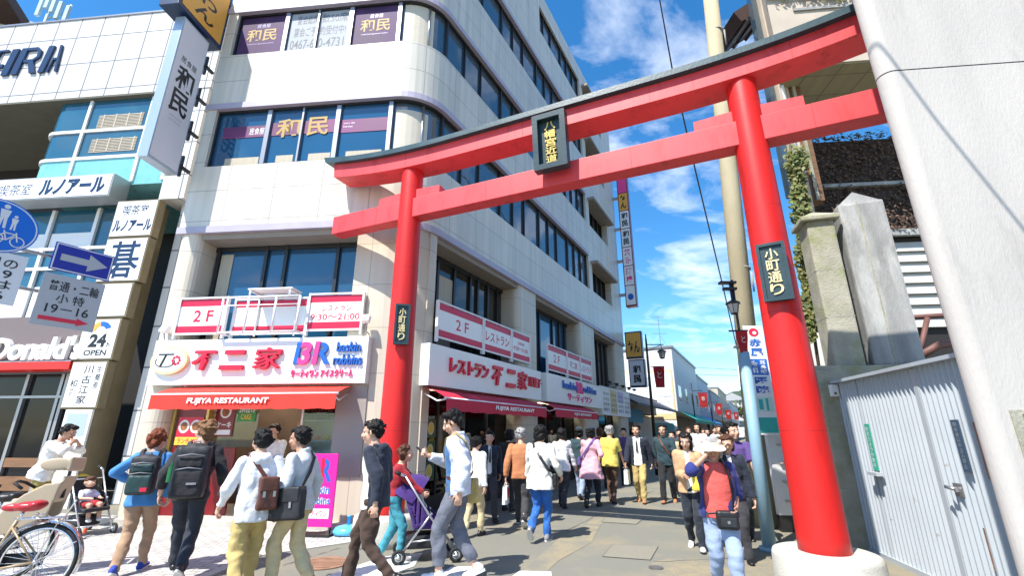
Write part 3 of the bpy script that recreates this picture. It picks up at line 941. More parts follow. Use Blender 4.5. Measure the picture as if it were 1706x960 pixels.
awning(SD, 5.75, 9.6, 2.36, 2.14, 1.92, .45, 'awning_side', 'deep red awning over the farther shop window on the street', 'FUJIYA RESTAURANT', 7.2, 8.8)
# ------------------------------------------------------------------ shop interiors of the corner building
mat('burgundy', (0.20, 0.008, 0.012), 0.3, var=0.1)
mat('shop_wood', (0.20, 0.10, 0.045), 0.5, var=0.2, stretch=(1, 8, 8))
mat('poster_yellow', (0.75, 0.52, 0.06), 0.5)
mat('poster_green', (0.05, 0.30, 0.08), 0.5)
mat('food_brown', (0.28, 0.11, 0.04), 0.6, var=0.4, vscale=14)
mat('magenta', (0.68, 0.012, 0.30), 0.5, var=0.03)
mat('sky_blue_plastic', (0.10, 0.46, 0.78), 0.25, var=0.05, spec=0.6)
mat('stone_step', (0.48, 0.45, 0.40), 0.8, var=0.1, bump=0.2)
mat('green_panel', (0.035, 0.075, 0.03), 0.35, var=0.3, vscale=3)
s = MB(FR); s.box(-5.25, -.7, -.12, 1.9, -.01, .10); s.build('step', 'stone_step', bld)
q = MB(FR)
q.box(-4.62, -1.2, 1.75, 1.85, .1, 2.36); q.box(-4.62, -4.52, .3, 1.75, .1, 2.36); q.box(-1.3, -1.2, .5, 1.75, .1, 2.36)
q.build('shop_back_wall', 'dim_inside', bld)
q = MB(FR)
q.box(-4.55, -3.95, .30, .34, .1, 2.36); q.box(-3.9, -3.35, .42, .46, .1, 1.25)
q.m(1); q.box(-4.62, -4.56, .26, .36, .1, 2.36); q.box(-3.95, -3.90, .28, .40, .1, 2.36)
q.build('shop_panel', ['burgundy', 'gold'], bld)
g = MB(FR); g.box(-3.9, -3.0, .44, .452, 1.26, 2.34); g.build('shop_glass', 'clear_glass', bld)
# counter with posters above it
q = MB(FR); q.box(-3.3, -2.1, .75, 1.2, .1, .98); q.m(1); q.box(-3.34, -2.08, .70, 1.22, .981, 1.03)
q.build('counter', ['burgundy', 'white'], bld)
def poster(x0, x1, z0, z1, y, base, extra, M=FR, name='poster'):
    m_ = MB(M); m_.box(x0, x1, y, y + .012, z0, z1)
    mats_ = [base]
    for k, (kind, a, b, c, d, mm) in enumerate(extra):
        m_.m(len(mats_)); mats_.append(mm)
        X0, X1, Z0, Z1 = x0 + (x1 - x0) * a, x0 + (x1 - x0) * b, z0 + (z1 - z0) * c, z0 + (z1 - z0) * d
        if kind == 'box': m_.box(X0, X1, y - .003, y - .0005, Z0, Z1)
        elif kind == 'oval': oval(m_, (X0 + X1) / 2, (Z0 + Z1) / 2, (X1 - X0) / 2, (Z1 - Z0) / 2, y - .003 - .0006 * k, y - .0008, 18)
        else: write(m_, kind, X0, X1, Z0, Z1, y - .004, .02)
    return m_.build(name, mats_, bld)
poster(-4.48, -3.98, 1.30, 1.80, .27, 'letter_red', [('oval', .05, .48, .42, .9, 'white'), ('oval', .12, .41, .50, .82, 'food_brown'), ('oval', .52, .95, .42, .9, 'white'), ('oval', .58, .89, .50, .82, 'food_brown'), ('box', 0, 1, 0, .28, 'poster_yellow'), ('ランチ 980', .1, .9, .05, .23, 'letter_red')])
poster(-3.86, -3.48, 1.45, 2.05, .425, 'burgundy', [('oval', .2, .8, .55, .95, 'white'), ('oval', .3, .7, .6, .9, 'food_brown'), ('ケーキ', .1, .9, .25, .45, 'white'), ('box', .1, .9, .05, .2, 'white')])
poster(-3.42, -3.06, 1.72, 2.02, .425, 'poster_green', [('SWEETS', .08, .92, .55, .9, 'white'), ('CAKE', .2, .8, .12, .45, 'poster_yellow')])
poster(-2.95, -2.62, 1.25, 1.75, 1.72, 'shop_wood', [('box', .2, .8, .1, .55, 'white'), ('メニュー', .1, .9, .65, .88, 'white')])
poster(-2.5, -2.15, 1.3, 1.78, 1.72, 'burgundy', [('oval', .25, .75, .45, .9, 'white'), ('box', .15, .85, .1, .3, 'white')])
for k in range(4):
    m_ = MB(FR); m_.ball((-4.2 + k * .75, .8, 2.27), .05, .05, .03, 8, 5); m_.build('ceiling_lamp', 'bulb_white', bld)
# glazed display case with cakes
t = root('display_case', FR @ Matrix.Translation((-1.66, .5, .1)), 'white glazed display case of cakes and dishes beside the front counter', 'display case')
q = MB(FR); q.box(-2.04, -2.0, .25, .8, .1, 2.3); q.box(-1.31, -1.27, .25, .8, .1, 2.3); q.box(-2.0, -1.31, .77, .8, .1, 2.3)
q.m(1); q.box(-2.0, -1.31, .26, .77, .1, .95); q.m(0); q.box(-2.0, -1.31, .25, .77, 2.2, 2.3)
q.build('cabinet', ['white_steel', 'burgundy'], t)
for z in (1.0, 1.36, 1.72):
    m_ = MB(FR); m_.box(-1.999, -1.311, .28, .769, z, z + .022); m_.build('shelf', 'white', t)
g = MB(FR); g.box(-2.0, -1.31, .252, .258, .96, 2.19); g.build('front_glass', 'clear_glass', t)
rr = random.Random(3)
for z in (1.022, 1.382):
    for k in range(4):
        x = -1.92 + k * .17
        d = MB(FR); d.lathe([(.03, 0), (.065, .012), (.07, .016)], (x, .42, z), 14); d.build('plate', 'white', t)
        d = MB(FR); d.lathe([(.045, .018), (.05, .05 + rr.random() * .03), (.03, .085), (.005, .09)], (x, .42, z), 12); d.build('cake', ['food_brown', 'letter_pink', 'poster_yellow', 'food_brown'][k], t)
d = MB(FR); write(d, 'Sweets Parlour', -1.96, -1.36, 1.80, 2.08, .30, .035, .02, .2); d.build('lettering', 'letter_black', t)
# ice cream banner and its water-filled foot
t = root('ice_cream_banner', FR @ Matrix.Translation((-1.16, -.55, 0)), 'magenta ice cream banner stand with blue and pink monogram', 'banner')
q = MB(FR); q.bbox(-1.42, -.86, -.56, -.53, .13, 1.20, .004); b_ = q.build('banner_panel', 'magenta', t)
d = MB(FR); d.box(-1.36, -1.31, -.562, -.5605, .78, 1.12); write(d, 'R', -1.14, -.94, .78, 1.12, -.5605, .03)
d.m(1); write(d, '3', -1.30, -1.16, .775, 1.125, -.562, .04); write(d, 'I', -1.135, -1.075, .775, 1.125, -.562, .03)
d.m(2); write(d, 'baskin', -1.32, -.95, .60, .72, -.5605, .09); write(d, 'robbins', -1.34, -.92, .45, .56, -.5605, .09)
d.m(0); write(d, 'baskin', -1.32, -.95, .60, .72, -.562, .02); write(d, 'robbins', -1.34, -.92, .45, .56, -.562, .02)
d.m(3); d.box(-1.38, -.92, -.563, -.5605, .25, .39); d.m(1); write(d, 'サーティワン', -1.35, -.95, .28, .36, -.5645, .02)
d.build('lettering', ['letter_blue', 'letter_red', 'white', 'white'], t)
q = MB(FR)
for x in (-1.40, -.88): q.tube([(x, -.545, 0.02), (x, -.545, 1.22)], .012, 6)
q.box(-1.44, -.84, -.66, -.43, .0, .04); q.build('stand', 'dark_frame', t)
q = MB(FR); q.smooth = True
q.lathe([(.10, 0), (.225, .015), (.235, .06), (.20, .115), (.10, .135), (.03, .14), (.03, .14)], (-.66, -.38, 0.005), 26)
q.lathe([(.028, .14), (.028, .25), (.035, .25), (.035, .27), (.0, .27)], (-.66, -.38, .005), 12)
tag(q.build('banner_base', 'sky_blue_plastic'), 'sky blue water-filled plastic banner foot lying beside the magenta banner', 'banner base')
# street side shop windows
def shopwin(u0, u1, seed, lamps):
    rs = random.Random(seed)
    g = MB(SD); g.box(u0, u1, .40, .412, .35, 2.34); gl = g.build('shop_window', 'clear_glass', bld)
    f = MB(SD)
    k = int((u1 - u0) / .95)
    for i in range(k + 1):
        u = u0 + (u1 - u0) * i / k; f.box(u - .025, u + .025, .37, .44, .35, 2.34)
    f.box(u0, u1, .36, .45, .0, .35)
    f.build('frame', 'dark_frame', gl)
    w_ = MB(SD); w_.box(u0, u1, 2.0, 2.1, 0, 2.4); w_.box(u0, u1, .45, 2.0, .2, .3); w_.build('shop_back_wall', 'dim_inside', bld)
    for j, z in enumerate((.62, .98, 1.34, 1.70)):
        sh = MB(SD); sh.box(u0 + .1, u1 - .1, 1.1, 1.5, z, z + .03); mats_ = ['shop_wood', 'letter_red', 'poster_yellow', 'white', 'poster_green', 'food_brown', 'letter_pink']
        x = u0 + .15
        while x < u1 - .35:
            w1 = rs.uniform(.08, .22); h1 = rs.uniform(.08, .26)
            sh.m(rs.randint(1, 6)); sh.box(x, x + w1, 1.12, 1.12 + w1 * .7, z + .031, z + .03 + h1); x += w1 + rs.uniform(.01, .06)
        sh.build('goods_shelf', mats_, bld)
    for i in range(lamps):
        l_ = MB(SD); l_.ball((u0 + (u1 - u0) * (i + .5) / lamps, .9, 2.18), .055, .055, .04, 8, 5); l_.build('ceiling_lamp', 'bulb_white', bld)
shopwin(.50, 4.42, 5, 5); shopwin(5.72, 9.42, 6, 5); shopwin(11.25, 14.32, 8, 3)
for k, z in enumerate((.62, 1.0, 1.42)):
    poster(.56, 1.40, z, z + .36, .36, 'green_panel', [('oval', .08 + .3 * j, .32 + .3 * j, .15, .85, 'gold_paint') for j in range(3)] + [('oval', .13 + .3 * j, .27 + .3 * j, .28, .72, 'poster_yellow') for j in range(3)], SD, 'menu_board')
# ------------------------------------------------------------------ left-hand building
tiled('white_tile', (0.70, 0.675, 0.65), (0.20, 0.20, 0.20), 0.78, 1.0, 0.022, 0.32, 0.0, 0.02, 0.3, streak=0.03)
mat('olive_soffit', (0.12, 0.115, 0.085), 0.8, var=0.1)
mat('bronze', (0.21, 0.165, 0.095), 0.4, 0.15, var=0.1)
mat('aqua_panel', (0.20, 0.50, 0.53), 0.3, var=0.08)
mat('sign_case', (0.40, 0.42, 0.42), 0.4, 0.4)
mat('brand_grey', (0.17, 0.13, 0.125), 0.5)
mat('brand_red', (0.70, 0.02, 0.012), 0.4)
mat('brown_eave', (0.075, 0.040, 0.030), 0.6, var=0.15)
glassmat('teal_glass', (0.02, 0.10, 0.16), ior=1.8)
mat('orange_sign', (0.80, 0.38, 0.055), 0.4, var=0.03)
mat('blade_face', (0.66, 0.65, 0.68), 0.35)
mat('blade_edge', (0.42, 0.50, 0.58), 0.3, 0.4)
glassmat('black_glass', (0.006, 0.007, 0.008), rough=0.12, ior=1.35)
B2 = gnd(60, 845)
LB = frame((B2.x, B2.y), F2.x, F2.y)
lb = root('left_building', LB, 'white tiled building on the far left with teal window bands and shop signs', 'building')
w = MB(LB)
w.box(-14, 1.75, 0, .4, 10.76, 13.72); w.box(1.35, 1.75, .4, 9, 0, 13.72); w.box(1.0, 1.7, .02, .9, 7.3, 10.755)
w.build('wall', 'white_tile', lb)
e = MB(LB); e.box(-14, 1.8, -.03, .43, 13.721, 13.78); e.box(-14, 1.4, .4, 9, 13.4, 13.6); e.build('roof_edge', 'steel_frame', lb)
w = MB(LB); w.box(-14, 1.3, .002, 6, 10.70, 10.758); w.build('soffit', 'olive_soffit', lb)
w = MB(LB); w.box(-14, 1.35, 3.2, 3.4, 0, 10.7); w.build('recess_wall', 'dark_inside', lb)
# projecting glazed bay of the third floor
def bay(x0, x1, z0, z1, r=.5, d=.0):
    pts = []
    for k in range(7):
        a = R(180 + 90 * k / 6); pts.append((x0 + r + r * math.cos(a), .15 + d + r + r * math.sin(a)))
    pts += [(x1, .15 + d), (x1, 3.2), (x0, 3.2)]
    return pts
g = MB(LB); g.prism(bay(-3.35, 1.0, 8.75, 10.69), 8.75, 10.695); gl = g.build('bay_window', 'teal_glass', lb)
b = MB(LB); b.prism(bay(-3.36, 1.0, 7.85, 8.75, .5, -.008), 7.86, 8.748); b.build('spandrel', 'aqua_panel', lb)
f = MB(LB)
for z in (8.72, 9.62):
    f.prism(bay(-3.40, 1.0, 0, 0, .5, -.04), z, z + .09)
for x in (-2.0, -.05, .85): f.box(x - .045, x + .045, .10, .145, 7.95, 10.69)
f.build('frame', 'white_steel', gl)
m_ = MB(LB)
for x0, x1 in ((-1.85, -.15),):
    for z0, z1 in ((8.95, 9.4), (9.75, 10.2)):
        for k in range(9): m_.box(x0 + .2, x1 - .1, .136, .148, z0 + k * .05, z0 + k * .05 + .026)
        for k in range(4): m_.box(x0 + .35 + k * .38, x0 + .39 + k * .38, .132, .1359, z0, z1)
m_.build('window_blind', 'curtain', gl)
# second floor glazing
g = MB(LB); g.box(-4.5, .75, .35, .4, 4.22, 7.28); gl = g.build('window', 'teal_glass', lb)
f = MB(LB)
for x in (-3.9, -2.3, -.95, -.2): f.box(x - .05, x + .05, .28, .345, 4.22, 7.28)
for z in (5.55, 6.1): f.box(-4.5, .75, .285, .344, z, z + .08)
f.build('frame', 'white_steel', gl)
for x0, x1 in ((-3.8, -2.4), (-2.2, -1.0)):
    for z0, z1 in ((6.2, 6.6), (4.3, 5.1)):
        m_ = MB(LB); m_.box(x0, x1, .33, .349, z0, z1); m_.build('window_blind', 'white', gl)
# sign boards
def boardsign(M, x0, x1, z0, z1, y0, y1, name, label, lines, face='sign_white', inkm='letter_navy', case='sign_case', group=None, vertical=()):
    t = root(name, M @ Matrix.Translation(((x0 + x1) / 2, y0, z0)), label, 'sign', group)
    b = MB(M); b.bbox(x0, x1, y0 + .012, y1, z0, z1, .01); b.build('case', case, t)
    b = MB(M); q_ = .035; b.box(x0 + q_, x1 - q_, y0, y0 + .0115, z0 + q_, z1 - q_)
    b.m(1)
    for (s_, a, c_, d, e_, bo) in lines:
        write(b, s_, x0 + (x1 - x0) * a, x0 + (x1 - x0) * c_, z0 + (z1 - z0) * d, z0 + (z1 - z0) * e_, y0 - .002, bo, 0, .0)
    for (s_, a, w_, d, e_, bo) in vertical:
        vwrite(b, s_, x0 + (x1 - x0) * a, (x1 - x0) * w_, z0 + (z1 - z0) * d, z0 + (z1 - z0) * e_, y0 - .002, bo)
    b.build('face', [face, inkm], t)
    return t
boardsign(LB, -3.45, -.05, 7.27, 7.92, -.35, .14, 'cafe_sign', 'wide white cafe sign in katakana under the aqua window band', [('喫茶室', .05, .33, .22, .72, .0), ('ルノアール', .40, .95, .14, .86, .06)])
boardsign(LB, .10, 1.27, 6.16, 7.18, -.2, .02, 'cafe_sign', 'squarish white cafe sign with two lines, top of the column of signs', [('喫茶室', .2, .8, .58, .86, .008), ('ルノアール', .06, .96, .14, .46, .05)], case='bronze')
boardsign(LB, .10, 1.25, 4.98, 6.14, -.2, .02, 'go_parlour_sign', 'white sign with one big black character for the go parlour', [('碁', .14, .90, .08, .92, .012)], case='bronze')
boardsign(LB, .10, 1.15, 4.10, 4.96, -.2, .02, 'blank_sign', 'blank white sign panel between the go parlour sign and the 24 hour sign', [], case='bronze')
t = boardsign(LB, .12, 1.08, 3.10, 4.08, -.2, .02, 'gym_sign', 'white sign reading 24h OPEN under an orange and blue swoosh', [('24', .28, .74, .30, .62, .05), ('h', .78, .86, .30, .42, .02), ('OPEN', .22, .82, .10, .24, .03)], inkm='letter_black', case='bronze')
m_ = MB(LB)
for k in range(8):
    a = R(180 - 20 * k); a2 = R(180 - 20 * (k + 1))
    m_.m(0 if k < 4 else 1)
    c0 = (.62, 3.78)
    m_.extr([(c0[0] + .13 * math.cos(a), c0[1] + .11 * math.sin(a)), (c0[0] + .13 * math.cos(a2), c0[1] + .11 * math.sin(a2)), (c0[0] + .27 * math.cos(a2), c0[1] + .22 * math.sin(a2)), (c0[0] + .27 * math.cos(a), c0[1] + .22 * math.sin(a))], -.208, -.201)
m_.build('swoosh', ['orange_sign', 'letter_blue'], t)
boardsign(LB, .12, 1.02, 2.02, 3.08, -.2, .02, 'soba_sign', 'white sign with brush-written vertical lines for a soba restaurant, lowest of the column', [], inkm='letter_black', case='bronze', vertical=(('川古江家', .52, .26, .08, .92, .015), ('和食', .2, .2, .25, .62, .012), ('生蕎麦', .82, .17, .4, .9, .006)))
w = MB(LB); w.box(.30, .95, -.20, -.15, 0.0, 2.0); w.m(1); w.box(.30, .96, -.145, .45, 0, 7.2); w.m(2); w.box(.38, .88, -.206, -.2005, 1.45, 1.92)
w.m(3); w.box(.3, .95, -.2025, -.2005, 1.0, 1.008)
w.build('sign_pier', ['white', 'bronze', 'blade_edge', 'letter_grey'], lb)
# fast food fascia
t = root('burger_sign', LB @ Matrix.Translation((-2.5, -.2, 3.0)), 'grey and red fascia with big white letters over the dark shop entrance', 'shop sign')
b = MB(LB); b.box(-7, .08, -.12, .25, 3.08, 4.18); b.m(1); b.box(-7, .085, -.22, .26, 2.90, 3.075); b.build('fascia', ['brand_grey', 'brand_red'], t)
xr = inframe(LB, 143, 590, -.12)[0]; xd = inframe(LB, -6, 590, -.12)[0]
b = MB(LB); write(b, "McDonald's", xr - (xr - xd) / .72, xr, 3.12, 3.68, -.121, .035, .09, .1); b.build('lettering', 'white', t)
b = MB(LB); b.box(-7, .05, -.18, -.125, 3.078, 3.11); b.build('ledge', 'steel_frame', t)
# dark shop front
w = MB(LB)
w.box(-7, .29, .5, .55, .16, 2.88); gl = w.build('shop_front', 'black_glass', lb)
f = MB(LB)
for x in (-3.2, -1.7, -.75, -.62, .2): f.box(x - .04, x + .04, .42, .495, .16, 2.88)
f.box(-7, .29, .40, .494, 2.3, 2.36)
f.m(1); f.box(-1.68, -.8, .43, .497, .25, .55); f.box(-1.68, -.8, .43, .497, .75, .95); f.box(-3.1, -1.75, .43, .497, .3, .5)
f.build('frame', ['steel_frame', 'shop_wood'], gl)
b = MB(LB); b.box(-.6, .18, .45, .49, 2.37, 2.87); b.build('transom_panel', 'bronze', lb)
s = MB(LB); s.box(-9, .28, -.6, .6, -.01, .15); s.build('step', 'stone_step', lb)
# big navy lettering on the tiles
d = MB(LB)
def slab(pts, y=-.06): d.extr(pts, y, -.003)
def par(x0, x1, z0, z1, wd, sl): slab([(x0, z0), (x0 + wd, z0), (x0 + wd + sl, z1), (x0 + sl, z1)])
zl, zh = 11.75, 12.72
xA = [inframe(LB, px, 118, 0)[0] for px in (-38, 3, 20, 65)]
ax = inframe(LB, 65, 122, 0)[0]; rx = inframe(LB, 20, 126, 0)[0]; fx = inframe(LB, 3, 129, 0)[0]
par(ax, 0, zl, zh, .19, .09); slab([(ax + .28, zl), (ax + .34, zl), (ax + .40, zl + .42), (ax + .52, zl + .42), (ax + .55, zl), (ax + .63, zl), (ax + .53, zh), (ax + .46, zh), (ax + .50, zl + .5), (ax + .38, zl + .5)])
par(rx, 0, zl, zh, .20, .09); slab([(rx + .29, zl + .42), (rx + .46, zl + .42), (rx + .62, zl), (rx + .82, zl), (rx + .62, zl + .46), (rx + .78, zl + .58), (rx + .78, zl + .84), (rx + .64, zh), (rx + .29, zh), (rx + .29, zh - .1), (rx + .60, zh - .1), (rx + .68, zl + .80), (rx + .68, zl + .62), (rx + .58, zl + .52), (rx + .29, zl + .52)][::1])
par(fx, 0, zl, zh, .22, .09); slab([(fx - .55, zl + .30), (fx - .05, zl + .30), (fx - .05, zl + .42), (fx - .55, zl + .42)]); slab([(fx - .7, zl), (fx - .5, zl), (fx - .3, zl + .9), (fx - .05, zl + .9), (fx - .05, zh), (fx - .45, zh)])
d.build('lettering', 'letter_navy', lb)
# roof plant behind the parapet
t = root('roof_antenna', atY(75, 40, 13.2), 'pale blue lattice of panel antennas on the roof of the left building', 'antenna')
P = atY(75, 36, 13.2)
am = MB(Matrix.Translation((P.x, P.y, 13.4)))
am.tube([(0, 0, 0), (0, 0, 4.0)], .05, 6); am.tube([(.5, .2, 0), (.5, .2, 3.6)], .04, 6); am.tube([(0, 0, 2.7), (.5, .2, 3.3)], .03, 6); am.tube([(0, 0, 3.3), (.9, .3, 2.5)], .03, 6)
for x, z in ((-.32, 2.75), (-.1, 3.1), (.15, 2.9), (.42, 2.6), (.75, 2.4)): am.box(x, x + .13, -.15, -.05, z, z + .8)
mat('antenna_blue', (0.42, 0.56, 0.62), 0.5)
am.build('mast', 'antenna_blue', t)
P = atY(18, 30, 12.5)
e = MB(Matrix.Translation((P.x, P.y, P.z)) @ Matrix.Rotation(R(20), 4, 'Z'))
e.add([(-3, -1.2, .15), (.28, -1.2, .15), (.28, 2, -.35), (-3, 2, -.35), (-3, -1.2, .5), (.28, -1.2, .5), (.28, 2, .1), (-3, 2, .1)], [(0, 3, 2, 1), (4, 5, 6, 7), (0, 1, 5, 4), (1, 2, 6, 5), (2, 3, 7, 6), (3, 0, 4, 7)])
for k in range(5): e.m(1).box(-3, .281, -1.205, -1.2, .18 + k * .065, .19 + k * .065)
t = root('rooftop_structure', (P.x, P.y, 13.4), 'dark brown louvred eave rising above the left building', 'roof structure')
e.build('eave', ['brown_eave', 'dark_frame'], t)
e = MB(Matrix.Translation((P.x, P.y, 13.4)) @ Matrix.Rotation(R(20), 4, 'Z')); e.box(-3, .6, .3, 2.5, 0, P.z - 13.1); e.build('wall', 'cream_tile', t)
# ------------------------------------------------------------------ tall projecting signs between the two buildings
BS = CX + F2 * -5.22
bdir = -inF
BM = frame((BS.x, BS.y), -inF.x, -inF.y) @ Matrix.Identity(4)
# local frame: x from the facade out towards the street, its face looks to the right
BM = Matrix(((inF.x, -F2.x, 0, BS.x), (inF.y, -F2.y, 0, BS.y), (0, 0, 1, 0), (0, 0, 0, 1)))     # x inward, y to the left
t = root('pub_blade_sign', BM @ Matrix.Translation((-.65, .12, 6.75)), 'tall pale projecting sign with big handwritten dark characters, below the orange sign', 'sign')
b = MB(BM); b.bbox(-1.02, -.28, .0, .22, 6.72, 10.25, .01); b.build('case', 'blade_edge', t)
b = MB(BM); b.box(-.99, -.31, -.008, -.0005, 6.78, 10.2); b.m(1)
vwrite(b, '和民', -.65, .46, 7.95, 9.15, -.011, .022, gap=.03); write(b, '居食屋', -.86, -.44, 9.2, 9.36, -.011, .0)
b.m(2); write(b, 'japanese dining', -.80, -.5, 7.86, 7.91, -.011, 0); write(b, 'open every day', -.80, -.5, 7.76, 7.81, -.011, 0)
b.build('face', ['blade_face', 'letter_black', 'letter_grey'], t)
for z in (7.0, 7.9, 8.8, 9.7):
    b = MB(BM); b.box(-.279, .1, .08, .14, z, z + .06); b.box(-.15, -.11, .08, .14, z - .2, z + .3)
    b.build('bracket', 'dark_frame', t)
t = root('orange_pub_sign', BM @ Matrix.Translation((-.7, .1, 10.4)), 'orange box sign with handwritten hiragana, above the tall pale projecting sign', 'sign')
b = MB(BM); b.bbox(-1.28, .02, -.04, .42, 10.32, 11.9, .012); b.build('case', 'letter_navy', t)
b = MB(BM); b.box(-1.20, -.06, -.052, -.0405, 10.42, 11.8); b.m(1); vwrite(b, 'わん', -.62, .56, 10.52, 11.32, -.055, .02); b.build('face', ['orange_sign', 'letter_black'], t)
# posters and lettering in the upper front windows
def winposter(x0, x1, z0, z1, m_, items, name='window_poster'):
    o = MB(FR); o.box(x0, x1, .112, .124, z0, z1); mm = [m_]
    for (s_, a, c_, d_, e_, bo, mt) in items:
        if mt not in mm: mm.append(mt)
        o.m(mm.index(mt)); write(o, s_, x0 + (x1 - x0) * a, x0 + (x1 - x0) * c_, z0 + (z1 - z0) * d_, z0 + (z1 - z0) * e_, .109, bo)
    return o.build(name, mm, bld)
mat('letter_slate', (0.10, 0.10, 0.12), 0.6)
mat('poster_purple', (0.075, 0.038, 0.105), 0.6, var=0.35, vscale=1.2, spec=.2)
mat('poster_plum', (0.15, 0.03, 0.12), 0.6, var=0.3, vscale=1.2)
mat('poster_pale', (0.36, 0.39, 0.43), 0.6, spec=.2)
mat('brush_gold', (0.40, 0.26, 0.07), 0.6)
zs_, zt = 10.19, 11.36
for x0, x1 in ((-4.84, -3.70), (-1.94, -.86)):
    winposter(x0, x1, zs_, zt, 'poster_purple', [('居食屋', .36, .66, .71, .81, .0, 'letter_lilac'), ('和民', .16, .84, .36, .68, .02, 'brush_gold'), ('traditional japanese kitchen', .2, .8, .27, .31, 0, 'letter_lilac')])
winposter(-3.56, -2.86, zs_, zt, 'poster_pale', [('宴会総席', .24, .99, .70, .94, .0, 'letter_slate'), ('宴会ご予', .18, .97, .38, .62, .0, 'letter_slate'), ('0467-6', .10, .96, .06, .30, .004, 'letter_slate')])
winposter(-2.80, -2.06, zs_, zt, 'poster_pale', [('数50席', .04, .92, .70, .94, .0, 'letter_slate'), ('約受付中!', .02, .90, .38, .62, .0, 'letter_slate'), ('0-4731', .02, .88, .06, .30, .004, 'letter_slate')])
winposter(-4.72, -3.70, 7.86, 8.16, 'poster_plum', [('居食屋', .62, .97, .2, .8, .0, 'white')])
winposter(-3.56, -2.86, 7.86, 8.2, 'poster_plum', [])
winposter(-2.80, -2.06, 7.86, 8.2, 'poster_plum', [])
winposter(-1.94, -.86, 7.82, 8.16, 'poster_plum', [('every day', .06, .3, .62, .78, 0, 'white'), ('from noon', .06, .26, .38, .54, 0, 'white')])
o = MB(FR); write(o, '和', -3.44, -2.88, 7.80, 8.28, .106, .02); write(o, '民', -2.72, -2.22, 7.80, 8.28, .106, .02); o.build('window_lettering', 'brush_gold', bld)
for x0, x1 in ((-4.55, -3.75), (-3.35, -2.95), (-2.6, -2.1), (-1.75, -.95)):
    c = MB(FR); c.box(x0, x1, .118, .1245, 7.14, 7.34); c.build('low_blind', 'curtain', bld)
# ------------------------------------------------------------------ right-hand side of the entrance
mat('stucco', (0.48, 0.445, 0.41), 0.9, var=0.08, vscale=1.6, bump=0.22, bscale=45, dirt=(0.35, 0.32, 0.29), dscale=2.4, dlo=0.55, dhi=0.78, stretch=(1.6, 1.6, .4))
mat('old_concrete', (0.36, 0.34, 0.27), 0.9, var=0.2, vscale=3, bump=0.5, bscale=30, dirt=(0.22, 0.24, 0.08), dscale=2.2, dlo=0.48, dhi=0.72)
mat('grey_concrete', (0.30, 0.30, 0.29), 0.9, var=0.25, vscale=2.5, bump=0.5, bscale=30, dirt=(0.47, 0.47, 0.45), dscale=2.0, dlo=0.5, dhi=0.7, stretch=(2, 2, .5))
mat('gate_steel', (0.43, 0.47, 0.50), 0.45, 0.0, var=0.04, vscale=2, dirt=(0.26, 0.17, 0.10), dscale=7.0, dlo=0.66, dhi=0.76)
mat('label_green', (0.04, 0.38, 0.26), 0.35)
mat('label_slate', (0.045, 0.085, 0.135), 0.4)
mat('pole_blue', (0.24, 0.40, 0.50), 0.5, var=0.08)
mat('pole_concrete', (0.38, 0.33, 0.215), 0.85, var=0.12, vscale=3, bump=0.3, stretch=(1, 1, .3))
mat('ivy_wall', (0.05, 0.033, 0.027), 0.9, var=0.45, vscale=7, bump=0.9, bscale=14)
mat('siding', (0.50, 0.49, 0.45), 0.6, var=0.06)
mat('upper_wall', (0.52, 0.44, 0.35), 0.7, var=0.08, bump=0.15)
tiled('soffit_tile', (0.34, 0.30, 0.17), (0.18, 0.16, 0.10), 0.62, 0.62, 0.012, 0.7, 0.0, 0.05, 0.2, streak=0.1)
mat('leaf_a', (0.075, 0.11, 0.015), 0.6, var=0.4, vscale=6)
mat('leaf_b', (0.12, 0.12, 0.02), 0.6, var=0.4, vscale=6)
mat('leaf_dry', (0.13, 0.075, 0.042), 0.8, var=0.4, vscale=6)
mat('vine', (0.10, 0.07, 0.05), 0.9)
mat('cable', (0.05, 0.05, 0.055), 0.5)
PO = Vector((3.29, 3.4))
PM = frame(PO, F2.x, F2.y)
t = root('stucco_pier', PM, 'massive white stucco pier with a rounded edge at the far right', 'pier')
r_ = .09
ga = PO.normalized(); gn = Vector((ga.y, -ga.x))
KP = PO + gn * r_ + ga * .12                      # centre of the rounded edge
I2 = PM.inverted()
kp_ = I2 @ KP.to_3d()
PM = PM @ Matrix.Translation((kp_.x - r_, kp_.y - r_, 0))
side = PM.inverted().to_3x3() @ (ga + gn * .08).normalized().to_3d()
aS = math.atan2(side.y, side.x) + math.pi / 2
pts = []
for k in range(13):
    a = aS + (R(270) - aS) * k / 12; pts.append((r_ + r_ * math.cos(a), r_ + r_ * math.sin(a)))
pts += [(1.44, 0), (1.44 + side.x * .6, side.y * .6), (pts[0][0] + side.x * .8, pts[0][1] + side.y * .8)]
def shell(mb, pl, z0, z1, nsm):
    """upright shell over a plan outline: the first nsm edges are shaded round, the others flat"""
    vs = []
    for x, y in pl[:nsm + 1]: vs += [(x, y, z0), (x, y, z1)]
    mb.smooth = True; mb.add(vs, [(2 * i, 2 * i + 2, 2 * i + 3, 2 * i + 1) for i in range(nsm)]); mb.smooth = False
    q = pl[nsm:] + pl[:1]
    for p_, r2 in zip(q, q[1:]): mb.quad((*p_, z0), (*r2, z0), (*r2, z1), (*p_, z1))
zj = inframe(PM, 1620, 108, 0)[1]
b = MB(PM); shell(b, pts, -.02, zj - .006, 12); shell(b, pts, zj + .006, 12, 12)
b.m(1); b.prism([(.3 + (x - .3) * .985, .15 + (y - .15) * .97) for x, y in pts], zj - .02, zj + .02)
b.build('shaft', ['stucco', 'cable'], t)
px0, pz0 = inframe(PM, 1680, 683, 0); px1, pz1 = inframe(PM, 1706, 800, 0)
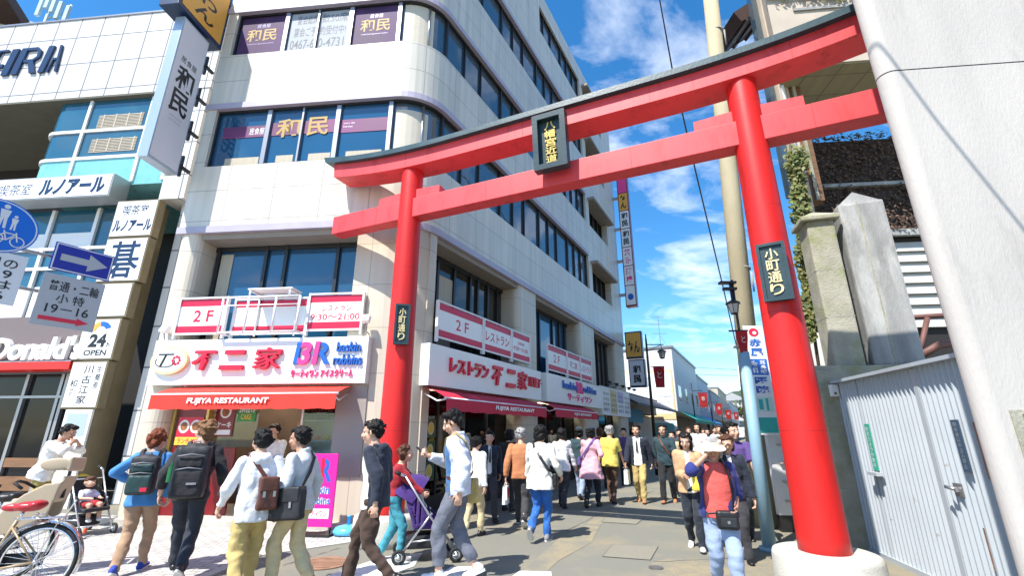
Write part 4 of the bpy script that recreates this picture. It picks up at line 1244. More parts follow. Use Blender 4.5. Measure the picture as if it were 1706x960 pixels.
b = MB(PM); b.bbox(px0, px0 + .45, -.012, .0, pz1 - .05, pz0, .003); b.m(1); b.box(px0 + .07, px0 + .45, -.016, -.0121, pz0 - .10, pz0 - .03); b.build('stone_plate', ['old_concrete', 'shop_wood'], t)
# overhead service wire above the pier: only its shadow falls into the picture
c = []
for px, py in ((1432, 44), (1462, 66), (1500, 118), (1560, 200), (1640, 300), (1720, 400)):
    x, z = inframe(PM, px, py, 0)
    c.append(PM @ Vector((x, 0, z)) - sdir * 4.2)
b = MB(); b.tube(c, .013, 6); tag(b.build('service_wire', 'cable'), 'dark service wire high above the white pier, its shadow crossing the pier', 'wire')
# corrugated gate
GA = R(12)
GP = Vector((4.86, 7.0)); gd = Vector((-math.sin(GA), -math.cos(GA)))
GM = frame(GP, gd.x, gd.y)          # x towards the camera; outward (-y) points to the left, at the street
t = root('steel_gate', GM, 'pale grey corrugated steel gate with rust spots between concrete post and white pier', 'gate')
b = MB(GM); L = 3.6; z0, z1 = .06, 2.22; p_ = .085
n = int(L / p_)
vs = []; fs = []
prof = [(0, 0), (.20, 0), (.42, -.046), (.62, -.046), (.84, 0)]
pr = [(k * p_ + a * p_, y) for k in range(n) for a, y in prof]
for x, y in pr: vs += [(x, y, z0), (x, y, z1)]
for k in range(len(pr) - 1): fs.append((2 * k, 2 * k + 2, 2 * k + 3, 2 * k + 1))
b.add(vs, fs); b.build('corrugated_sheet', 'gate_steel', t)
b = MB(GM); b.box(-.05, L, -.12, .04, 2.215, 2.255)
b.box(-.05, .0, -.06, .04, .02, 2.199); b.box(.62, .66, -.044, .0, .06, 2.199); b.box(1.93, 1.99, -.05, .0, .06, 2.199); b.box(-.05, L, -.06, .04, .0, .059)
b.build('frame', 'gate_steel', t)
gx = lambda px, py: inframe(GM, px, py, -.05)
x0, z0 = gx(1440, 707); x1, z1 = gx(1465, 785)
b = MB(GM); b.box(x0, x0 + .11, -.056, -.047, z1 + .0, z0); b.m(1); vwrite(b, '防犯カメラ作動中', x0 + .055, .06, z1 + .03, z0 - .03, -.0575, .004); b.m(2); b.box(x0 - .02, x0 + .2, -.13, -.047, z1 - .06, z1 - .02)
b.build('notice', ['label_green', 'white', 'gate_steel'], t)
x0, z0 = gx(1587, 700); x1, z1 = gx(1618, 788)
b = MB(GM); b.box(x0, x0 + .10, -.075, -.062, z1, z0); b.m(1); vwrite(b, '関係者以外立入禁止', x0 + .05, .05, z1 + .03, z0 - .02, -.0765, .004); b.build('notice', ['label_slate', 'sign_case'], t)
x0, z0 = gx(1597, 815)
b = MB(GM); b.bbox(x0 - .06, x0 + .06, -.058, -.046, z0 - .07, z0 + .05, .003); b.tube([(x0, -.045, z0), (x0, -.10, z0), (x0 - .08, -.11, z0 + .01)], .018, 8); b.lathe([(.028, 0), (.03, .03), (.0, .032)], (x0, -.06, z0 - .03), 12)
b.build('handle', 'steel_frame', t)
for (pa_, pb_, w_) in (((1618, 704), (1652, 800), .03), ((1636, 880), (1660, 955), .022)):
    x0, z0 = gx(*pa_); x1, z1 = gx(*pb_)
    b = MB(GM); b.box((x0 + x1) / 2 - w_ / 2, (x0 + x1) / 2 + w_ / 2, -.0482, -.0465, z1, z0)
    b.build('rust_streak', 'rust_iron', t)
# old concrete gate post block and the two tall pillars behind the gate
CM = frame((4.585, 6.98), 1, -.10)
t = root('concrete_post', CM, 'mossy square concrete post block between the red gateway post and the steel gate', 'post')
b = MB(CM); b.bbox(0, 2.4, 0.03, .95, -.02, 2.50, .02); b.bbox(-.02, .26, -.06, .029, -.02, 2.42, .02)
b.m(1); b.box(-.001, .262, -.0615, .03, 1.62, 1.628); b.box(-.001, .262, -.0615, .03, .78, .788)
b.build('block', ['old_concrete', 'grey_concrete'], t)
b = MB(CM); b.bbox(.10, .20, -.13, -.0615, 2.03, 2.20, .008); b.m(1); b.box(.13, .16, -.134, -.1305, 2.06, 2.09); b.build('bell_box', ['white', 'shop_wood'], t)
t = root('stone_pillar', (5.35, 7.5, 2.5), 'mossy concrete pillar with a pyramid cap, left one of the old pair', 'pillar', 'old gate pillars')
c = MB(frame((5.05, 7.22), 1, -.28)); c.bbox(0.02, .44, 0, .45, 2.5, 5.0, .03); c.m(1); c.box(.018, .442, -.002, .452, 4.1, 4.107); c.box(.018, .442, -.002, .452, 3.3, 3.307)
c.build('shaft', ['old_concrete', 'grey_concrete'], t)
c = MB(frame((5.05, 7.22), 1, -.28)); c.bbox(-.06, .52, -.08, .53, 5.0, 5.08, .02); c.add([(-.04, -.06, 5.08), (.50, -.06, 5.08), (.50, .51, 5.08), (-.04, .51, 5.08), (.23, .22, 5.26)], [(0, 1, 4), (1, 2, 4), (2, 3, 4), (3, 0, 4)]); c.build('cap', 'old_concrete', t)
t = root('stone_pillar', (6.1, 7.4, 2.5), 'taller streaked grey concrete pillar beside the mossy capped one', 'pillar', 'old gate pillars')
c = MB(frame((5.60, 7.12), 1, -.38)); c.bbox(0, .66, -.02, .5, 2.5, 5.28, .05); c.add([(0.03, 0.02, 5.27), (.63, 0.02, 5.27), (.63, .48, 5.27), (.03, .48, 5.27), (.28, .06, 5.50), (.28, .44, 5.50)], [(0, 1, 4), (1, 2, 5, 4), (2, 3, 5), (3, 0, 4, 5)]); c.m(1); c.box(.27, .29, -.024, .0, 2.5, 5.27); c.build('shaft', ['grey_concrete', 'old_concrete'], t)
# ivy-grown building behind
Q0 = Vector((5.58, 7.72)); QB = Q0 + S2 * 1.7
IV = frame(QB, F2.x, F2.y)
ib = root('ivy_building', IV, 'old building overgrown with dry ivy behind the concrete pillars, with an overhanging upper floor', 'building')
w = MB(IV); w.box(.28, 9, 0, .35, 5.55, 7.95); w.m(1); w.box(.28, 9, -.10, -.001, 5.52, 5.66); w.box(.28, 9, -.12, -.001, 6.72, 6.80); w.build('ivy_wall', ['ivy_wall', 'grey_concrete'], ib)
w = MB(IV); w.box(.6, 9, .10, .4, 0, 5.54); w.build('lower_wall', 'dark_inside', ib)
w = MB(IV)
for k in range(8):
    z = 3.55 + k * .235
    w.add([(1.75, .02, z), (9, .02, z), (9, .085, z + .225), (1.75, .085, z + .225), (1.75, .09, z), (9, .09, z), (9, .09, z + .225), (1.75, .09, z + .225)], [(0, 1, 2, 3), (4, 7, 6, 5), (0, 4, 5, 1), (3, 2, 6, 7), (0, 3, 7, 4), (1, 5, 6, 2)])
w.build('siding', 'siding', ib)
w = MB(frame(Q0, F2.x, F2.y)); 
def para(mb, z0, z1, x0, x1, d0, d1):
    P_ = [Q0 + F2 * x0 + S2 * d0, Q0 + F2 * x1 + S2 * d0, Q0 + F2 * x1 + S2 * d1, Q0 + F2 * x0 + S2 * d1]
    mb.M = Matrix.Identity(4); mb.prism([(p.x, p.y) for p in P_], z0, z1)
para(w, 8.80, 14.5, 0, 8, 0, 1.75)
w.build('upper_floor', 'upper_wall', ib)
s = MB(); para(s, 8.77, 8.798, .02, 7.9, .03, 1.72); s.build('soffit', 'soffit_tile', ib)
s = MB(); para(s, 10.62, 10.72, -.05, 8, -.10, -.002); para(s, 10.2, 10.26, .5, 8, -.04, -.002); s.build('ledge', 'grey_concrete', ib)
p1_ = atY(1306, 160, 8.3)
s = MB(frame((p1_.x, p1_.y), F2.x, F2.y)); s.box(-.08, .12, 0, .3, 5.2, 13.5); s.m(1); s.box(.12, .38, .03, .3, 6.0, 13.5); s.m(2); s.tube([(-.02, -.05, 5.6), (-.02, -.05, 13.5)], .035, 8); s.m(3); s.box(-.22, -.12, .1, .3, 6.2, 13.5); s.m(4); s.box(.2, .26, -.02, .029, 6.0, 13.5)
s.build('corner_pier', ['upper_wall', 'shop_wood', 'sign_white', 'grey_glass', 'old_concrete'], ib)
e_ = atY(1224, 52, 9.0)
s = MB(frame((e_.x, e_.y), F2.x, F2.y, e_.z) @ Matrix.Rotation(R(-34), 4, 'Y') @ Matrix.Rotation(R(10), 4, 'X'))
s.box(0, 1.9, -.35, 1.0, 0, .30)
for k in range(3): s.box(.1 + k * .42, .16 + k * .42, -.36, 1.0, -.06, -.001)
s.build('eave', 'brown_eave', ib)
for k in range(3):
    s = MB(); a = atY(1226 + k * 9, 58, 9.1); b_ = atY(1202 + k * 4, 92, 9.1); s.tube([a, b_], .012, 5); s.build('stay_wire', 'cable', ib)
# ivy: many leaves over the wall and a hanging column of it
def leaves(name, m_, n, fn, size, parent, seed):
    rs = random.Random(seed); mb = MB()
    for i in range(n):
        p, nrm = fn(rs)
        s_ = size * rs.uniform(.6, 1.4)
        a = rs.uniform(0, 6.28)
        t1 = Vector((math.cos(a), math.sin(a) * .4, math.sin(a))).normalized(); nn = (Vector(nrm) + Vector((rs.uniform(-.6, .6), rs.uniform(-.6, .6), rs.uniform(-.3, .8)))).normalized()
        t1 = (t1 - nn * t1.dot(nn)).normalized(); t2 = nn.cross(t1)
        p = Vector(p)
        q = [p - t1 * s_, p - t2 * s_ * .55 + t1 * .15 * s_, p + t1 * s_, p + t2 * s_ * .55 + t1 * .15 * s_]
        mb.m(rs.randint(0, len(m_) - 1)); mb.add(q, [(0, 1, 2, 3)])
    return mb.build(name, m_, parent)
def onwall(rs):
    x = rs.uniform(.28, 5.5); z = rs.uniform(5.6, 8.05)
    return IV @ Vector((x, -.03 - abs(rs.gauss(0, .06)), z)), (0, -1, .2)
leaves('dry_ivy', ['leaf_dry', 'vine', 'ivy_wall', 'leaf_dry'], 6500, onwall, .036, ib, 3)
def topedge(rs):
    return IV @ Vector((rs.uniform(.25, 5.5), rs.gauss(0, .1), 7.98 + abs(rs.gauss(0, .09)))), (0, -.5, 1)
leaves('ivy_leaves', ['leaf_a', 'leaf_b'], 420, topedge, .055, ib, 4)
c0 = atY(1316, 250, 8.05); c1 = atY(1340, 565, 8.05)
t = root('hanging_ivy', c1, 'column of hanging green ivy just right of the red gateway post', 'ivy')
def colfn(rs):
    k = rs.random(); p = c0.lerp(c1, k); w_ = .20 * (1 - .5 * k) + .05 * math.sin(k * 23)
    a = rs.uniform(0, 6.28); rr = w_ * math.sqrt(rs.random())
    return p + Vector((math.cos(a) * rr + .12, math.sin(a) * rr * .7, rs.gauss(0, .05))), (-.4, -1, .2)
leaves('foliage', ['leaf_a', 'leaf_b', 'leaf_b'], 2600, colfn, .05, t, 5)
m_ = MB(); m_.tube([c0 + Vector((.1, .1, .2)), c0.lerp(c1, .5) + Vector((.12, .1, 0)), Vector((c1.x + .1, c1.y + .1, 0))], .03, 6); m_.build('stem', 'vine', t)
t = root('ledge_ivy', Q0.to_3d() + Vector((0, 0, 10.7)), 'sparse green ivy trailing along the ledge of the overhanging upper floor', 'ivy')
def ledgefn(rs):
    x = rs.uniform(.1, 3.2); p = Q0 + F2 * x + S2 * -.08
    return Vector((p.x, p.y, 10.70 - abs(rs.gauss(0, .14)) + .1 * math.sin(x * 3))), (0, -1, .3)
leaves('foliage', ['leaf_a', 'leaf_b'], 520, ledgefn, .045, t, 6)
b = MB(); b.tube([tuple((Q0 + F2 * x + S2 * -.06).to_3d() + Vector((0, 0, 10.66 + .06 * math.sin(x * 3)))) for x in [i * .3 for i in range(12)]], .012, 5); b.build('stem', 'vine', t)
# brown pipes by the pillars
t = root('drain_pipe', (7.4, 8.6, 3.1), 'reddish brown pipes and beams beside the taller grey pillar', 'pipe')
a_ = atY(1528, 560, 8.4); b_ = atY(1600, 545, 8.4)
m_ = MB(); m_.tube([atY(1500, 530, 8.6), atY(1640, 522, 8.6)], .05, 8); m_.tube([atY(1545, 530, 8.5), atY(1530, 600, 8.5)], .045, 8); m_.tube([atY(1535, 592, 8.4), atY(1565, 575, 8.4), atY(1610, 570, 8.4)], .07, 8)
mat('pipe_brown', (0.16, 0.07, 0.055), 0.6, var=0.15); m_.build('pipe_run', 'pipe_brown', t)
# ------------------------------------------------------------------ poles, lamps, signs of the street
t = root('utility_pole', (4.32, 8.6, 0), 'thick weathered concrete utility pole behind the red gateway', 'utility pole')
pa = atY(1181, -30, 8.6)
b = MB(); b.tube([(4.30, 8.6, 0), (4.30 + (pa.x - 4.30) * .5, 8.6, pa.z * .5), (pa.x, 8.6, pa.z)], .19, 16, r2=.165); 
for py in (55, 250, 450): 
    q = atY(1187 + py * .105, py, 8.6); b.m(1); b.tube([(q.x, q.y, q.z), (q.x + .002, q.y, q.z + .03)], .182, 16); b.tube([(q.x + .1, q.y - .17, q.z - .5), (q.x + .1, q.y - .19, q.z - .1)], .02, 6)
b.build('pole_shaft', ['pole_concrete', 'grey_concrete'], t)
tl, br = atY(1241, 543, 7.9), atY(1296, 725, 7.9)
ct = root('clinic_sign', (tl.x + .16, 7.9, br.z), 'tall white clinic sign with blue characters fixed on the concrete utility pole', 'sign')
wd = .34; xm = (tl.x + br.x - wd) / 2 + wd / 2
Mx = frame((xm, 7.9), 1, 0)
b = MB(Mx); b.box(-wd / 2, wd / 2, 0, .02, br.z, tl.z); H_ = tl.z - br.z
b.m(1); vwrite(b, '赤尾', 0, .22, br.z + H_ * .70, br.z + H_ * .88, -.004, .03); vwrite(b, '医院', 0, .22, br.z + H_ * .36, br.z + H_ * .52, -.004, .03)
b.box(-.15, .15, -.003, -.0005, br.z + H_ * .53, br.z + H_ * .68); b.m(0); vwrite(b, '耳鼻咽', .07, .10, br.z + H_ * .54, br.z + H_ * .67, -.0045, .02); vwrite(b, '喉科', -.07, .10, br.z + H_ * .54, br.z + H_ * .67, -.0045, .02)
b.m(2); oval(b, .0, br.z + H_ * .935, .085, .075, -.004, -.0005, 20); b.m(0); oval(b, .01, br.z + H_ * .93, .035, .03, -.006, -.0041, 14)
b.m(3); b.box(-.16, .16, -.003, -.0005, br.z + .03, br.z + H_ * .15); b.m(4); b.box(-.13, .13, -.003, -.0005, br.z + H_ * .2, br.z + H_ * .33); b.m(3); b.box(-.10, -.03, -.005, -.0031, br.z + H_ * .22, br.z + H_ * .31); b.box(.02, .06, -.005, -.0031, br.z + H_ * .21, br.z + H_ * .32)
mat('sign_teal', (0.05, 0.45, 0.40), 0.4); mat('sign_mint', (0.60, 0.78, 0.72), 0.4)
b.build('panel', ['sign_white', 'letter_blue', 'letter_red', 'sign_teal', 'sign_mint'], ct)
b = MB(Mx)
for z in (br.z + .3, tl.z - .3): b.box(-.1, .1, .021, .6, z, z + .04)
b.build('bracket', 'steel_frame', ct)
def lantern(mb, c, s=1.0):
    x, y, z = c
    mb.m(0).lathe([(.02 * s, .30 * s), (.19 * s, .20 * s), (.20 * s, .18 * s), (.16 * s, .17 * s)], c, 6)
    mb.m(1).lathe([(.09 * s, -.06 * s), (.14 * s, .17 * s)], c, 6)
    mb.m(0).lathe([(.03 * s, -.10 * s), (.095 * s, -.08 * s), (.095 * s, -.06 * s)], c, 6)
    for k in range(6):
        a = k * math.pi / 3
        mb.tube([(x + .092 * s * math.cos(a), y + .092 * s * math.sin(a), z - .06 * s), (x + .142 * s * math.cos(a), y + .142 * s * math.sin(a), z + .17 * s)], .009 * s, 4)
mat('lantern_glass', (0.45, 0.45, 0.42), 0.3)
bp = gnd(1283, 919)
t = root('street_lamp', bp, 'slim pale blue pole with a small gateway-shaped lamp bracket, right of the road', 'street lamp')
b = MB(); zt_ = atY(1245, 588, 7.0).z; b.tube([bp, (bp.x + .05, bp.y, zt_)], .088, 14, r2=.076); b.tube([(bp.x, bp.y, 0), (bp.x, bp.y, .05)], .13, 14); b.build('post', 'pole_blue', t)
lx = atY(1222, 512, 7.0)
b = MB(); b.m(0).tube([(bp.x + .05, 7.0, zt_), (bp.x + .05, 7.0, lx.z + .45)], .022, 6)
b.box(lx.x - .12, bp.x + .1, 6.96, 7.04, lx.z + .28, lx.z + .32); b.box(lx.x - .17, bp.x + .1, 6.95, 7.05, lx.z + .385, lx.z + .42); b.tube([(lx.x, 7, lx.z + .1), (lx.x, 7, lx.z + .4)], .02, 5)
lantern(b, (lx.x, 7.0, lx.z - .06), .62); b.build('lantern', ['dark_frame', 'lantern_glass'], t)
def bannerflag(u0, v0, z0, z1, w_, label, parent_pole=None, yaw=0.0, m_='crimson_cloth'):
    pass
mat('crimson_cloth', (0.34, 0.008, 0.015), 0.8, var=0.15)
mat('red_cloth', (0.33, 0.010, 0.012), 0.8, var=0.35, vscale=3)
mat('cream_mark', (0.55, 0.50, 0.45), 0.8)
def hang(cx_, cy_, z0, z1, w_, label, name='hanging_banner', m_='crimson_cloth', text='と', tail=True):
    M_ = frame((cx_, cy_), F2.x, F2.y)
    t_ = root(name, M_ @ Matrix.Translation((0, 0, z0)), label, 'banner')
    b_ = MB(M_); n_ = 8; vs = []; fs = []
    for i in range(n_ + 1):
        k = i / n_; ww = w_ / 2 * (1 - .18 * k)
        vs += [(-ww, .02 * math.sin(k * 5), z1 - (z1 - z0) * k), (ww, -.03 * math.sin(k * 4 + 1), z1 - (z1 - z0) * k)]
    for i in range(n_): fs.append((2 * i, 2 * i + 2, 2 * i + 3, 2 * i + 1))
    b_.add(vs, fs); b_.m(1); write(b_, text, -w_ * .2, w_ * .2, z0 + (z1 - z0) * .45, z0 + (z1 - z0) * .75, -.05, .0)
    b_.build('cloth', [m_, 'cream_mark'], t_)
    c_ = MB(M_); c_.tube([(-w_ / 2 - .1, 0, z1 + .01), (w_ / 2 + .02, 0, z1 + .01)], .014, 6); c_.build('rod', 'dark_frame', t_)
    return t_
q = atY(1236, 562, 7.0)
hang(q.x - .05, 6.9, q.z - .26, q.z + .07, .16, 'dark red banner hanging from the slim pale blue lamp pole', text='と')
# black lamp post on the left of the street
lp = gnd(1096, 792)
t = root('street_lamp', (lp.x, lp.y, 0), 'black lamp post with a lantern arm standing amid the crowd of walkers', 'street lamp')
tp = atY(1081, 568, lp.y)
b = MB(); b.tube([(lp.x, lp.y, 0), (lp.x, lp.y, 1.0)], .10, 10, r2=.07); b.tube([(lp.x, lp.y, 1.0), (lp.x, lp.y, tp.z)], .07, 10, r2=.04); b.lathe([(.04, 0), (.02, .25), (0, .3)], (lp.x, lp.y, tp.z), 8); b.build('post', 'dark_frame', t)
la = atY(1103, 592, lp.y)
b = MB(); b.tube([(lp.x, lp.y, la.z + .42), (la.x + .1, lp.y, la.z + .42)], .02, 6); b.tube([(lp.x, lp.y, la.z + .15), (la.x, lp.y, la.z + .42)], .012, 5); b.tube([(la.x, lp.y, la.z + .2), (la.x, lp.y, la.z + .42)], .014, 5); lantern(b, (la.x, lp.y, la.z - .05), 1.0); b.build('lantern', ['dark_frame', 'lantern_glass'], t)
hb = atY(1098, 628, lp.y)
hang(hb.x, lp.y - .05, hb.z - .42, hb.z + .38, .42, 'dark red banner with white script hanging from the black lamp post')
# white slatted box wall behind the right post
M_ = frame((4.32, 8.15), 1, -.1)
t = root('white_partition', M_, 'low white partition with small wooden ledges behind the right red post', 'partition')
b = MB(M_); b.box(0, .95, 0, .12, 0.25, 1.62); b.m(1); b.box(0, .95, .01, .11, 0, .249); b.build('panel', ['white', 'dark_frame'], t)
for k in range(4):
    b = MB(M_); b.box(.12, .42, -.06, -.001, .45 + k * .29, .475 + k * .29); b.build('ledge', 'upper_wall', t)
M_ = frame(st(5.2, 5.75), S2.x, S2.y)
t = root('nobori_flag', M_, 'narrow deep blue vertical flag with white spots beside the pale blue pole', 'flag')
nb = atY(1247, 640, 9.6)
b = MB(frame((nb.x, nb.y), 1, -.3)); b.box(-.13, .13, 0, .006, .75, 2.75); b.m(1)
for k in range(7): oval(b, -.02, .95 + k * .27, .05, .07, -.003, -.0005, 10)
b.build('cloth', ['letter_blue', 'sign_white'], t)
b = MB(frame((nb.x, nb.y), 1, -.3)); b.tube([(-.15, 0, 0), (-.15, 0, 2.85)], .012, 6); b.build('rod', 'white_steel', t)
# wire
t = MB(); t.tube([atY(1092, -40, 9.5), atY(1120, 115, 12), atY(1160, 290, 17), atY(1205, 480, 27), atY(1232, 600, 42)], .016, 5, r2=.05)
tag(t.build('overhead_wire', 'cable'), 'single dark overhead wire crossing the sky behind the gateway', 'wire')
for k, (y0_, y1_) in enumerate(((612, 618), (624, 627))):
    t = MB(); t.tube([atY(1150, y0_, 60), atY(1250, y1_, 60)], .03, 5)
    tag(t.build('overhead_wire', 'cable'), ['thin wire crossing low over the far street, upper of two', 'thin wire crossing low over the far street, lower of two'][k], 'wire')
# projecting signs at the far end of the corner building
BP = CX + S2 * 15.55
PJ = Matrix(((SN.x, S2.x, 0, BP.x), (SN.y, S2.y, 0, BP.y), (0, 0, 1, 0), (0, 0, 0, 1)))   # x outwards across the street, y along it
t = root('vertical_sign', PJ @ Matrix.Translation((.6, .1, 7.4)), 'tall narrow vertical sign of stacked shop names at the far end of the corner building', 'sign')
b = MB(PJ); b.bbox(.30, .84, 0, .34, 7.4, 14.7, .01); b.build('case', 'burgundy', t)
b = MB(PJ); mm = ['sign_white', 'letter_black', 'orange_sign', 'letter_pink', 'letter_blue']
cells = [('', 3), ('わん', 2), ('和民', 0), ('和民', 0), ('茶房', 0), ('酒場', 0), ('', 0)]
zc = 14.65
for k, (s_, ci) in enumerate(cells):
    h_ = 1.03
    b.m(ci); b.box(.35, .80, -.012, -.0005, zc - h_ + .05, zc)
    if s_: b.m([1, 1, 1, 1, 3, 3, 4][k]); vwrite(b, s_, .575, .32, zc - h_ + .12, zc - .06, -.016, .04)
    zc -= h_
b.m(4); oval(b, .575, 7.9, .14, .17, -.015, -.0121, 14)
b.build('face', mm, t)
for z in (8.0, 9.8, 11.6, 13.4):
    b = MB(PJ); b.box(-.05, .299, .1, .22, z, z + .15); b.build('bracket', 'steel_frame', t)
t = root('orange_pub_sign', PJ @ Matrix.Translation((.5, .1, 4.85)), 'small orange box sign with handwritten hiragana at the far end of the corner building', 'sign')
b = MB(PJ); b.bbox(.12, .92, 0, .3, 4.85, 6.15, .01); b.build('case', 'letter_navy', t)
b = MB(PJ); b.box(.17, .87, -.012, -.0005, 4.93, 6.08); b.m(1); write(b, 'わん', .25, .80, 5.1, 5.7, -.015, .04); b.build('face', ['orange_sign', 'letter_black'], t)
t = root('pub_box_sign', PJ @ Matrix.Translation((.5, .1, 3.5)), 'small pale box sign with two dark characters under the small orange sign', 'sign')
b = MB(PJ); b.bbox(.2, .96, 0, .3, 3.5, 4.80, .01); b.build('case', 'letter_navy', t)
b = MB(PJ); b.box(.25, .91, -.012, -.0005, 3.58, 4.74); b.m(1); vwrite(b, '和民', .58, .36, 3.66, 4.55, -.015, .05); b.build('face', ['blade_face', 'letter_black'], t)
# ------------------------------------------------------------------ houses farther up the street
tiled('house_white', (0.66, 0.645, 0.62), (0.5, 0.5, 0.48), 4, 3, .02, .7, 0, .03, .1, streak=.08)
mat('house_blue', (0.36, 0.42, 0.48), 0.6, var=0.08)
mat('house_beige', (0.50, 0.42, 0.31), 0.7, var=0.1)
mat('house_grey', (0.38, 0.38, 0.38), 0.7, var=0.1)
mat('roof_dark', (0.07, 0.07, 0.08), 0.6)
mat('awning_green', (0.01, 0.28, 0.20), 0.6)
mat('awning_blue', (0.05, 0.30, 0.55), 0.6)
mat('mural_cream', (0.72, 0.56, 0.30), 0.6, var=0.08)
mat('shop_glow', (0.16, 0.13, 0.10), 0.5, var=0.5, vscale=1.0)
def house(u0, u1, v, dep, z, m_, label, wins=(), side=1, floors=2, awn=None, roof='flat'):
    """house on the left (side 1) or right (-1) of the street; local x along the street, -y to the road"""
    if side == 1: o = st(u0, v); M_ = frame(o, S2.x, S2.y)
    else: o = st(u1, v); M_ = frame(o, -S2.x, -S2.y)
    L_ = u1 - u0
    t_ = root('town_house', M_, label, 'house', 'houses along the street')
    b_ = MB(M_); b_.box(0, L_, 0, dep, 2.9 if z > 4 else 2.6, z); b_.box(0, L_, .9, dep, 0, 2.9 if z > 4 else 2.6)
    b_.build('wall', m_, t_)
    b_ = MB(M_); b_.box(-.08, L_ + .08, -.12, dep + .1, z + .001, z + .16); b_.build('roof', 'roof_dark' if roof == 'dark' else 'steel_frame', t_)
    b_ = MB(M_); b_.box(.1, L_ - .1, .55, .62, .15, 2.55); b_.build('shop_front', 'shop_glow', t_)
    nW = max(2, int(L_ / 3.2))
    zz = 3.6
    while zz + 1.3 < z:
        for k in range(nW):
            x = L_ * (k + .5) / nW
            b_ = MB(M_); b_.box(x - .75, x + .75, -.03, .04, zz, zz + 1.3); w_ = b_.build('window', 'white_steel', t_)
            b_ = MB(M_); b_.box(x - .69, x - .03, -.036, -.0301, zz + .06, zz + 1.24); b_.box(x + .03, x + .69, -.036, -.0301, zz + .06, zz + 1.24); b_.build('pane', 'grey_glass', w_)
        zz += 2.7
    if awn:
        b_ = MB(M_); b_.add([(.2, -.02, 2.95), (L_ - .2, -.02, 2.95), (L_ - .2, -1.1, 2.35), (.2, -1.1, 2.35), (.2, -1.1, 2.1), (L_ - .2, -1.1, 2.1)], [(0, 3, 2, 1), (3, 4, 5, 2)]); b_.build('awning', awn, t_)
    return t_, M_
t, M_ = house(29.5, 43.5, .15, 9, 7.55, 'house_white', 'white block with a large framed advertisement on its near end wall and a green awning', awn='awning_green')
EM = frame(st(29.5, -7.0), SN.x, SN.y)       # near end wall, faces back down the street
b = MB(EM); b.box(.6, 7.0, -.06, -.001, 2.35, 5.9); b.m(1); b.box(.72, 6.88, -.068, -.0601, 2.75, 5.78)
b.m(2); b.box(.8, 3.2, -.072, -.0681, 3.2, 5.6)
for k in range(7):
    b.m(3 if k % 2 else 1); b.box(.85 + k * .33, 1.0 + k * .33, -.075, -.0721, 3.3 + (k % 3) * .2, 5.5 - (k % 2) * .4)
b.m(4); write(b, '手作りの店', 4.9, 5.4, 4.6, 5.6, -.07, .02); write(b, '工房', 5.0, 5.5, 3.3, 3.9, -.07, .04); write(b, 'Kamakura', 5.9, 6.8, 3.9, 4.1, -.07, 0); write(b, 'since 1950', 5.9, 6.8, 3.5, 3.62, -.07, 0)
b.build('wall_advert', ['mural_cream', 'sign_white', 'letter_lilac', 'letter_blue', 'letter_navy'], t)
b = MB(EM); b.box(2.0, 7.0, -.03, -.001, .2, 2.3); b.m(1); b.box(4.0, 6.8, -.05, -.0301, .4, 2.1); b.build('end_shop_front', ['white', 'aqua_panel'], t)
an = atY(1122, 560, 33)
b = MB(); q = st(33, -1.2); b.tube([(q[0], q[1], 7.6), (q[0], q[1], 11.0)], .03, 5); 
for z, l_ in ((10.8, .5), (10.2, .8), (9.4, .6)): b.tube([(q[0] - l_, q[1], z), (q[0] + l_, q[1], z)], .02, 4)
b.tube([(q[0], q[1], 9.3), (q[0] - 1.4, q[1], 7.7)], .012, 4); b.tube([(q[0], q[1], 9.3), (q[0] + .9, q[1], 7.7)], .012, 4)
b.build('roof_aerial', 'steel_frame', t)
house(44, 55, .1, 8, 6.9, 'house_blue', 'pale blue-grey two-storey house just past the white block', awn='awning_blue')
house(55.3, 68, .3, 8, 6.2, 'house_grey', 'grey two-storey house past the pale blue-grey one')
house(68.5, 86, .2, 8, 7.6, 'house_beige', 'beige three-storey house in the far row on the left of the street')
house(87, 120, .5, 8, 6.6, 'house_white', 'long low white house near the far end of the left row')
t, M_ = house(16.4, 28.6, -1.2, 7, 3.5, 'house_grey', 'low dark shop with a sloping eave between the corner building and the white block', roof='dark')
b = MB(M_); b.add([(0, .2, 3.6), (12.2, .2, 3.6), (12.2, -1.5, 2.75), (0, -1.5, 2.75), (0, .2, 3.72), (12.2, .2, 3.72), (12.2, -1.5, 2.87), (0, -1.5, 2.87)], [(0, 3, 2, 1), (4, 5, 6, 7), (3, 7, 6, 2), (0, 4, 7, 3), (1, 2, 6, 5)]); b.build('eave', 'roof_dark', t)
b = MB(M_); b.box(.3, 5.5, -.5, -.4, 2.0, 2.7); b.build('shop_awning', 'awning_blue', t)
b = MB(M_); b.box(6, 11.8, .2, .5, .2, 2.4); b.build('display_wall', 'house_white', t)
house(13, 28, 6.9, 8, 6.2, 'house_white', 'white house on the right of the street behind the utility pole', side=-1)
house(28.5, 45, 6.9, 8, 6.6, 'house_beige', 'beige house farther up on the right of the street', side=-1, awn='awning_blue')
house(45.5, 70, 6.8, 8, 6.0, 'house_grey', 'grey house in the far row on the right of the street', side=-1)
house(71, 118, 6.3, 8, 6.4, 'house_white', 'long white house at the far end of the right row', side=-1)
c = st(128, -4)
t = root('end_house', frame(c, SN.x, SN.y), 'white gabled house closing the far end of the street', 'house', 'houses along the street')
EMx = frame(c, SN.x, SN.y)
b = MB(EMx); b.box(0, 6.5, 0, 8, 0, 9); b.box(6.6, 14, 2, 10, 0, 6.5); b.build('wall', 'house_white', t)
b = MB(EMx); b.extr([(-.4, 9.01), (6.9, 9.01), (3.25, 11)], -.4, 8); b.extr([(6.4, 6.51), (14.4, 6.51), (10.3, 8.2)], 1.6, 10); b.build('roof', 'house_grey', t)
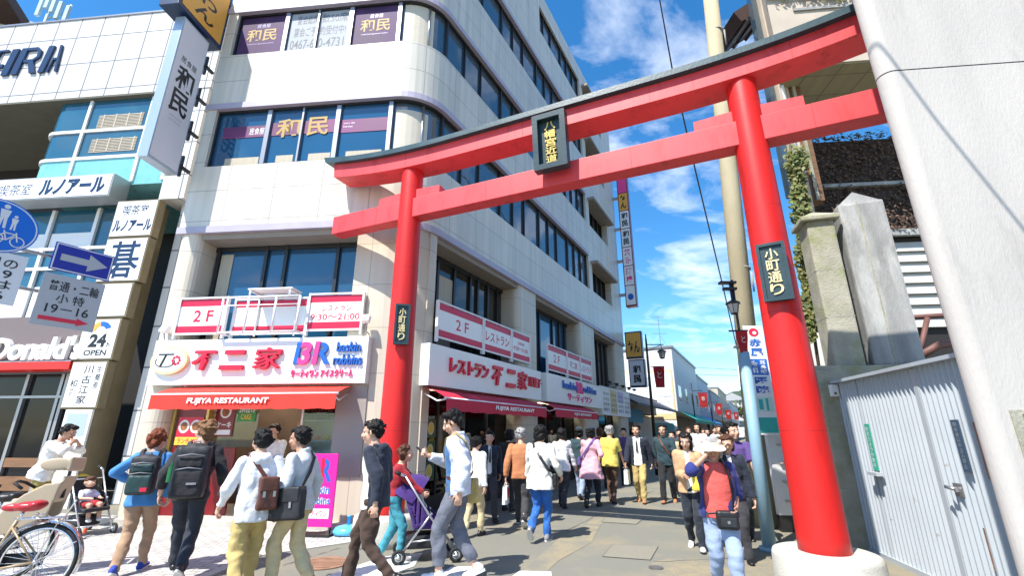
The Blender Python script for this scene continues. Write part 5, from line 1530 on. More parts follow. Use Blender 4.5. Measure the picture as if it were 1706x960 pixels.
for x, z in ((1.0, 5.5), (3.8, 5.5), (1.0, 2.5), (3.8, 2.5)):
    b = MB(EMx); b.box(x, x + 1.6, -.04, -.001, z, z + 1.5); b.build('window', 'grey_glass', t)
# wooded rise beyond the roofs
mat('hill_green', (0.045, 0.075, 0.035), 0.9, var=0.5, vscale=.15, bump=0.8, bscale=.6)
mat('tree_far', (0.04, 0.075, 0.02), 0.8, var=0.4, vscale=.5)
hv = []; hf = []
nx, ny = 60, 12
for j in range(ny):
    for i in range(nx):
        u = 190 + j * 14; v = -60 + i * 3.0
        p = st(u, v)
        z = 4 + 17 * math.exp(-((v - 9) / 34) ** 2) * (1 - math.exp(-((u - 180) / 40) ** 2)) * 1.2 + 2.5 * mnoise.noise(Vector((u * .06, v * .09, 1.3))) + 1.2 * mnoise.noise(Vector((u * .2, v * .3, 4)))
        hv.append((p[0], p[1], max(-.5, z)))
for j in range(ny - 1):
    for i in range(nx - 1):
        a = j * nx + i; hf.append((a, a + 1, a + nx + 1, a + nx))
mb = MB(); mb.smooth = True; mb.add(hv, hf); o = mb.build('wooded_hill', 'hill_green'); o['kind'] = 'structure'
def tree(u, v, h_, r_, label, seed):
    rs = random.Random(seed); p = st(u, v)
    t_ = root('street_tree', (p[0], p[1], 0), label, 'tree', 'trees at the far end of the street')
    b_ = MB(); b_.tube([(p[0], p[1], 0), (p[0] + .1, p[1], h_ * .5), (p[0], p[1], h_ * .85)], .22, 8, r2=.06)
    for k in range(5):
        a = rs.uniform(0, 6.28); b_.tube([(p[0], p[1], h_ * (.4 + .08 * k)), (p[0] + math.cos(a) * r_ * .7, p[1] + math.sin(a) * r_ * .7, h_ * (.65 + .07 * k))], .07, 5, r2=.02)
    b_.build('trunk', 'vine', t_)
    cl = [(rs.uniform(-.6, .6) * r_, rs.uniform(-.6, .6) * r_, h_ * rs.uniform(.55, .95), rs.uniform(.3, .55) * r_) for _ in range(9)]
    def fn(r2_):
        c_ = r2_.choice(cl); d_ = Vector((r2_.gauss(0, 1), r2_.gauss(0, 1), r2_.gauss(0, 1))).normalized()
        return Vector((p[0] + c_[0], p[1] + c_[1], c_[2])) + d_ * c_[3] * (.6 + .5 * r2_.random()), d_
    leaves('crown', ['tree_far', 'hill_green', 'leaf_a'], 1500, fn, .22, t_, seed + 1)
tree(122, 2.5, 9, 2.6, 'dark green tree in front of the white gabled house at the end of the street', 21)
tree(150, 12, 14, 4.5, 'broad tree behind the far roofs, to the right of the white gabled house', 22)
tree(152, 4, 15, 4, 'tall tree behind the far roofs, directly over the white gabled house', 23)
for u, v, z, lb in ((33, 1.6, 3.3, 'red hanging banner in front of the white block, nearest of the red banners'), (46, 1.7, 3.1, 'red hanging banner in front of the pale blue-grey house'), (60, 1.7, 3.0, 'red hanging banner by the grey house up the street'), (75, 1.9, 3.2, 'smallest red hanging banner far up the street'), (52, 5.2, 2.6, 'red hanging banner on the right side far up the street')):
    p = st(u, v)
    lt = hang(p[0], p[1], z, z + 1.1, .68, lb, m_='red_cloth', text='春')
    b = MB(); q = st(u, v - .75 if v < 4 else v + .75); b.tube([(q[0], q[1], 0), (q[0], q[1], z + 1.9)], .06, 8, r2=.04); b.tube([(q[0], q[1], z + 1.27), (p[0], p[1], z + 1.27)], .025, 5)
    b.build('post', 'dark_frame', lt)
# ------------------------------------------------------------------ traffic signs at the left edge
mat('traffic_blue', (0.010, 0.018, 0.30), 0.3); mat('traffic_sky', (0.0, 0.13, 0.60), 0.3); mat('reflect_white', (0.70, 0.71, 0.73), 0.3); mat('plate_grey', (0.42, 0.43, 0.45), 0.35)
TS = atY(130, 440, 4.6)
TSM = frame((TS.x, TS.y), S2.x, S2.y)
t = root('one_way_sign', TSM @ Matrix.Translation((.04, 0, 3.14)), 'blue one-way sign with a big white arrow at the left edge', 'traffic sign')
b = MB(TSM); b.bbox(-.215, .295, 0, .012, 3.14, 3.44, .004); b.m(1)
b.extr([(-.205, 3.15), (.285, 3.15), (.285, 3.43), (-.205, 3.43)], -.002, .0); b.m(0); b.extr([(-.193, 3.162), (.273, 3.162), (.273, 3.418), (-.193, 3.418)], -.004, -.0021)
b.m(2); b.extr([(-.15, 3.255), (.08, 3.255), (.08, 3.195), (.25, 3.29), (.08, 3.385), (.08, 3.325), (-.15, 3.325)], -.006, -.0041); b.build('plate', ['traffic_blue', 'reflect_white', 'plate_grey'], t)
b = MB(TSM); b.tube([(-.9, .06, 3.28), (.1, .04, 3.28)], .018, 6); b.build('arm', 'steel_frame', t)
t = root('supplementary_sign', TSM @ Matrix.Translation((.03, 0, 2.56)), 'grey plate with vehicle types, hours 19-16 and a red arrow below the one-way sign', 'traffic sign')
b = MB(TSM); b.bbox(-.23, .28, 0, .012, 2.56, 3.10, .005); b.m(1)
write(b, '普通・二輪', -.17, .24, 2.93, 3.04, -.003, .01); write(b, '小 特', -.09, .14, 2.81, 2.91, -.003, .01); write(b, '19－16', -.15, .20, 2.70, 2.79, -.003, .01)
b.m(2); b.extr([(-.18, 2.62), (.12, 2.62), (.12, 2.60), (.22, 2.64), (.12, 2.68), (.12, 2.66), (-.18, 2.66)], -.004, -.0005); b.build('plate', ['plate_grey', 'letter_black', 'letter_red'], t)
b = MB(TSM); b.tube([(-.9, .06, 2.9), (.1, .04, 2.9)], .018, 6); b.build('arm', 'steel_frame', t)
t = root('shared_path_sign', TSM @ Matrix.Translation((-.7, 0, 3.2)), 'round blue sign with white pedestrians and bicycle at the left edge', 'traffic sign')
cx_, cz_ = -.66, 3.44
b = MB(TSM); oval(b, cx_, cz_, .30, .27, 0, .012, 40); b.m(1); oval(b, cx_, cz_, .288, .258, -.0015, -.0001, 40); b.m(0); oval(b, cx_, cz_, .276, .246, -.003, -.0016, 40); b.m(1)
def fig(x, z, s):
    oval(b, x, z + .085 * s, .018 * s, .018 * s, -.005, -.0031, 12); b.extr([(x - .022 * s, z), (x + .022 * s, z), (x + .03 * s, z + .06 * s), (x - .03 * s, z + .06 * s)], -.005, -.0031); b.extr([(x - .024 * s, z - .09 * s), (x - .008 * s, z - .09 * s), (x, z), (x - .02 * s, z)], -.005, -.0031); b.extr([(x + .008 * s, z - .09 * s), (x + .024 * s, z - .09 * s), (x + .02 * s, z), (x, z)], -.005, -.0031)
fig(cx_ + .03, cz_ + .10, 1.25); fig(cx_ + .11, cz_ + .06, .8)
for wx in (cx_ + .02, cx_ + .17):
    b.tube([(wx + .05 * math.cos(a * .449), -.005, cz_ - .12 + .05 * math.sin(a * .449)) for a in range(15)], .005, 4)
for a_, c_ in (((cx_ + .02, cz_ - .12), (cx_ + .07, cz_ - .05)), ((cx_ + .07, cz_ - .05), (cx_ + .145, cz_ - .05)), ((cx_ + .145, cz_ - .03), (cx_ + .17, cz_ - .12)), ((cx_ + .09, cz_ - .12), (cx_ + .145, cz_ - .05)), ((cx_ + .02, cz_ - .12), (cx_ + .09, cz_ - .12)), ((cx_ + .09, cz_ - .12), (cx_ + .06, cz_ - .03))):
    b.tube([(a_[0], -.005, a_[1]), (c_[0], -.005, c_[1])], .006, 4)
b.build('plate', ['traffic_sky', 'reflect_white'], t)
t2 = root('supplementary_sign', TSM @ Matrix.Translation((-.6, 0, 2.7)), 'white plate with black characters and numbers below the round blue sign', 'traffic sign')
b = MB(TSM); b.bbox(-.95, -.37, 0, .012, 2.70, 3.20, .005); b.m(1)
write(b, '土・日の', -.88, -.43, 3.05, 3.15, -.003, .01); write(b, '9－19', -.80, -.45, 2.95, 3.03, -.003, .01); write(b, '平日は', -.86, -.43, 2.84, 2.93, -.003, .01); write(b, '7－16', -.80, -.46, 2.74, 2.82, -.003, .01); b.build('plate', ['reflect_white', 'letter_black'], t2)
t3 = root('prohibition_sign', TSM @ Matrix.Translation((-.66, 0, 2.4)), 'round red sign mostly cut off at the left edge', 'traffic sign')
b = MB(TSM); oval(b, -.79, 2.38, .28, .28, 0, .012, 36); b.m(1); oval(b, -.79, 2.38, .2, .2, -.002, -.0001, 36); b.build('plate', ['brand_red', 'reflect_white'], t3)
pp = TSM @ Vector((-1.0, .08, 0))
t4 = root('sign_post', (pp.x, pp.y, 0), 'grey post carrying the traffic signs, just outside the left edge', 'post')
b = MB(); b.tube([(pp.x, pp.y, 0), (pp.x, pp.y, 3.9)], .038, 10); b.build('tube', 'steel_frame', t4)
# ------------------------------------------------------------------ people
import numpy as np
def cloth(name, c, rough=0.85, var=0.12, vscale=9, bump=0.38):
    return mat(name, c, rough, var=var, vscale=vscale, bump=bump, bscale=17, sheen=0.1, stretch=(1, 1, 1.7))
mat('skin_light', (0.62, 0.36, 0.25), 0.5, var=0.06, vscale=12)
mat('skin_tan', (0.48, 0.26, 0.17), 0.5, var=0.06, vscale=12)
mat('lips', (0.42, 0.13, 0.11), 0.45)
mat('eye_white', (0.75, 0.73, 0.70), 0.3)
mat('hair_black', (0.008, 0.007, 0.007), 0.5, var=0.3, vscale=30, bump=0.5, bscale=90, spec=0.22)
mat('hair_brown', (0.085, 0.035, 0.018), 0.42, var=0.35, vscale=30, bump=0.5, bscale=90, spec=0.22)
mat('hair_auburn', (0.17, 0.042, 0.014), 0.45, var=0.4, vscale=30, bump=0.6, bscale=80, spec=0.22)
mat('hair_light', (0.20, 0.10, 0.045), 0.45, var=0.35, vscale=30, bump=0.5, bscale=90, spec=0.22)
mat('hair_grey', (0.33, 0.32, 0.31), 0.5, var=0.3, vscale=30, bump=0.5, bscale=90, spec=0.22)
mat('leather_brown', (0.105, 0.032, 0.018), 0.45, var=0.2, bump=0.2)
mat('leather_black', (0.012, 0.012, 0.014), 0.42, var=0.2, bump=0.1)
mat('nylon_black', (0.018, 0.019, 0.023), 0.6, var=0.25, vscale=9, bump=0.15)
mat('nylon_teal', (0.010, 0.040, 0.040), 0.5, var=0.3, vscale=6, bump=0.15)
mat('sole_white', (0.72, 0.71, 0.68), 0.6)
for n_, c_ in dict(denim_shirt=(0.055, 0.22, 0.50), tan_cloth=(0.40, 0.25, 0.155), black_cloth=(0.014, 0.014, 0.017), dark_denim=(0.016, 0.022, 0.034), white_knit=(0.72, 0.73, 0.76),
                   khaki=(0.50, 0.37, 0.14), khaki_light=(0.60, 0.48, 0.27), pale_grey_knit=(0.55, 0.58, 0.60), white_cotton=(0.80, 0.79, 0.78), navy_knit=(0.014, 0.020, 0.038),
                   brown_cord=(0.058, 0.031, 0.021), red_knit=(0.34, 0.012, 0.022), teal_denim=(0.05, 0.30, 0.38), white_jacket=(0.66, 0.70, 0.82), blue_shirt=(0.05, 0.15, 0.33),
                   grey_trouser=(0.13, 0.14, 0.18), charcoal=(0.040, 0.040, 0.046), rust_jacket=(0.46, 0.18, 0.075), white_blouse=(0.75, 0.73, 0.66), blue_jeans=(0.018, 0.12, 0.42),
                   pink_coat=(0.68, 0.36, 0.42), yellow_shirt=(0.66, 0.54, 0.11), brown_trouser=(0.10, 0.055, 0.033), teal_jacket=(0.020, 0.052, 0.066), tan_jacket=(0.56, 0.33, 0.175),
                   coral_shirt=(0.66, 0.095, 0.080), cobalt_jacket=(0.018, 0.028, 0.16), pale_jeans=(0.30, 0.38, 0.54), olive_trouser=(0.36, 0.28, 0.08), purple_cloth=(0.10, 0.055, 0.22),
                   mid_grey=(0.22, 0.22, 0.24), sand=(0.55, 0.44, 0.27), maroon=(0.18, 0.02, 0.03), light_blue=(0.34, 0.46, 0.62), cream_cloth=(0.70, 0.63, 0.50), visor_pale=(0.78, 0.66, 0.50),
                   purple_canopy=(0.055, 0.02, 0.16), yellow_cloth=(0.78, 0.62, 0.06), striped_blue=(0.02, 0.06, 0.36)).items():
    cloth(n_, c_)

def cone(mb, p0, r0, p1, r1, n=14):
    mb.tube([p0, p1], r0, n, True, r1)
def caps(mb, p0, r0, p1, r1):
    cone(mb, p0, r0, p1, r1); mb.ball(p0, r0, n=14, m=10); mb.ball(p1, r1, n=14, m=10)
def loft(mb, rings, n=20):
    """closed tube through elliptical rings (centre, rx, ry, x axis, y axis)"""
    vs = []; fs = []
    for c, rx, ry, ax, ay in rings:
        for k in range(n):
            a = 2 * math.pi * k / n
            ca, sa = math.cos(a), math.sin(a)
            ca = math.copysign(abs(ca) ** .85, ca); sa = math.copysign(abs(sa) ** .85, sa)
            vs.append(tuple(c + ax * (rx * ca) + ay * (ry * sa)))
    for i in range(len(rings) - 1):
        for k in range(n):
            a = i * n + k; b = i * n + (k + 1) % n; fs.append((a, b, b + n, a + n))
    L = len(rings); fs.append(list(range(n))[::-1]); fs.append(list(range((L - 1) * n, L * n)))
    mb.add(vs, fs)
def soft(mb, name, material, parent, voxel, iters=4, wr=0.0, wf=16.0, seed=0, fine=0.0, cut=None):
    """fuse overlapping solids into one smooth skin, add folds"""
    me = bpy.data.meshes.new(name); me.from_pydata(mb.v, [], mb.f)
    o = bpy.data.objects.new(name, me); col.objects.link(o)
    m1 = o.modifiers.new('r', 'REMESH'); m1.mode = 'VOXEL'; m1.voxel_size = voxel; m1.use_smooth_shade = True
    m2 = o.modifiers.new('s', 'SMOOTH'); m2.factor = .5; m2.iterations = iters
    dg = bpy.context.evaluated_depsgraph_get()
    new = bpy.data.meshes.new_from_object(o.evaluated_get(dg))
    bpy.data.objects.remove(o); bpy.data.meshes.remove(me)
    new.name = name
    n = len(new.vertices)
    if n and (wr or fine):
        co = np.empty(n * 3, np.float32); new.vertices.foreach_get('co', co); co = co.reshape(-1, 3)
        no = np.empty(n * 3, np.float32); new.vertex_normals.foreach_get('vector', no); no = no.reshape(-1, 3)
        rs = np.random.RandomState(seed + 11)
        d = np.zeros(n, np.float32)
        for amp, fr, cnt in ((wr, wf, 5), (wr * .55, wf * 2.3, 6), (fine, 95.0, 8)):
            if not amp: continue
            s_ = np.zeros(n, np.float32)
            for _ in range(cnt):
                kv = rs.normal(size=3); kv[2] *= 1.5; kv = kv / np.linalg.norm(kv) * fr * rs.uniform(.6, 1.5)
                warp = 0.9 * np.sin(co @ (rs.normal(size=3) * fr * .45).astype(np.float32) + rs.uniform(0, 6))
                s_ += np.sin(co @ kv.astype(np.float32) + warp + rs.uniform(0, 6.28))
            d += amp * s_ / math.sqrt(cnt)
        co = co + no * d[:, None]
        new.vertices.foreach_set('co', co.ravel())
    new.materials.clear(); new.materials.append(MATS[material])
    new.polygons.foreach_set('use_smooth', [True] * len(new.polygons))
    if cut:
        bm = bmesh.new(); bm.from_mesh(new)
        dead = [f for f in bm.faces if cut(f.calc_center_median())]
        bmesh.ops.delete(bm, geom=dead, context='FACES'); bm.to_mesh(new); bm.free()
    new.update()
    ob = bpy.data.objects.new(name, new); col.objects.link(ob)
    if parent is not None:
        ob.parent = parent; WM[ob.name] = WM[parent.name]
    return ob
def ik(a, b, l1, l2, hint):
    d = b - a; L = d.length
    if L > (l1 + l2) * .998: b = a + d * ((l1 + l2) * .998 / L); d = b - a; L = d.length
    if L < abs(l1 - l2) + .02: L = abs(l1 - l2) + .02
    u = d.normalized()
    x = (l1 * l1 - l2 * l2 + L * L) / (2 * L); h = math.sqrt(max(0, l1 * l1 - x * x))
    hp = (hint - u * hint.dot(u)); hp = hp.normalized() if hp.length > 1e-5 else Vector((0, 1, 0))
    return a + u * x + hp * h, b

STEPS = {
    # left foot (x, y, ankle z, pitch), right foot, pelvis drop
    'stand': ((-.10, .02, .075, 0), (.10, -.01, .075, 0), .0),
    'left': ((-.085, .27, .085, 8), (.085, -.30, .15, -38), .035),
    'right': ((-.085, -.30, .15, -38), (.085, .27, .085, 8), .035),
    'left_short': ((-.085, .15, .08, 4), (.085, -.20, .11, -22), .015),
    'right_short': ((-.085, -.20, .11, -22), (.085, .15, .08, 4), .015),
    'left_lift': ((-.085, .04, .075, 0), (.085, -.26, .20, -50), .01),
    'right_lift': ((-.085, -.26, .20, -50), (.085, .04, .075, 0), .01),
}
PEOPLE = []
def person(label, feet, head_y, az, top, legs, shoes, hair, hairm='hair_black', skin='skin_light', step='stand', lean=4, twist=0, head=(0, 0),
           hands=(None, None), elbow=(None, None), woman=False, sleeve=1.0, hem=-.10, flare=0.0, coat=None, collar=None, hood=None, leg_len=1.0, loose=1.0,
           vox=.011, wr=.0065, group=None, extra=None, H=None, under=None, coat_y=.02, hat=None, belt=None, grip=(0.5, 0.5), face=True, fat=1.0, tie=None):
    g = gnd(*feet)
    if H is None:
        lo, hi = 1.2, 2.1
        for _ in range(30):
            H = (lo + hi) / 2
            p = Vector((g.x, g.y, H)) - O; zz = p.y * _c + p.z * _s; u = -p.y * _s + p.z * _c
            if 480 - FPX * u / zz > head_y: lo = H
            else: hi = H
    k = H / 1.70
    M = Matrix.Translation((g.x, g.y, 0)) @ Matrix.Rotation(-R(az), 4, 'Z')
    t = root('person', M, label, 'person', group)
    seed = len(PEOPLE) * 17 + 3
    fl, fr, drop = STEPS[step]
    V = Vector
    pel = V((0, 0, (.935 - drop) * k))
    TR = Matrix.Rotation(-R(lean), 3, 'X') @ Matrix.Rotation(-R(twist), 3, 'Z')
    def T(x, y, z): return pel + TR @ (V((x, y, z)) * k)
    ax, ay = TR @ V((1, 0, 0)), TR @ V((0, 1, 0))
    sw = .158 if woman else .178
    # legs
    hips = [V((-.085 * k, 0, pel.z - .03 * k)), V((.085 * k, 0, pel.z - .03 * k))]
    ank = [V((f[0] * k, f[1] * k, f[2] * k)) for f in (fl, fr)]
    knee = []
    for i in (0, 1):
        kn, an = ik(hips[i], ank[i], .425 * k, .415 * k, V((0, 1, .12))); knee.append(kn); ank[i] = an
    # arms
    sh = [T(-sw, -.01, .425), T(sw, -.01, .425)]
    rest = [V((-.27 * k, .05 * k, .80 * k)), V((.27 * k, .05 * k, .80 * k))]
    if step.startswith('left'): rest = [V((-.26 * k, -.10 * k, .83 * k)), V((.26 * k, .20 * k, .85 * k))]
    if step.startswith('right'): rest = [V((-.26 * k, .20 * k, .85 * k)), V((.26 * k, -.10 * k, .83 * k))]
    wri = []; elb = []
    for i in (0, 1):
        tgt = rest[i] if hands[i] is None else V(hands[i]) * k
        hint = V(((-1 if i == 0 else 1) * .35, -1, -.2)) if elbow[i] is None else V(elbow[i])
        e_, w_ = ik(sh[i], tgt, .285 * k, .245 * k, hint); elb.append(e_); wri.append(w_)
    hc = T(0, .045, .645)
    HR = Matrix.Rotation(-R(head[0]), 3, 'Z') @ Matrix.Rotation(-R(head[1]), 3, 'X')
    hk = k * (1.11 if not woman else 1.08)
    def Hd(x, y, z): return hc + HR @ (V((x, y, z)) * hk)
    HM = HR.to_4x4()
    # ---- body: one skin
    b = MB()
    loft(b, [(T(0, 0, z), rx * k * .9, ry * k * .9, ax, ay) for z, rx, ry in ((-.09, .13, .10), (0, .155, .108), (.11, .135, .095), (.30, .155, .108), (.42, .145, .09), (.48, .085, .07))])
    caps(b, T(0, -.005, .44), .062 * k, T(0, .02, .58), .052 * k)
    b.ball(Hd(0, -.012, .032), .076 * hk, .094 * hk, .086 * hk, 18, 12, HR); b.ball(Hd(0, .022, -.032), .061 * hk, .068 * hk, .078 * hk, 16, 10, HR)
    b.ball(Hd(0, .060, -.086), .030 * hk, .024 * hk, .022 * hk, 10, 8, HR); b.ball(Hd(0, .070, .022), .056 * hk, .020 * hk, .018 * hk, 12, 8, HR)
    cone(b, Hd(0, .080, .018), .011 * hk, Hd(0, .106, -.026), .0155 * hk, 8); b.ball(Hd(0, .100, -.028), .0165 * hk, n=8, m=6)
    b.ball(Hd(0, .080, -.056), .026 * hk, .013 * hk, .014 * hk, 10, 6, HR)
    for s_ in (-1, 1):
        b.ball(Hd(s_ * .077, -.006, -.006), .012 * hk, .022 * hk, .033 * hk, 8, 8, HR); b.ball(Hd(s_ * .042, .062, -.028), .024 * hk, .022 * hk, .026 * hk, 8, 8, HR)
    for i in (0, 1):
        sgn = -1 if i == 0 else 1
        caps(b, sh[i], .046 * k, elb[i], .038 * k); caps(b, elb[i], .038 * k, wri[i], .026 * k)
        caps(b, hips[i], .078 * k, knee[i], .052 * k); caps(b, knee[i], .052 * k, ank[i], .036 * k)
        d = (wri[i] - elb[i]).normalized(); n_ = V((-sgn, .25, 0)); 
        if abs(d.z) < .6: n_ = V((-sgn * .5, 0, -.6)) if hands[i] is None else V((-sgn * .8, -.2, .3))
        n_ = (n_ - d * n_.dot(d)).normalized(); s2 = d.cross(n_) * (1 if sgn > 0 else -1)
        w_ = wri[i]; gp_ = grip[i]
        b.ball(w_ + d * .048 * k, .040 * k, .017 * k, .048 * k, 10, 8, Matrix((s2, n_, d)).transposed())
        for j, (o_, l_) in enumerate(((-.031, .062), (-.0105, .075), (.0105, .080), (.031, .072))):
            a_ = w_ + d * .085 * k + s2 * o_ * k
            c1_ = R(15 + 45 * gp_); c2_ = R(35 + 95 * gp_)
            m_ = a_ + (d * math.cos(c1_) + n_ * math.sin(c1_)) * l_ * .55 * k
            e2 = m_ + (d * math.cos(c2_) + n_ * math.sin(c2_)) * l_ * .5 * k
            caps(b, a_, .0095 * k, m_, .0088 * k); caps(b, m_, .0088 * k, e2, .0075 * k)
        a_ = w_ + d * .03 * k + s2 * .034 * k; m_ = a_ + (d * .75 + s2 * .55 + n_ * .3).normalized() * .042 * k
        caps(b, a_, .012 * k, m_, .010 * k); caps(b, m_, .010 * k, m_ + (d * .8 + n_ * .5).normalized() * .032 * k, .008 * k)
    body = soft(b, 'body', skin, t, vox * .72, 2)
    # ---- face details
    if face:
        for s_ in (-1, 1):
            e_ = MB(); e_.ball(Hd(s_ * .031, .0825, .004), .0125 * hk, .006 * hk, .0058 * hk, 10, 6, HR); e_.m(1); e_.ball(Hd(s_ * .031, .0872, .004), .0055 * hk, .0025 * hk, .0052 * hk, 8, 6, HR)
            e_.m(1); e_.ball(Hd(s_ * .032, .0870, .0270), .0165 * hk, .004 * hk, .0026 * hk, 8, 5, HR)
            e_.build('eye', ['eye_white', 'hair_black'], t, world=False)
        e_ = MB(); e_.ball(Hd(0, .0925, -.058), .0235 * hk, .0055 * hk, .0065 * hk, 10, 6, HR); e_.build('mouth', 'lips', t, world=False)
    # ---- hair
    h_ = MB()
    def HB(x, y, z, rx, ry, rz): h_.ball(Hd(x, y, z), rx * hk, ry * hk, rz * hk, 16, 10, HR)
    if hair != 'none':
        HB(0, -.026, .046, .087, .094, .083); HB(0, -.062, -.012, .074, .048, .062)
        for s_ in (-1, 1): HB(s_ * .070, -.018, .012, .020, .042, .042)
    if hair == 'short':
        HB(0, .042, .092, .066, .042, .030); HB(.025, .060, .078, .035, .022, .02); HB(-.03, .055, .082, .035, .022, .02)
    elif hair == 'messy':
        for j in range(10):
            a = j * .63; HB(.06 * math.cos(a), -.01 + .065 * math.sin(a), .085 + .018 * math.sin(j * 2.3), .032, .032, .03)
        HB(0, .062, .072, .05, .024, .024); HB(.055, .045, .045, .018, .022, .03); HB(-.055, .045, .045, .018, .022, .03); HB(0, -.07, -.05, .06, .035, .04)
    elif hair == 'bob':
        HB(0, -.050, -.04, .094, .068, .095); HB(0, -.06, .04, .09, .075, .07); HB(0, .048, .085, .068, .036, .03)
        for s_ in (-1, 1): HB(s_ * .074, .008, -.02, .022, .045, .075)
    elif hair == 'long':
        HB(0, -.055, -.10, .085, .046, .13); HB(0, .048, .088, .064, .032, .026)
        for s_ in (-1, 1): HB(s_ * .076, .012, -.05, .020, .036, .10)
    elif hair == 'curly':
        rs = random.Random(seed)
        for j in range(34):
            th = rs.uniform(0, 6.28); ph = rs.uniform(-.75, 1.5)
            x, y, z = math.cos(ph) * math.cos(th), math.cos(ph) * math.sin(th), math.sin(ph)
            if y > .35 and z < .55: continue
            HB(x * .088, -.022 + y * .092, .028 + z * .09, .030, .030, .030)
        HB(0, -.05, -.03, .085, .06, .08)
    elif hair == 'bun':
        HB(0, .045, .088, .066, .036, .028); HB(0, -.11, .03, .04, .04, .04)
    if hair != 'none':
        rs = random.Random(seed + 5); nT = 60 if vox < .0125 else 0
        for j in range(nT):
            d_ = Vector((rs.gauss(0, 1), rs.gauss(0, 1), rs.gauss(0, 1))).normalized()
            if d_.y > .42 and d_.z < .62: continue
            if d_.z < -.65: continue
            q_ = Vector((d_.x * .088, -.026 + d_.y * .095, .042 + d_.z * .085)); q2 = q_ + d_ * .008 + Vector((rs.uniform(-.022, .022), rs.uniform(-.02, .02) + .012 * d_.y, -.030 * rs.random()))
            cone(h_, Hd(*q_), .014 * hk, Hd(*q2), .006 * hk, 6)
        soft(h_, 'hair', hairm, t, vox * .62, 2, wr=.0040, wf=44, seed=seed, fine=.0026)
    # ---- trousers
    def legging(mb, inf, ln, ls):
        loft(mb, [(V((0, .0, pel.z)) + V((0, 0, z)) * k, rx * k, ry * k, V((1, 0, 0)), V((0, 1, 0))) for z, rx, ry in ((-.10, .155 * fat, .118 * fat), (-.02, .168 * fat, .122 * fat), (.06, .152 * fat, .112 * fat), (.10, .145 * fat, .106 * fat))])
        for i in (0, 1):
            rk = (.062 + inf) * ls; ra = (.043 + inf) * ls
            caps(mb, hips[i] + V((0, 0, -.02 * k)), (.088 * fat + inf * .6) * k, knee[i], rk * k)
            e_ = knee[i].lerp(ank[i], ln) if ln < 1 else ank[i] + V((0, 0, -.025 * k))
            cone(mb, knee[i], rk * k, e_, ((ra if ln >= .9 else rk + (ra - rk) * ln)) * k)
    if legs:
        b = MB(); legging(b, .012, leg_len, loose)
        soft(b, 'trousers', legs, t, vox, 3, wr=wr * 1.0, wf=22, seed=seed + 1, cut=lambda c, z_=pel.z + .01 * k: c.z > z_)
    # ---- top
    def upper(mb, inf, slv, hem_, flr, ls=1.0):
        z0 = hem_
        prof = [(z0, (.158 + inf + flr) * fat, (.118 + inf + flr) * fat)]
        for z, rx, ry in ((-.02, .162, .118), (.11, .142 + .01 * (fat - 1), .108), (.20, .152, .112), (.31, .168, .120), (.40, .165, .108), (.455, .125, .082), (.495, .068, .062)):
            if z > z0 + .02:
                fz = max(0, min(1, (z - z0) / (.15 - z0)))
                f_ = fat if z < .3 else 1 + (fat - 1) * .5
                prof.append((z, (rx * (1.0 if not woman or z < .1 else .94) + inf + flr * (1 - fz)) * f_, (ry + inf + flr * (1 - fz)) * f_))
        loft(mb, [(T(0, 0, z), rx * k, ry * k, ax, ay) for z, rx, ry in prof])
        for i in (0, 1):
            r0, r1, r2 = (.054 + inf) * k, (.046 + inf) * k * ls, (.034 + inf) * k * ls
            if slv <= .5:
                e_ = sh[i].lerp(elb[i], slv * 2); mb.ball(sh[i], r0, n=14, m=10); cone(mb, sh[i], r0, e_, (r0 + (r1 - r0) * slv) * 1.08)
            else:
                caps(mb, sh[i], r0, elb[i], r1); e_ = elb[i].lerp(wri[i], (slv - .5) * 2); cone(mb, elb[i], r1, e_, r1 + (r2 - r1) * (slv - .5) * 2)
    if under:
        b = MB(); upper(b, .010, .3, hem, 0); 
        def ucut(c, _p=pel, _T=TR.inverted(), _k=k, w0=(coat or .5), _cy=coat_y):
            q = _T @ (c - _p) / _k
            return q.y < _cy - .025 or abs(q.x) > w0 + .045
        soft(b, 'undershirt', under, t, vox, 3, wr=wr * .5, wf=20, seed=seed + 2, cut=ucut)
    b = MB(); inf = .016 if not coat else .026
    upper(b, inf, sleeve, hem, flare)
    if hood: 
        b.ball(T(0, -.085, .455), .105 * k, .062 * k, .075 * k, 14, 10, TR); b.ball(T(-.07, -.02, .49), .04 * k, .06 * k, .035 * k, 10, 8, TR); b.ball(T(.07, -.02, .49), .04 * k, .06 * k, .035 * k, 10, 8, TR)
    if collar:
        for a in range(-7, 8):
            an = a * .19; b.ball(T(.066 * math.sin(an), -.010 - .062 * math.cos(an), .515), .018 * k, .018 * k, .024 * k, 8, 6)
    cut = None
    if coat:
        TI = TR.inverted()
        def cut(c, _p=pel, _T=TI, _k=k, w0=coat, _cy=coat_y, S=tuple(sh), E=tuple(elb), W=tuple(wri)):
            q = _T @ (c - _p) / _k
            if w0 > .12:
                for i in (0, 1):
                    for a_, b_ in ((S[i], E[i]), (E[i], W[i])):
                        d_ = b_ - a_; f_ = max(0, min(1, (c - a_).dot(d_) / d_.length_squared))
                        if (a_ + d_ * f_ - c).length < .088 * _k: return False
            return q.y > _cy and abs(q.x) < w0 + .05 * max(0, .3 - q.z) and q.z < .53
    soft(b, 'jacket' if coat else 'shirt', top, t, vox, 3, wr=wr, wf=18, seed=seed + 3, cut=cut)
    if belt:
        b = MB(); loft(b, [(V((0, 0, pel.z + z * k)), .166 * k, .124 * k, V((1, 0, 0)), V((0, 1, 0))) for z in (.045, .08)]); b.build('belt', belt, t, world=False)
    if tie:
        b = MB(); b.add([tuple(T(-.012, .142, .44)), tuple(T(.012, .142, .44)), tuple(T(.022, .150, .18)), tuple(T(-.022, .150, .18))], [(0, 1, 2, 3)]); b.build('necktie', tie, t, world=False)
    # ---- shoes
    upm, som = shoes
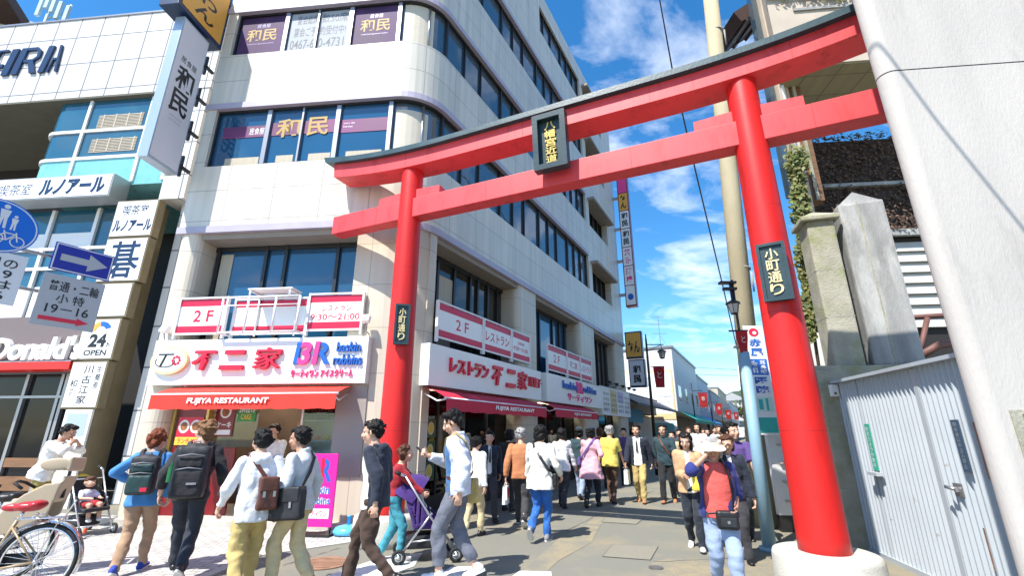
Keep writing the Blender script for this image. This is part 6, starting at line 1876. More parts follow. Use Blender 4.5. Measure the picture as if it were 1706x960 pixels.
    for i, f in enumerate((fl, fr)):
        FRm = Matrix.Rotation(R(f[3]), 3, 'X') @ Matrix.Rotation(R(6 if i == 0 else -6), 3, 'Z')
        def F(x, y, z): return ank[i] + FRm @ (V((x, y, z)) * k)
        s_ = MB()
        def FB(y, z, rx, ry, rz): s_.ball(F(0, y, z), rx * k, ry * k, rz * k, 12, 8, FRm)
        FB(-.035, -.035, .040, .050, .042); FB(.04, -.040, .041, .075, .036); FB(.11, -.048, .045, .070, .028); caps(s_, F(0, -.012, 0.0), .042 * k, F(0, -.012, -.03), .042 * k)
        so = soft(s_, 'shoe', upm, t, vox * .8, 2)
        s_ = MB(); pts_ = []
        for q in range(20):
            a = q * 2 * math.pi / 20; y = .038 + .128 * math.sin(a); w2 = (.043 + .006 * math.sin(a)) * math.cos(a); pts_.append((w2, y))
        n_ = len(pts_); vs = [tuple(F(x, y, -.078)) for x, y in pts_] + [tuple(F(x, y, -.056)) for x, y in pts_]
        s_.add(vs, [list(range(n_))[::-1], list(range(n_, 2 * n_))] + [(q, (q + 1) % n_, n_ + (q + 1) % n_, n_ + q) for q in range(n_)])
        s_.build('sole', som, so, world=False)
    info = dict(t=t, M=M, T=T, TR=TR, k=k, wri=wri, elb=elb, sh=sh, Hd=Hd, HR=HR, hk=hk, pel=pel, ax=ax, ay=ay, pos=g, vox=vox, knee=knee)
    if hat == 'visor':
        v_ = MB(); n_ = 22
        inn = []; outr = []
        for q in range(n_ + 1):
            a = R(-15 + 210 * q / n_)
            inn.append(Hd(.090 * math.cos(a), -.01 + .098 * math.sin(a), .055)); outr.append(Hd(.135 * math.cos(a), .02 + .185 * math.sin(a), .030 - .02 * abs(math.cos(a))))
        vs = [tuple(p) for p in inn] + [tuple(p) for p in outr] + [tuple(p + V((0, 0, -.006))) for p in inn] + [tuple(p + V((0, 0, -.006))) for p in outr]
        N_ = n_ + 1; fs = []
        for q in range(n_): fs += [(q, N_ + q, N_ + q + 1, q + 1), (2 * N_ + q, 2 * N_ + q + 1, 3 * N_ + q + 1, 3 * N_ + q), (N_ + q, 3 * N_ + q, 3 * N_ + q + 1, N_ + q + 1)]
        v_.add(vs, fs); loft(v_, [(Hd(0, -.012, z), .093 * hk, .102 * hk, HR @ V((1, 0, 0)), HR @ V((0, 1, 0))) for z in (.045, .085)]); v_.build('visor_hat', 'visor_pale', t, world=False)
    if hat == 'beret':
        v_ = MB(); v_.ball(Hd(0, -.02, .085), .105 * hk, .115 * hk, .05 * hk, 16, 10, HR); soft(v_, 'beret', 'navy_knit', t, vox * .8, 2)
    if hat == 'cap':
        v_ = MB(); v_.ball(Hd(0, -.015, .06), .093 * hk, .103 * hk, .08 * hk, 16, 10, HR); v_.ball(Hd(0, .10, .055), .06 * hk, .06 * hk, .008 * hk, 12, 6, HR); soft(v_, 'cap', 'teal_jacket', t, vox * .8, 1)
    PEOPLE.append(info)
    return info
# ---- things people carry (each a thing of its own)
def strap_path(p, pts): return [tuple(p['T'](*q)) for q in pts]
def ribbonstrap(mb, pts, w_, n_hint):
    """flat strap along points"""
    L_ = len(pts); vs = []
    for i, q in enumerate(pts):
        q = Vector(q); d = (Vector(pts[min(i + 1, L_ - 1)]) - Vector(pts[max(i - 1, 0)])).normalized()
        nn = (q - n_hint); nn = (nn - d * nn.dot(d)).normalized(); s_ = d.cross(nn)
        for a, b_ in ((-1, 0), (1, 0), (1, 1), (-1, 1)):
            vs.append(tuple(q + s_ * (w_ / 2 * a) + nn * (.006 * b_)))
    fs = []
    for i in range(L_ - 1):
        for j in range(4):
            fs.append((i * 4 + j, i * 4 + (j + 1) % 4, i * 4 + 4 + (j + 1) % 4, i * 4 + 4 + j))
    fs += [(0, 3, 2, 1), (4 * L_ - 4, 4 * L_ - 3, 4 * L_ - 2, 4 * L_ - 1)]
    mb.add(vs, fs)
def backpack(p, label, m1, m2, w=.30, h=.46, d=.16, off=-.15, patch=None, bottle=None, zt=.46):
    c = p['T'](0, off - d / 2, zt - h / 2)
    t = root('backpack', p['M'] @ Matrix.Translation(c), label, 'backpack')
    WM[t.name] = p['M']     # children are built in the wearer's frame
    t.matrix_world = p['M']
    L4 = Matrix.Translation(c) @ p['TR'].to_4x4()
    k = p['k']; w, h, d = w * k, h * k, d * k
    b = MB(L4); b.bbox(-w / 2, w / 2, -d / 2, d / 2, -h / 2, h / 2, .05)
    b.ball((0, 0, h * .30), w * .49, d * .55, h * .27, 16, 10)
    soft(b, 'main_bag', m1, t, .011, 4, wr=.004, wf=20, seed=4)
    b = MB(L4); b.bbox(-w * .40, w * .40, -d / 2 - .045, -d / 2 + .03, -h * .46, h * .02, .025); b.bbox(-w * .36, w * .36, -d / 2 - .025, -d / 2 + .03, h * .08, h * .30, .02)
    soft(b, 'front_pocket', m2, t, .010, 3, wr=.003, wf=24, seed=5)
    b = MB(L4)
    for z in (.045, .30): b.tube([(-w * .38, -d / 2 - .03, h * z), (0, -d / 2 - .05, h * (z + .035)), (w * .38, -d / 2 - .03, h * z)], .006, 6)
    b.tube([(-.03, d * .1, h * .54), (-.03, d * .1, h * .60), (.03, d * .1, h * .60), (.03, d * .1, h * .54)], .010, 6)
    b.build('zip_trim', 'mid_grey', t, world=False)
    if patch:
        b = MB(L4); b.box(patch[0] * w, patch[1] * w, -d / 2 - .058, -d / 2 - .040, patch[2] * h, patch[3] * h); b.build('patch', patch[4], t, world=False)
    if bottle:
        b = MB(L4); b.lathe([(.032, -.10), (.034, -.02), (.032, .06), (.014, .085), (.016, .11)], (-w / 2 - .02, 0, 0), 14); b.build('drink_bottle', bottle, t, world=False)
    for s_ in (-1, 1):
        b = MB(); ribbonstrap(b, strap_path(p, [(s_ * .10, off + .02, .40), (s_ * .105, -.10, .50), (s_ * .115, -.02, .53), (s_ * .12, .09, .47), (s_ * .13, .135, .36), (s_ * .15, .11, .20), (s_ * .13, off + .03, .08)]), .045 * k, p['T'](0, 0, .3)); b.build('strap', m1, t, world=False)
    return t
def crossbag(p, label, side, m1, w=.36, h=.27, d=.10, z=-.08, y=-.08, strapm=None, name='shoulder_bag', flap=True, back=False, sx=None):
    """bag hanging at one hip (side -1 left, 1 right) on a strap over the other shoulder"""
    k = p['k']
    x = side * (.235 if sx is None else sx)
    c = p['T'](x, y, z)
    t = root(name, p['M'], label, 'bag')
    ang = R(90) if not back else R(0)
    L4 = Matrix.Translation(c) @ p['TR'].to_4x4() @ Matrix.Rotation(ang if side > 0 else -ang, 4, 'Z') if not back else Matrix.Translation(c) @ p['TR'].to_4x4()
    w, h, d = w * k, h * k, d * k
    b = MB(L4); b.bbox(-w / 2, w / 2, -d / 2, d / 2, -h / 2, h / 2, min(.03, d * .3)); 
    soft(b, 'bag_body', m1, t, .010, 3, wr=.004, wf=18, seed=7)
    if flap:
        b = MB(L4); b.bbox(-w * .47, w * .47, -d / 2 - .012, d / 2 + .012, h * .05, h * .53, .012); soft(b, 'flap', m1, t, .010, 2, wr=.002, wf=20, seed=8)
        b = MB(L4)
        for s_ in (-.25, .25): b.box(w * s_ - .012, w * s_ + .012, -d / 2 - .018, -d / 2 - .008, -h * .1, h * .08)
        b.build('buckle', 'steel_frame', t, world=False)
    o = -side
    b = MB(); ribbonstrap(b, strap_path(p, [(x * .98, y + .02, z + h / k * .5), (side * .17, -.135, .10), (side * .04, -.15, .28), (o * .07, -.12, .43), (o * .11, -.02, .525), (o * .08, .10, .47), (side * .0, .148, .32), (side * .13, .14, .12), (x * 1.0, y + .06, z + h / k * .5)]), .042 * k, p['T'](0, 0, .25)); b.build('strap', strapm or m1, t, world=False)
    return t
G_ST = None
# ---- the passers-by, left to right
P = {}
P['denim'] = person('person with curly auburn hair in blue denim shirt and tan trousers, wearing a backpack', (212, 957), 716, -20, 'denim_shirt', 'tan_cloth', ('striped_blue', 'sole_white'), 'curly', 'hair_auburn', woman=True, step='right_short', lean=3, head=(30, 4), hem=-.15, flare=.01, vox=.009, sleeve=.95, hands=((-.27, .22, 1.06), (.25, .05, .85)), elbow=((-.9, -.6, 0), None))
backpack(P['denim'], 'black and dark teal backpack with a small red patch on the denim shirt wearer', 'nylon_black', 'nylon_teal', w=.31, h=.46, d=.14, patch=(.12, .34, -.40, -.30, 'letter_red'), zt=.44)
P['dark'] = person('person with light brown hair in black jacket and dark jeans carrying a large backpack', (292, 962), 697, -22, 'black_cloth', 'dark_denim', ('leather_black', 'sole_white'), 'messy', 'hair_light', step='left', lean=5, head=(-38, 0), hem=-.12, vox=.009, sleeve=.86, hands=((-.30, -.02, .86), (.29, .14, .90)))
backpack(P['dark'], 'big black multi-pocket backpack with a green bottle on the person in the black jacket', 'nylon_black', 'black_cloth', w=.34, h=.56, d=.20, patch=(.02, .30, -.24, -.20, 'mid_grey'), bottle='poster_green', zt=.46)
P['hood'] = person('person in a white hooded sweatshirt and khaki trousers with a brown sling bag', (398, 1002), 715, -38, 'white_knit', 'khaki', ('leather_black', 'sole_white'), 'short', step='right_short', lean=3, head=(-12, 4), hem=-.17, hood=True, vox=.009, loose=1.18, sleeve=.93, hands=((-.30, .18, .88), (.27, -.03, .84)), wr=.0095)
crossbag(P['hood'], 'brown leather sling bag worn on the back of the white hooded sweatshirt', 1, 'leather_brown', w=.20, h=.32, d=.09, z=.10, y=-.19, back=True, sx=.09, name='sling_bag')
P['grey'] = person('person in pale grey shirt and light khaki trousers with a big black messenger bag', (478, 985), 711, -78, 'pale_grey_knit', 'khaki_light', ('leather_black', 'sole_white'), 'short', step='left_short', lean=4, head=(-4, 5), hem=-.13, collar=True, vox=.009, sleeve=.95, loose=1.1, skin='skin_tan', hands=((-.29, .16, .92), (.27, .0, .84)), grip=(.8, .5), wr=.0095)
crossbag(P['grey'], 'big black messenger bag on the hip of the person in the pale grey shirt', -1, 'nylon_black', w=.42, h=.32, d=.12, z=-.03, y=-.04, name='messenger_bag', sx=.27)
P['staff'] = person('person in a white shirt standing behind the front counter of the shop', (437, 868), 716, 178, 'white_cotton', 'black_cloth', ('leather_black', 'sole_white'), 'short', step='stand', lean=2, head=(10, 12), hands=((-.06, .22, 1.10), (.08, .24, 1.12)), vox=.011, sleeve=.7, hat=None, H=1.66)
P['brown'] = person('person in a white top, dark hooded jacket and brown corduroy trousers walking left', (612, 985), 696, -82, 'navy_knit', 'brown_cord', ('leather_black', 'leather_black'), 'short', step='right', lean=4, head=(-6, 6), hem=-.13, coat=.30, coat_y=.0, under='white_cotton', hood=True, vox=.009, sleeve=.97, hands=((-.26, -.12, .84), (.26, .10, .84)), wr=.0095)
P['red'] = person('person in red sweater and teal jeans pushing a purple pushchair beside the gateway post', (650, 936), 741, 82, 'red_knit', 'teal_denim', ('mid_grey', 'sole_white'), 'curly', 'hair_brown', woman=True, step='right_short', lean=8, hands=((-.16, .44, .98), (.16, .44, .98)), grip=(1, 1), vox=.010)
P['phone'] = person('person in white jacket and grey cropped trousers walking while looking at a phone', (757, 966), 683, -82, 'white_jacket', 'grey_trouser', ('white', 'sole_white'), 'messy', step='left_short', lean=3, head=(-8, 24), hem=-.11, coat=.20, coat_y=.03, under='blue_shirt', collar=True, vox=.009, sleeve=.97, leg_len=.86, loose=1.12, belt='leather_brown', hands=((-.25, -.09, .86), (.06, .36, 1.20)), elbow=(None, (.7, -.5, -.6)), grip=(.35, .9), wr=.0095)
ph = P['phone']; w_ = ph['wri'][1]
t = root('smartphone', ph['M'], 'dark smartphone held up in the hand of the person in the white jacket', 'phone')
b = MB(Matrix.Translation(w_ + Vector((0, .10, .05))) @ Matrix.Rotation(R(-50), 4, 'X')); b.bbox(-.036, .036, -.005, .005, -.07, .07, .004); b.m(1); b.box(-.032, .032, -.0058, -.0051, -.062, .062); b.build('case', ['leather_black', 'grey_glass'], t, world=False)
crossbag(ph, 'khaki cloth shoulder bag of the person looking at a phone', 1, 'khaki', w=.18, h=.26, d=.06, z=-.10, y=-.10, strapm='khaki', flap=False, sx=.20)
P['beige'] = person('person in beige trousers and black shoes mostly hidden behind the person with the phone', (787, 896), 726, 20, 'white_cotton', 'khaki_light', ('leather_black', 'leather_black'), 'short', step='right_short', woman=True, vox=.012)
P['suit'] = person('person in a dark suit with white collar walking in shade by the shop window', (812, 868), 716, 165, 'navy_knit', 'charcoal', ('leather_black', 'leather_black'), 'short', step='left', coat=.035, under='white_cotton', collar=True, vox=.012, head=(10, 5), tie='charcoal')
P['shade'] = person('person in black standing in the shade behind the rust-coloured jacket', (846, 852), 716, 30, 'black_cloth', 'charcoal', ('leather_black', 'leather_black'), 'bob', step='stand', woman=True, vox=.013)
P['rust'] = person('person in a rust-brown jacket and dark grey trousers striding along the side shop window', (868, 877), 711, 8, 'rust_jacket', 'charcoal', ('leather_black', 'sole_white'), 'short', 'hair_grey', step='left', hem=-.12, lean=5, head=(15, 3), vox=.011)
t = root('paper_bag', P['rust']['M'], 'white and red paper carrier bag in the hand of the person in the rust-brown jacket', 'bag')
def carrier(t, p, i, w, h, d, m1, spot=None):
    q = p['wri'][i] + Vector((0, 0, -.10)); b = MB(Matrix.Translation(q))
    b.add([(-d / 2, -w / 2, -h), (d / 2, -w / 2, -h), (d / 2, w / 2, -h), (-d / 2, w / 2, -h), (-d / 2 * .8, -w / 2, -.06), (d / 2 * .8, -w / 2, -.06), (d / 2 * .8, w / 2, -.06), (-d / 2 * .8, w / 2, -.06)], [(0, 3, 2, 1), (0, 1, 5, 4), (1, 2, 6, 5), (2, 3, 7, 6), (3, 0, 4, 7)])
    if spot:
        for s_ in (-1, 1): b.m(1).ball((s_ * d * .47, 0, -h * .5), .012, w * .28, h * .25, 12, 8)
    b.build('bag_body', [m1, spot or m1], t, world=False)
    b = MB(Matrix.Translation(q))
    for s_ in (-1, 1): b.tube([(s_ * d * .3, -w * .25, -.06), (0, -w * .08, .02), (0, w * .08, .02), (s_ * d * .3, w * .25, -.06)], .004, 5)
    b.build('handle', 'white', t, world=False)
carrier(t, P['rust'], 0, .26, .34, .09, 'white', 'letter_red')
P['blouse'] = person('person in a loose white blouse and bright blue jeans walking away up the street', (902, 902), 708, 20, 'white_blouse', 'blue_jeans', ('mid_grey', 'sole_white'), 'bob', 'hair_black', woman=True, step='right_lift', lean=3, hem=-.20, flare=.035, vox=.009, sleeve=.9, wr=.011, hands=(None, (.30, .12, .92)), head=(12, 5), fat=1.06)
crossbag(P['blouse'], 'small dark bag on a thin strap across the white blouse', 1, 'leather_black', w=.18, h=.20, d=.07, z=-.06, y=.05, flap=False)
P['blouse2'] = person('person in a white patterned blouse and dark trousers just beyond the nearest white blouse', (938, 846), 713, 24, 'white_cotton', 'charcoal', ('leather_black', 'leather_black'), 'bob', woman=True, step='left_short', hem=-.16, flare=.02, vox=.011, wr=.010)
P['cap'] = person('person in a dark teal jacket, cap and pale jeans walking away beside the pink coat', (967, 832), 712, 30, 'teal_jacket', 'pale_jeans', ('leather_black', 'leather_black'), 'bob', woman=True, step='left_short', hat='cap', hem=-.16, vox=.012)
P['pink'] = person('person in a pink flared coat, dark beret and boots walking away', (988, 846), 711, 26, 'pink_coat', 'dark_denim', ('leather_black', 'leather_black'), 'bob', woman=True, step='right_short', hat='beret', hem=-.34, flare=.10, vox=.010, wr=.010, hands=(None, (.18, .12, 1.18)))
crossbag(P['pink'], 'small purple bag on a long strap across the pink coat', -1, 'purple_cloth', w=.18, h=.18, d=.06, z=.02, y=-.05, flap=False)
P['yellow'] = person('person with grey hair in a yellow shirt and brown trousers walking away', (1021, 838), 709, 30, 'yellow_shirt', 'brown_trouser', ('leather_brown', 'leather_black'), 'short', 'hair_grey', step='left_short', sleeve=.42, hem=-.15, flare=.015, vox=.010, wr=.0095, fat=1.08)
P['cardigan'] = person('person in navy cardigan, white shirt and tan trousers carrying a white paper bag', (1070, 838), 707, 205, 'navy_knit', 'khaki', ('rust_jacket', 'leather_brown'), 'short', step='left_short', coat=.08, under='white_cotton', vox=.010, collar=True, tie='charcoal', hem=-.13, loose=1.02)
t = root('paper_bag', P['cardigan']['M'], 'plain white paper bag carried by the person in the navy cardigan', 'bag')
carrier(t, P['cardigan'], 1, .24, .36, .10, 'white')
P['teal'] = person('person with glasses in dark teal shirt and black trousers, brown strap across the chest', (1116, 839), 707, 208, 'teal_jacket', 'black_cloth', ('rust_jacket', 'leather_brown'), 'short', step='right_short', vox=.010, hem=-.12, fat=1.08, sleeve=.8)
crossbag(P['teal'], 'dark bag on a brown strap across the dark teal shirt', -1, 'leather_black', w=.22, h=.2, d=.07, z=-.02, y=-.04, strapm='leather_brown', flap=False)
p = P['teal']; e_ = MB()
for s_ in (-1, 1):
    pts_ = [tuple(p['Hd'](s_ * .031 + .018 * math.cos(a), .102, .002 + .014 * math.sin(a))) for a in [i * .6283 for i in range(11)]]; e_.tube(pts_, .0022, 5); e_.tube([tuple(p['Hd'](s_ * .05, .1, .004)), tuple(p['Hd'](s_ * .077, .0, .006))], .002, 4)
e_.build('glasses', 'leather_black', p['t'], world=False)
P['tan'] = person('person with long dark hair in tan jacket and dark jeans holding something yellow', (1162, 916), 720, 204, 'tan_jacket', 'dark_denim', ('white', 'leather_black'), 'long', woman=True, step='left_short', lean=4, head=(4, 16), coat=.03, under='white_blouse', collar=True, vox=.009, hem=-.12, hands=((-.08, .27, 1.08), (.06, .26, 1.05)), grip=(.8, .8))
p = P['tan']; t = root('yellow_cloth_bag', p['M'], 'bright yellow cloth bag held in front of the tan jacket', 'bag')
b = MB(Matrix.Translation(Vector((-.12, .26, .98)) * p['k'])); b.bbox(-.07, .07, -.03, .03, -.12, .12, .02); soft(b, 'bag_body', 'yellow_cloth', t, .010, 3, wr=.010, wf=24)
P['visor'] = person('grey-haired person in pale sun visor, coral shirt, blue jacket and light blue jeans', (1217, 1006), 728, 194, 'cobalt_jacket', 'pale_jeans', ('white', 'sole_white'), 'bob', 'hair_grey', woman=True, step='left_short', lean=2, head=(8, 10), coat=.150, under='coral_shirt', hat='visor', vox=.009, hem=-.08, sleeve=.62, fat=1.14, loose=1.12, hands=((-.16, .12, .95), (.10, .21, 1.50)), elbow=(None, (.9, .2, -.8)), wr=.006, skin='skin_tan')
p = P['visor']; t = root('hip_pouch', p['M'], 'black hip pouch on a thin strap in front of the light blue jeans', 'bag')
b = MB(Matrix.Translation(p['T'](-.05, .19, -.07))); b.bbox(-.095, .095, -.035, .035, -.085, .075, .02); soft(b, 'bag_body', 'leather_black', t, .009, 3, wr=.003)
b = MB(Matrix.Translation(p['T'](-.05, .19, -.07))); b.bbox(-.07, .07, .034, .048, -.06, .02, .006); b.m(1); b.box(-.012, .012, .0485, .051, -.03, -.005); b.build('pocket', ['nylon_black', 'steel_frame'], t, world=False)
b = MB(); ribbonstrap(b, strap_path(p, [(-.12, .17, .0), (-.13, .165, .18), (-.12, .165, .34), (-.10, .10, .48), (-.09, -.02, .53), (-.04, -.13, .42), (.10, -.16, .2), (.2, -.08, .04), (.14, .16, -.02), (.03, .2, .0)]), .022, p['T'](0, 0, .25)); b.build('strap', 'leather_black', t, world=False)
P['brow'] = person('person in dark navy jacket with hand on forehead, behind the sun visor wearer', (1236, 938), 726, 200, 'navy_knit', 'charcoal', ('leather_black', 'leather_black'), 'bob', 'hair_brown', woman=True, step='stand', coat=.03, under='white_cotton', vox=.010, head=(0, 10), hands=(None, (.07, .22, 1.52)), elbow=(None, (.9, .3, -.8)))
P['purple'] = person('person with short black hair in purple shirt beside the pale blue pole', (1244, 905), 704, 200, 'purple_cloth', 'dark_denim', ('leather_black', 'leather_black'), 'short', step='right_short', vox=.011, head=(-35, 0), sleeve=.4)
# man at the far left with phone, behind the bicycles
P['left'] = person('person in loose white shirt and olive trousers leaning over beside the black pushchair', (44, 886), 706, 72, 'white_cotton', 'olive_trouser', ('leather_brown', 'leather_black'), 'short', step='stand', lean=14, head=(8, 18), hem=-.14, flare=.03, vox=.009, sleeve=.82, skin='skin_tan', wr=.011, hands=((-.10, .34, 1.36), (.10, .33, 1.38)), elbow=((-.9, -.3, -.5), (.9, -.2, -.6)), grip=(.7, .8))
# the distant crowd: people one can still tell apart
tops = ['charcoal', 'mid_grey', 'white_cotton', 'maroon', 'light_blue', 'sand', 'cream_cloth', 'teal_jacket', 'white_blouse', 'pink_coat', 'purple_cloth', 'khaki_light', 'red_knit', 'mid_grey']
words_ = ['charcoal', 'grey', 'white', 'maroon', 'light blue', 'sandy', 'cream', 'dark teal', 'off-white', 'pink', 'purple', 'pale khaki', 'red', 'mid-grey']
rs = random.Random(12)
spots = [(1140, 808, 715), (1156, 800, 712), (1174, 812, 705), (1188, 796, 714), (1200, 790, 712), (1131, 826, 718), (1208, 800, 710), (1217, 812, 712), (1180, 782, 715), (1196, 776, 714), (1045, 808, 713), (1058, 801, 715), (1003, 815, 712), (1210, 779, 713)]
where = ['by the street lamp, behind the dark teal shirt', 'behind the tan jacket on the left', 'directly above the tan jacket, taller than the neighbours', 'just right of the tan jacket', 'in the middle of the far crowd', 'right behind the dark teal shirt', 'behind the sun visor', 'behind the hand-to-forehead figure', 'small and far up the street, left one', 'small and far up the street, middle one', 'beside the black lamp post', 'just behind the black lamp post', 'between the pink coat and the yellow shirt', 'small and far up the street, right one']
for i, (px, py, hy) in enumerate(spots):
    person('distant person in a %s top %s' % (words_[i], where[i]), (px, py), hy, rs.choice((28, 206, 28, 200, 215)), tops[i], rs.choice(('charcoal', 'dark_denim', 'black_cloth', 'brown_trouser')), ('leather_black', 'leather_black'), rs.choice(('short', 'bob', 'short', 'long')), rs.choice(('hair_black', 'hair_black', 'hair_brown')), woman=rs.random() < .5, step=rs.choice(('left_short', 'right_short', 'stand')), vox=.018, wr=.004, group='distant walkers up the street')
# ------------------------------------------------------------------ pushchairs and bicycles
mat('alu', (0.62, 0.62, 0.63), 0.3, 0.85)
mat('chrome', (0.70, 0.71, 0.73), 0.15, 0.95)
mat('rubber', (0.014, 0.014, 0.015), 0.75, bump=0.1)
mat('saddle_red', (0.40, 0.014, 0.020), 0.35, var=0.12)
mat('seat_beige', (0.44, 0.35, 0.24), 0.5, var=0.04)
mat('bike_cream', (0.34, 0.25, 0.14), 0.35)
mat('reflector', (0.70, 0.10, 0.02), 0.3)
mat('white_spoke', (0.8, 0.8, 0.8), 0.3, 0.6)
def wheel(parent, M, c, r, tyre=.018, spokes=20, name='wheel', rimm='chrome'):
    """wheel in the local x-z plane of M"""
    cx_, cy_, cz_ = c
    w_ = MB(M); w_.tube([(cx_ + (r - tyre) * math.cos(a), cy_, cz_ + (r - tyre) * math.sin(a)) for a in [2 * math.pi * i / 40 for i in range(41)]], tyre, 8, cap=False)
    W_ = w_.build(name, 'rubber', parent)
    w_ = MB(M); rr = r - tyre * 2.2; w_.tube([(cx_ + rr * math.cos(a), cy_, cz_ + rr * math.sin(a)) for a in [2 * math.pi * i / 40 for i in range(41)]], tyre * .6, 6, cap=False)
    for i in range(spokes):
        a = 2 * math.pi * i / spokes; b_ = a + (.35 if i % 2 else -.35); s_ = .02 if i % 4 < 2 else -.02
        w_.tube([(cx_ + .022 * math.cos(b_), cy_ + s_, cz_ + .022 * math.sin(b_)), (cx_ + rr * math.cos(a), cy_, cz_ + rr * math.sin(a))], .0022 if r > .2 else .006, 4)
    w_.tube([(cx_, cy_ - .045, cz_), (cx_, cy_ + .045, cz_)], .02, 10)
    w_.build('rim', rimm, W_)
    return W_
def pushchair(px, py, az, label, canopy, fabric, k=1.0, folded=False):
    g = gnd(px, py)
    M = Matrix.Translation((g.x, g.y, 0)) @ Matrix.Rotation(R(90 - az), 4, 'Z') @ Matrix.Scale(k, 4)     # x forward, y to its left
    Mr = Matrix.Translation((g.x, g.y, 0)) @ Matrix.Rotation(R(90 - az), 4, 'Z')
    t = root('pushchair', Mr, label, 'pushchair')
    f = MB(M)
    for s_ in (-1, 1):
        y = .22 * s_
        f.tube([(-.32, y, .08), (-.05, y, .42), (.05, y, .55)], .013, 8)            # rear leg
        f.tube([(.36, y, .09), (.02, y, .52), (-.30, y * 1.05, .98)], .013, 8)        # long front tube to handle
        f.tube([(-.30, y * 1.05, .98), (-.40, y * 1.05, 1.02)], .017, 8)
        f.tube([(-.20, y, .24), (.22, y, .26)], .010, 8)
    f.tube([(-.31, -.22, .09), (-.31, .22, .09)], .011, 8); f.tube([(.30, -.22, .16), (.30, .22, .16)], .011, 8)
    f.tube([(-.22, -.22, .85), (-.22, .22, .85)], .010, 8)
    f.build('frame', 'alu', t)
    for x in (-.32, .36):
        for s_ in (-1, 1): wheel(t, M, (x, .22 * s_ + .03 * s_, .085), .085, .02, 6, rimm='sign_case')
    f = MB(M); 
    for s_ in (-1, 1): f.tube([(-.36, .23 * s_, 1.0), (-.43, .23 * s_, 1.03)], .022, 8)
    f.build('handle', 'rubber', t)
    b = MB(M)
    b.bbox(-.12, .26, -.19, .19, .36, .42, .02)
    b.add([(-.12, -.19, .36), (-.12, .19, .36), (-.30, .19, .88), (-.30, -.19, .88), (-.16, -.19, .36), (-.16, .19, .36), (-.34, .19, .88), (-.34, -.19, .88)], [(0, 1, 2, 3), (7, 6, 5, 4), (0, 4, 5, 1), (1, 5, 6, 2), (2, 6, 7, 3), (3, 7, 4, 0)])
    for s_ in (-1, 1): b.add([(.24, .19 * s_, .40), (-.12, .19 * s_, .40), (-.26, .19 * s_, .80), (.0, .19 * s_, .58), (.24, .2 * s_, .40), (-.12, .2 * s_, .40), (-.26, .2 * s_, .80), (.0, .2 * s_, .58)], [(0, 1, 2, 3), (7, 6, 5, 4), (0, 3, 7, 4), (2, 6, 7, 3), (0, 4, 5, 1)])
    soft(b, 'seat', fabric, None, .012, 2, wr=.003)
    o = bpy.context.scene.collection.objects[-1]
    o.parent = t; WM[o.name] = WM[t.name]; o.data.transform(Mr.inverted())
    b = MB(M)                                                                    # hood of hoops and cloth
    vs = []; fs = []; nA, nB = 6, 10
    for i in range(nA + 1):
        a = R(150 - (95 if not folded else 22) * i / nA)
        for j in range(nB + 1):
            q = math.pi * j / nB
            vs.append((-.18 + .36 * math.cos(a) * math.sin(q) * 1.0 + (-.02), -.21 * math.cos(q), .66 + .33 * math.sin(a) * math.sin(q)))
    for i in range(nA):
        for j in range(nB):
            a = i * (nB + 1) + j; fs.append((a, a + 1, a + nB + 2, a + nB + 1))
    b.smooth = True; b.add(vs, fs); b.build('hood', canopy, t)
    b = MB(M); b.bbox(-.26, .12, -.17, .17, .14, .30, .04); b.build('basket', 'nylon_black', t)
    return t, M
pushchair(708, 932, 78, 'purple hooded pushchair with pale tubular frame pushed towards the person with the phone', 'purple_canopy', 'purple_canopy', 1.02)
t, PM_ = pushchair(136, 892, 112, 'black pushchair with a small child sitting in it at the far left', 'yellow_cloth', 'nylon_black', .95, folded=True)
# the child
M = PM_
ch = root('person', M, 'small bare-legged child in pale shirt and red shorts sitting in the black pushchair', 'person')
V = Vector
b = MB()
loft(b, [(V((-.10 - .12 * z, 0, .42 + z)), rx, ry, V((0, 1, 0)), V((1, 0, 0))) for z, rx, ry in ((0, .085, .07), (.12, .08, .065), (.22, .085, .06), (.27, .04, .04))])
b.ball((-.13, 0, .80), .078, .074, .085, 14, 10); b.ball((-.075, 0, .775), .05, .055, .055, 12, 8); b.ball((-.022, 0, .785), .012, n=8, m=6)
for s_ in (-1, 1):
    b.ball((-.135, .075 * s_, .79), .02, .012, .025, 8, 6)
    caps(b, V((-.13, .085 * s_, .64)), .03, V((-.02, .13 * s_, .56)), .026); caps(b, V((-.02, .13 * s_, .56)), .026, V((.12, .07 * s_, .56)), .02); b.ball((.15, .065 * s_, .56), .026, .02, .018, 8, 6)
    for j in range(4): caps(b, V((.165, (.05 + .012 * j) * s_, .56)), .006, V((.187, (.05 + .012 * j) * s_, .55)), .005)
    caps(b, V((-.08, .06 * s_, .45)), .05, V((.16, .075 * s_, .46)), .04); caps(b, V((.16, .075 * s_, .46)), .04, V((.20, .075 * s_, .26)), .028)
soft(b, 'body', 'skin_light', ch, .008, 2)
b = MB(); loft(b, [(V((-.10 - .12 * z, 0, .42 + z)), rx, ry, V((0, 1, 0)), V((1, 0, 0))) for z, rx, ry in ((.0, .098, .082), (.12, .092, .076), (.22, .096, .07), (.262, .05, .05))])
for s_ in (-1, 1): caps(b, V((-.13, .085 * s_, .64)), .04, V((-.05, .12 * s_, .58)), .036)
soft(b, 'shirt', 'white_jacket', ch, .009, 2, wr=.003)
b = MB()
for s_ in (-1, 1): caps(b, V((-.09, .055 * s_, .45)), .062, V((.08, .07 * s_, .46)), .055)
soft(b, 'shorts', 'red_knit', ch, .009, 2, wr=.003)
b = MB(); b.ball((-.145, 0, .83), .085, .082, .07, 14, 10); b.ball((-.08, 0, .86), .04, .06, .03, 10, 8); soft(b, 'hair', 'hair_brown', ch, .008, 2, wr=.002, wf=50)
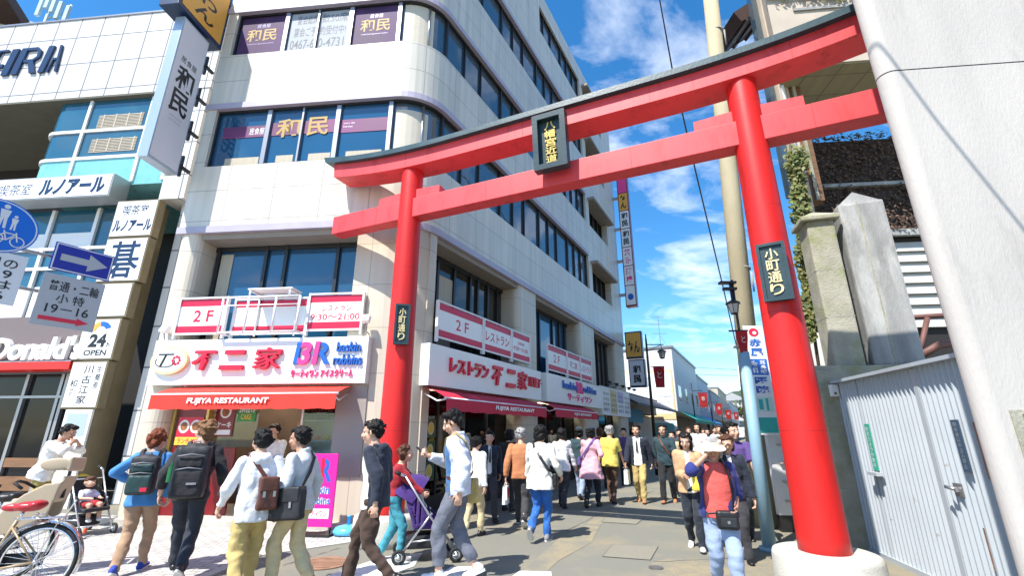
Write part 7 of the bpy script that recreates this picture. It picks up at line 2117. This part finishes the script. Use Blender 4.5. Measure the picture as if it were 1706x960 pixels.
for s_ in (-1, 1):
    b = MB(); b.ball((.225, .075 * s_, .235), .062, .032, .028, 10, 8); b.build('shoe', 'sole_white', ch, world=False)
    b = MB(); b.ball((-.026, .026 * s_, .80), .005, .009, .007, 8, 6); b.build('eye', 'hair_black', ch, world=False)
b = MB(); b.ball((-.022, 0, .752), .005, .016, .005, 8, 5); b.build('mouth', 'lips', ch, world=False)
def bicycle(x, y, az, label, framem, saddlem, child=None, basket=False, lean=5):
    M = Matrix.Translation((x, y, 0)) @ Matrix.Rotation(R(90 - az), 4, 'Z') @ Matrix.Rotation(R(lean), 4, 'X')    # x forward; origin under the rear hub
    t = root('bicycle', M, label, 'bicycle')
    r = .335
    wheel(t, M, (0, 0, r), r, .02, 28); wheel(t, M, (1.08, 0, r), r, .02, 28)
    f = MB(M)
    f.tube([(.40, 0, .28), (.25, 0, .74)], .016, 10); f.tube([(.40, 0, .28), (.62, 0, .36), (.90, 0, .80)], .019, 10); f.tube([(.88, 0, .70), (.90, 0, .90)], .021, 10)
    for s_ in (-1, 1):
        f.tube([(.40, .03 * s_, .28), (0, .06 * s_, r)], .010, 8); f.tube([(.28, .03 * s_, .66), (0, .06 * s_, r)], .009, 8); f.tube([(.89, .05 * s_, .66), (1.08, .06 * s_, r)], .011, 8)
    f.build('frame', framem, t)
    for cx_ in (0, 1.08):
        g = MB(M); a0_, a1_ = (R(-20), R(170)) if cx_ == 0 else (R(20), R(200))
        vs = []; fs = []
        n_ = 26
        for i in range(n_ + 1):
            a = a0_ + (a1_ - a0_) * i / n_
            a = math.pi - a if cx_ == 0 else math.pi - a
            for yy, rr in ((-.034, r + .012), (-.018, r + .03), (.018, r + .03), (.034, r + .012)): vs.append((cx_ + rr * math.cos(a), yy, r + rr * math.sin(a)))
        for i in range(n_):
            for j in range(3): fs.append((i * 4 + j, i * 4 + j + 1, i * 4 + 5 + j, i * 4 + 4 + j))
        g.smooth = True; g.add(vs, fs); g.build('mudguard', 'chrome', t)
    for s_ in (-1, 1):
        g = MB(M); g.tube([(0, .07 * s_, r), (-.30, .045 * s_, .50)], .004, 5); g.tube([(0, .07 * s_, r), (-.12, .06 * s_, .72)], .006, 5); g.build('stay', 'chrome', t)
    g = MB(M); g.ball((.20, 0, .83), .13, .085, .05, 16, 8); g.ball((.33, 0, .825), .10, .035, .038, 12, 8); g.ball((.13, 0, .845), .07, .10, .045, 12, 8)
    so = soft(g, 'saddle', saddlem, None, .009, 4); so.parent = t; WM[so.name] = M; so.data.transform(M.inverted())
    g = MB(M); g.tube([(.25, 0, .70), (.23, 0, .80)], .013, 8)
    for s_ in (-1, 1): g.tube([(.10 + .02 * math.cos(a), .05 * s_ + .022 * math.sin(a), .735 + .007 * a) for a in [i * .5 for i in range(12)]], .005, 5)
    g.build('seat_post', 'chrome', t)
    g = MB(M); g.tube([(.90, 0, .88), (.89, 0, 1.0)], .014, 8); g.tube([(.70, -.29, 1.02), (.86, -.22, 1.04), (.90, 0, 1.0), (.86, .22, 1.04), (.70, .29, 1.02)], .012, 8)
    for s_ in (-1, 1): g.m(1).tube([(.78, .26 * s_, 1.03), (.66, .30 * s_, 1.018)], .018, 8)
    g.build('handlebar', ['chrome', 'rubber'], t)
    g = MB(M); g.tube([(-.12, -.06, .72), (.26, -.06, .72)], .007, 6); g.tube([(-.12, .06, .72), (.26, .06, .72)], .007, 6)
    for x_ in (-.12, .0, .12): g.tube([(x_, -.06, .72), (x_, .06, .72)], .006, 6)
    g.build('rear_rack', 'chrome', t)
    g = MB(M); g.lathe([(.0, 0), (.085, .0), (.085, .008), (.0, .008)], (0, 0, 0), 20)
    for v_i in range(len(g.v)): pass
    g = MB(M @ Matrix.Translation((.40, -.05, .28)) @ Matrix.Rotation(R(90), 4, 'X')); g.lathe([(.02, -.004), (.092, -.004), (.092, .004), (.02, .004)], (0, 0, 0), 24)
    g.M = M; g.tube([(.40, -.07, .28), (.44, -.07, .12), (.44, -.16, .12)], .010, 6); g.tube([(.40, .07, .28), (.36, .07, .44), (.36, .16, .44)], .010, 6); g.build('crank', 'chrome', t)
    g = MB(M); g.bbox(-.02, .46, -.066, -.050, .29, .41, .02); g.build('chain_guard', 'rubber', t)
    g = MB(M); g.bbox(-.335, -.315, -.022, .022, .56, .61, .006); g.build('rear_reflector', 'reflector', t)
    if basket:
        g = MB(M)
        for z in (.70, .78, .86, .95):
            k_ = .8 + .2 * (z - .7) / .25; g.tube([(1.0, -.16 * k_, z), (1.0 + .26 * k_, -.16 * k_, z), (1.0 + .26 * k_, .16 * k_, z), (1.0, .16 * k_, z), (1.0, -.16 * k_, z)], .004, 5)
        for i in range(9): g.tube([(1.0 + .2, -.13 + i * .032, .70), (1.26, -.16 + i * .04, .95)], .003, 4)
        g.build('basket', 'chrome', t)
    if child:
        g = MB(M); g.bbox(-.22, .10, -.16, .16, .76, .82, .02)
        g.add([(-.22, -.17, .76), (-.22, .17, .76), (-.30, .15, 1.04), (-.30, -.15, 1.04), (-.26, -.17, .76), (-.26, .17, .76), (-.34, .15, 1.04), (-.34, -.15, 1.04)], [(0, 1, 2, 3), (7, 6, 5, 4), (0, 4, 5, 1), (1, 5, 6, 2), (2, 6, 7, 3), (3, 7, 4, 0)])
        for s_ in (-1, 1):
            g.extr([(-.26, .62), (.02, .46), (.20, .46), (.22, .56), (.12, .74), (.0, .86), (-.16, .96), (-.31, .98)], .16 * s_ - .013, .16 * s_ + .013)
        ob = soft(g, 'child_seat', child, None, .011, 4); ob.parent = t; WM[ob.name] = M; ob.data.transform(M.inverted())
        g = MB(M); g.bbox(-.36, -.32, -.19, .19, 1.09, 1.25, .018)
        for s_ in (-1, 1): g.ball((-.21, .175 * s_, 1.17), .16, .02, .075, 16, 8)
        ob = soft(g, 'headrest', child, None, .011, 3); ob.parent = t; WM[ob.name] = M; ob.data.transform(M.inverted())
        g = MB(M); g.box(-.325, -.315, -.10, .10, 1.12, 1.21); g.box(-.30, -.28, -.02, .02, .80, 1.1); g.build('harness', 'rubber', t)
        g = MB(M); g.tube([(.04, -.15, .92), (.13, -.12, .98), (.15, 0, 1.0), (.13, .12, .98), (.04, .15, .92)], .016, 8); g.build('safety_bar', 'rubber', t)
    return t
q = gnd(70, 985)
bicycle(-4.62, 5.03, -106, 'city bicycle with a red saddle and chrome mudguards, cut off by the left edge', 'bike_cream', 'saddle_red', lean=4)
bicycle(-5.52, 5.70, -112, 'dark bicycle with a beige rear child seat standing behind the red saddled one', 'leather_black', 'leather_black', child='seat_beige', lean=4)
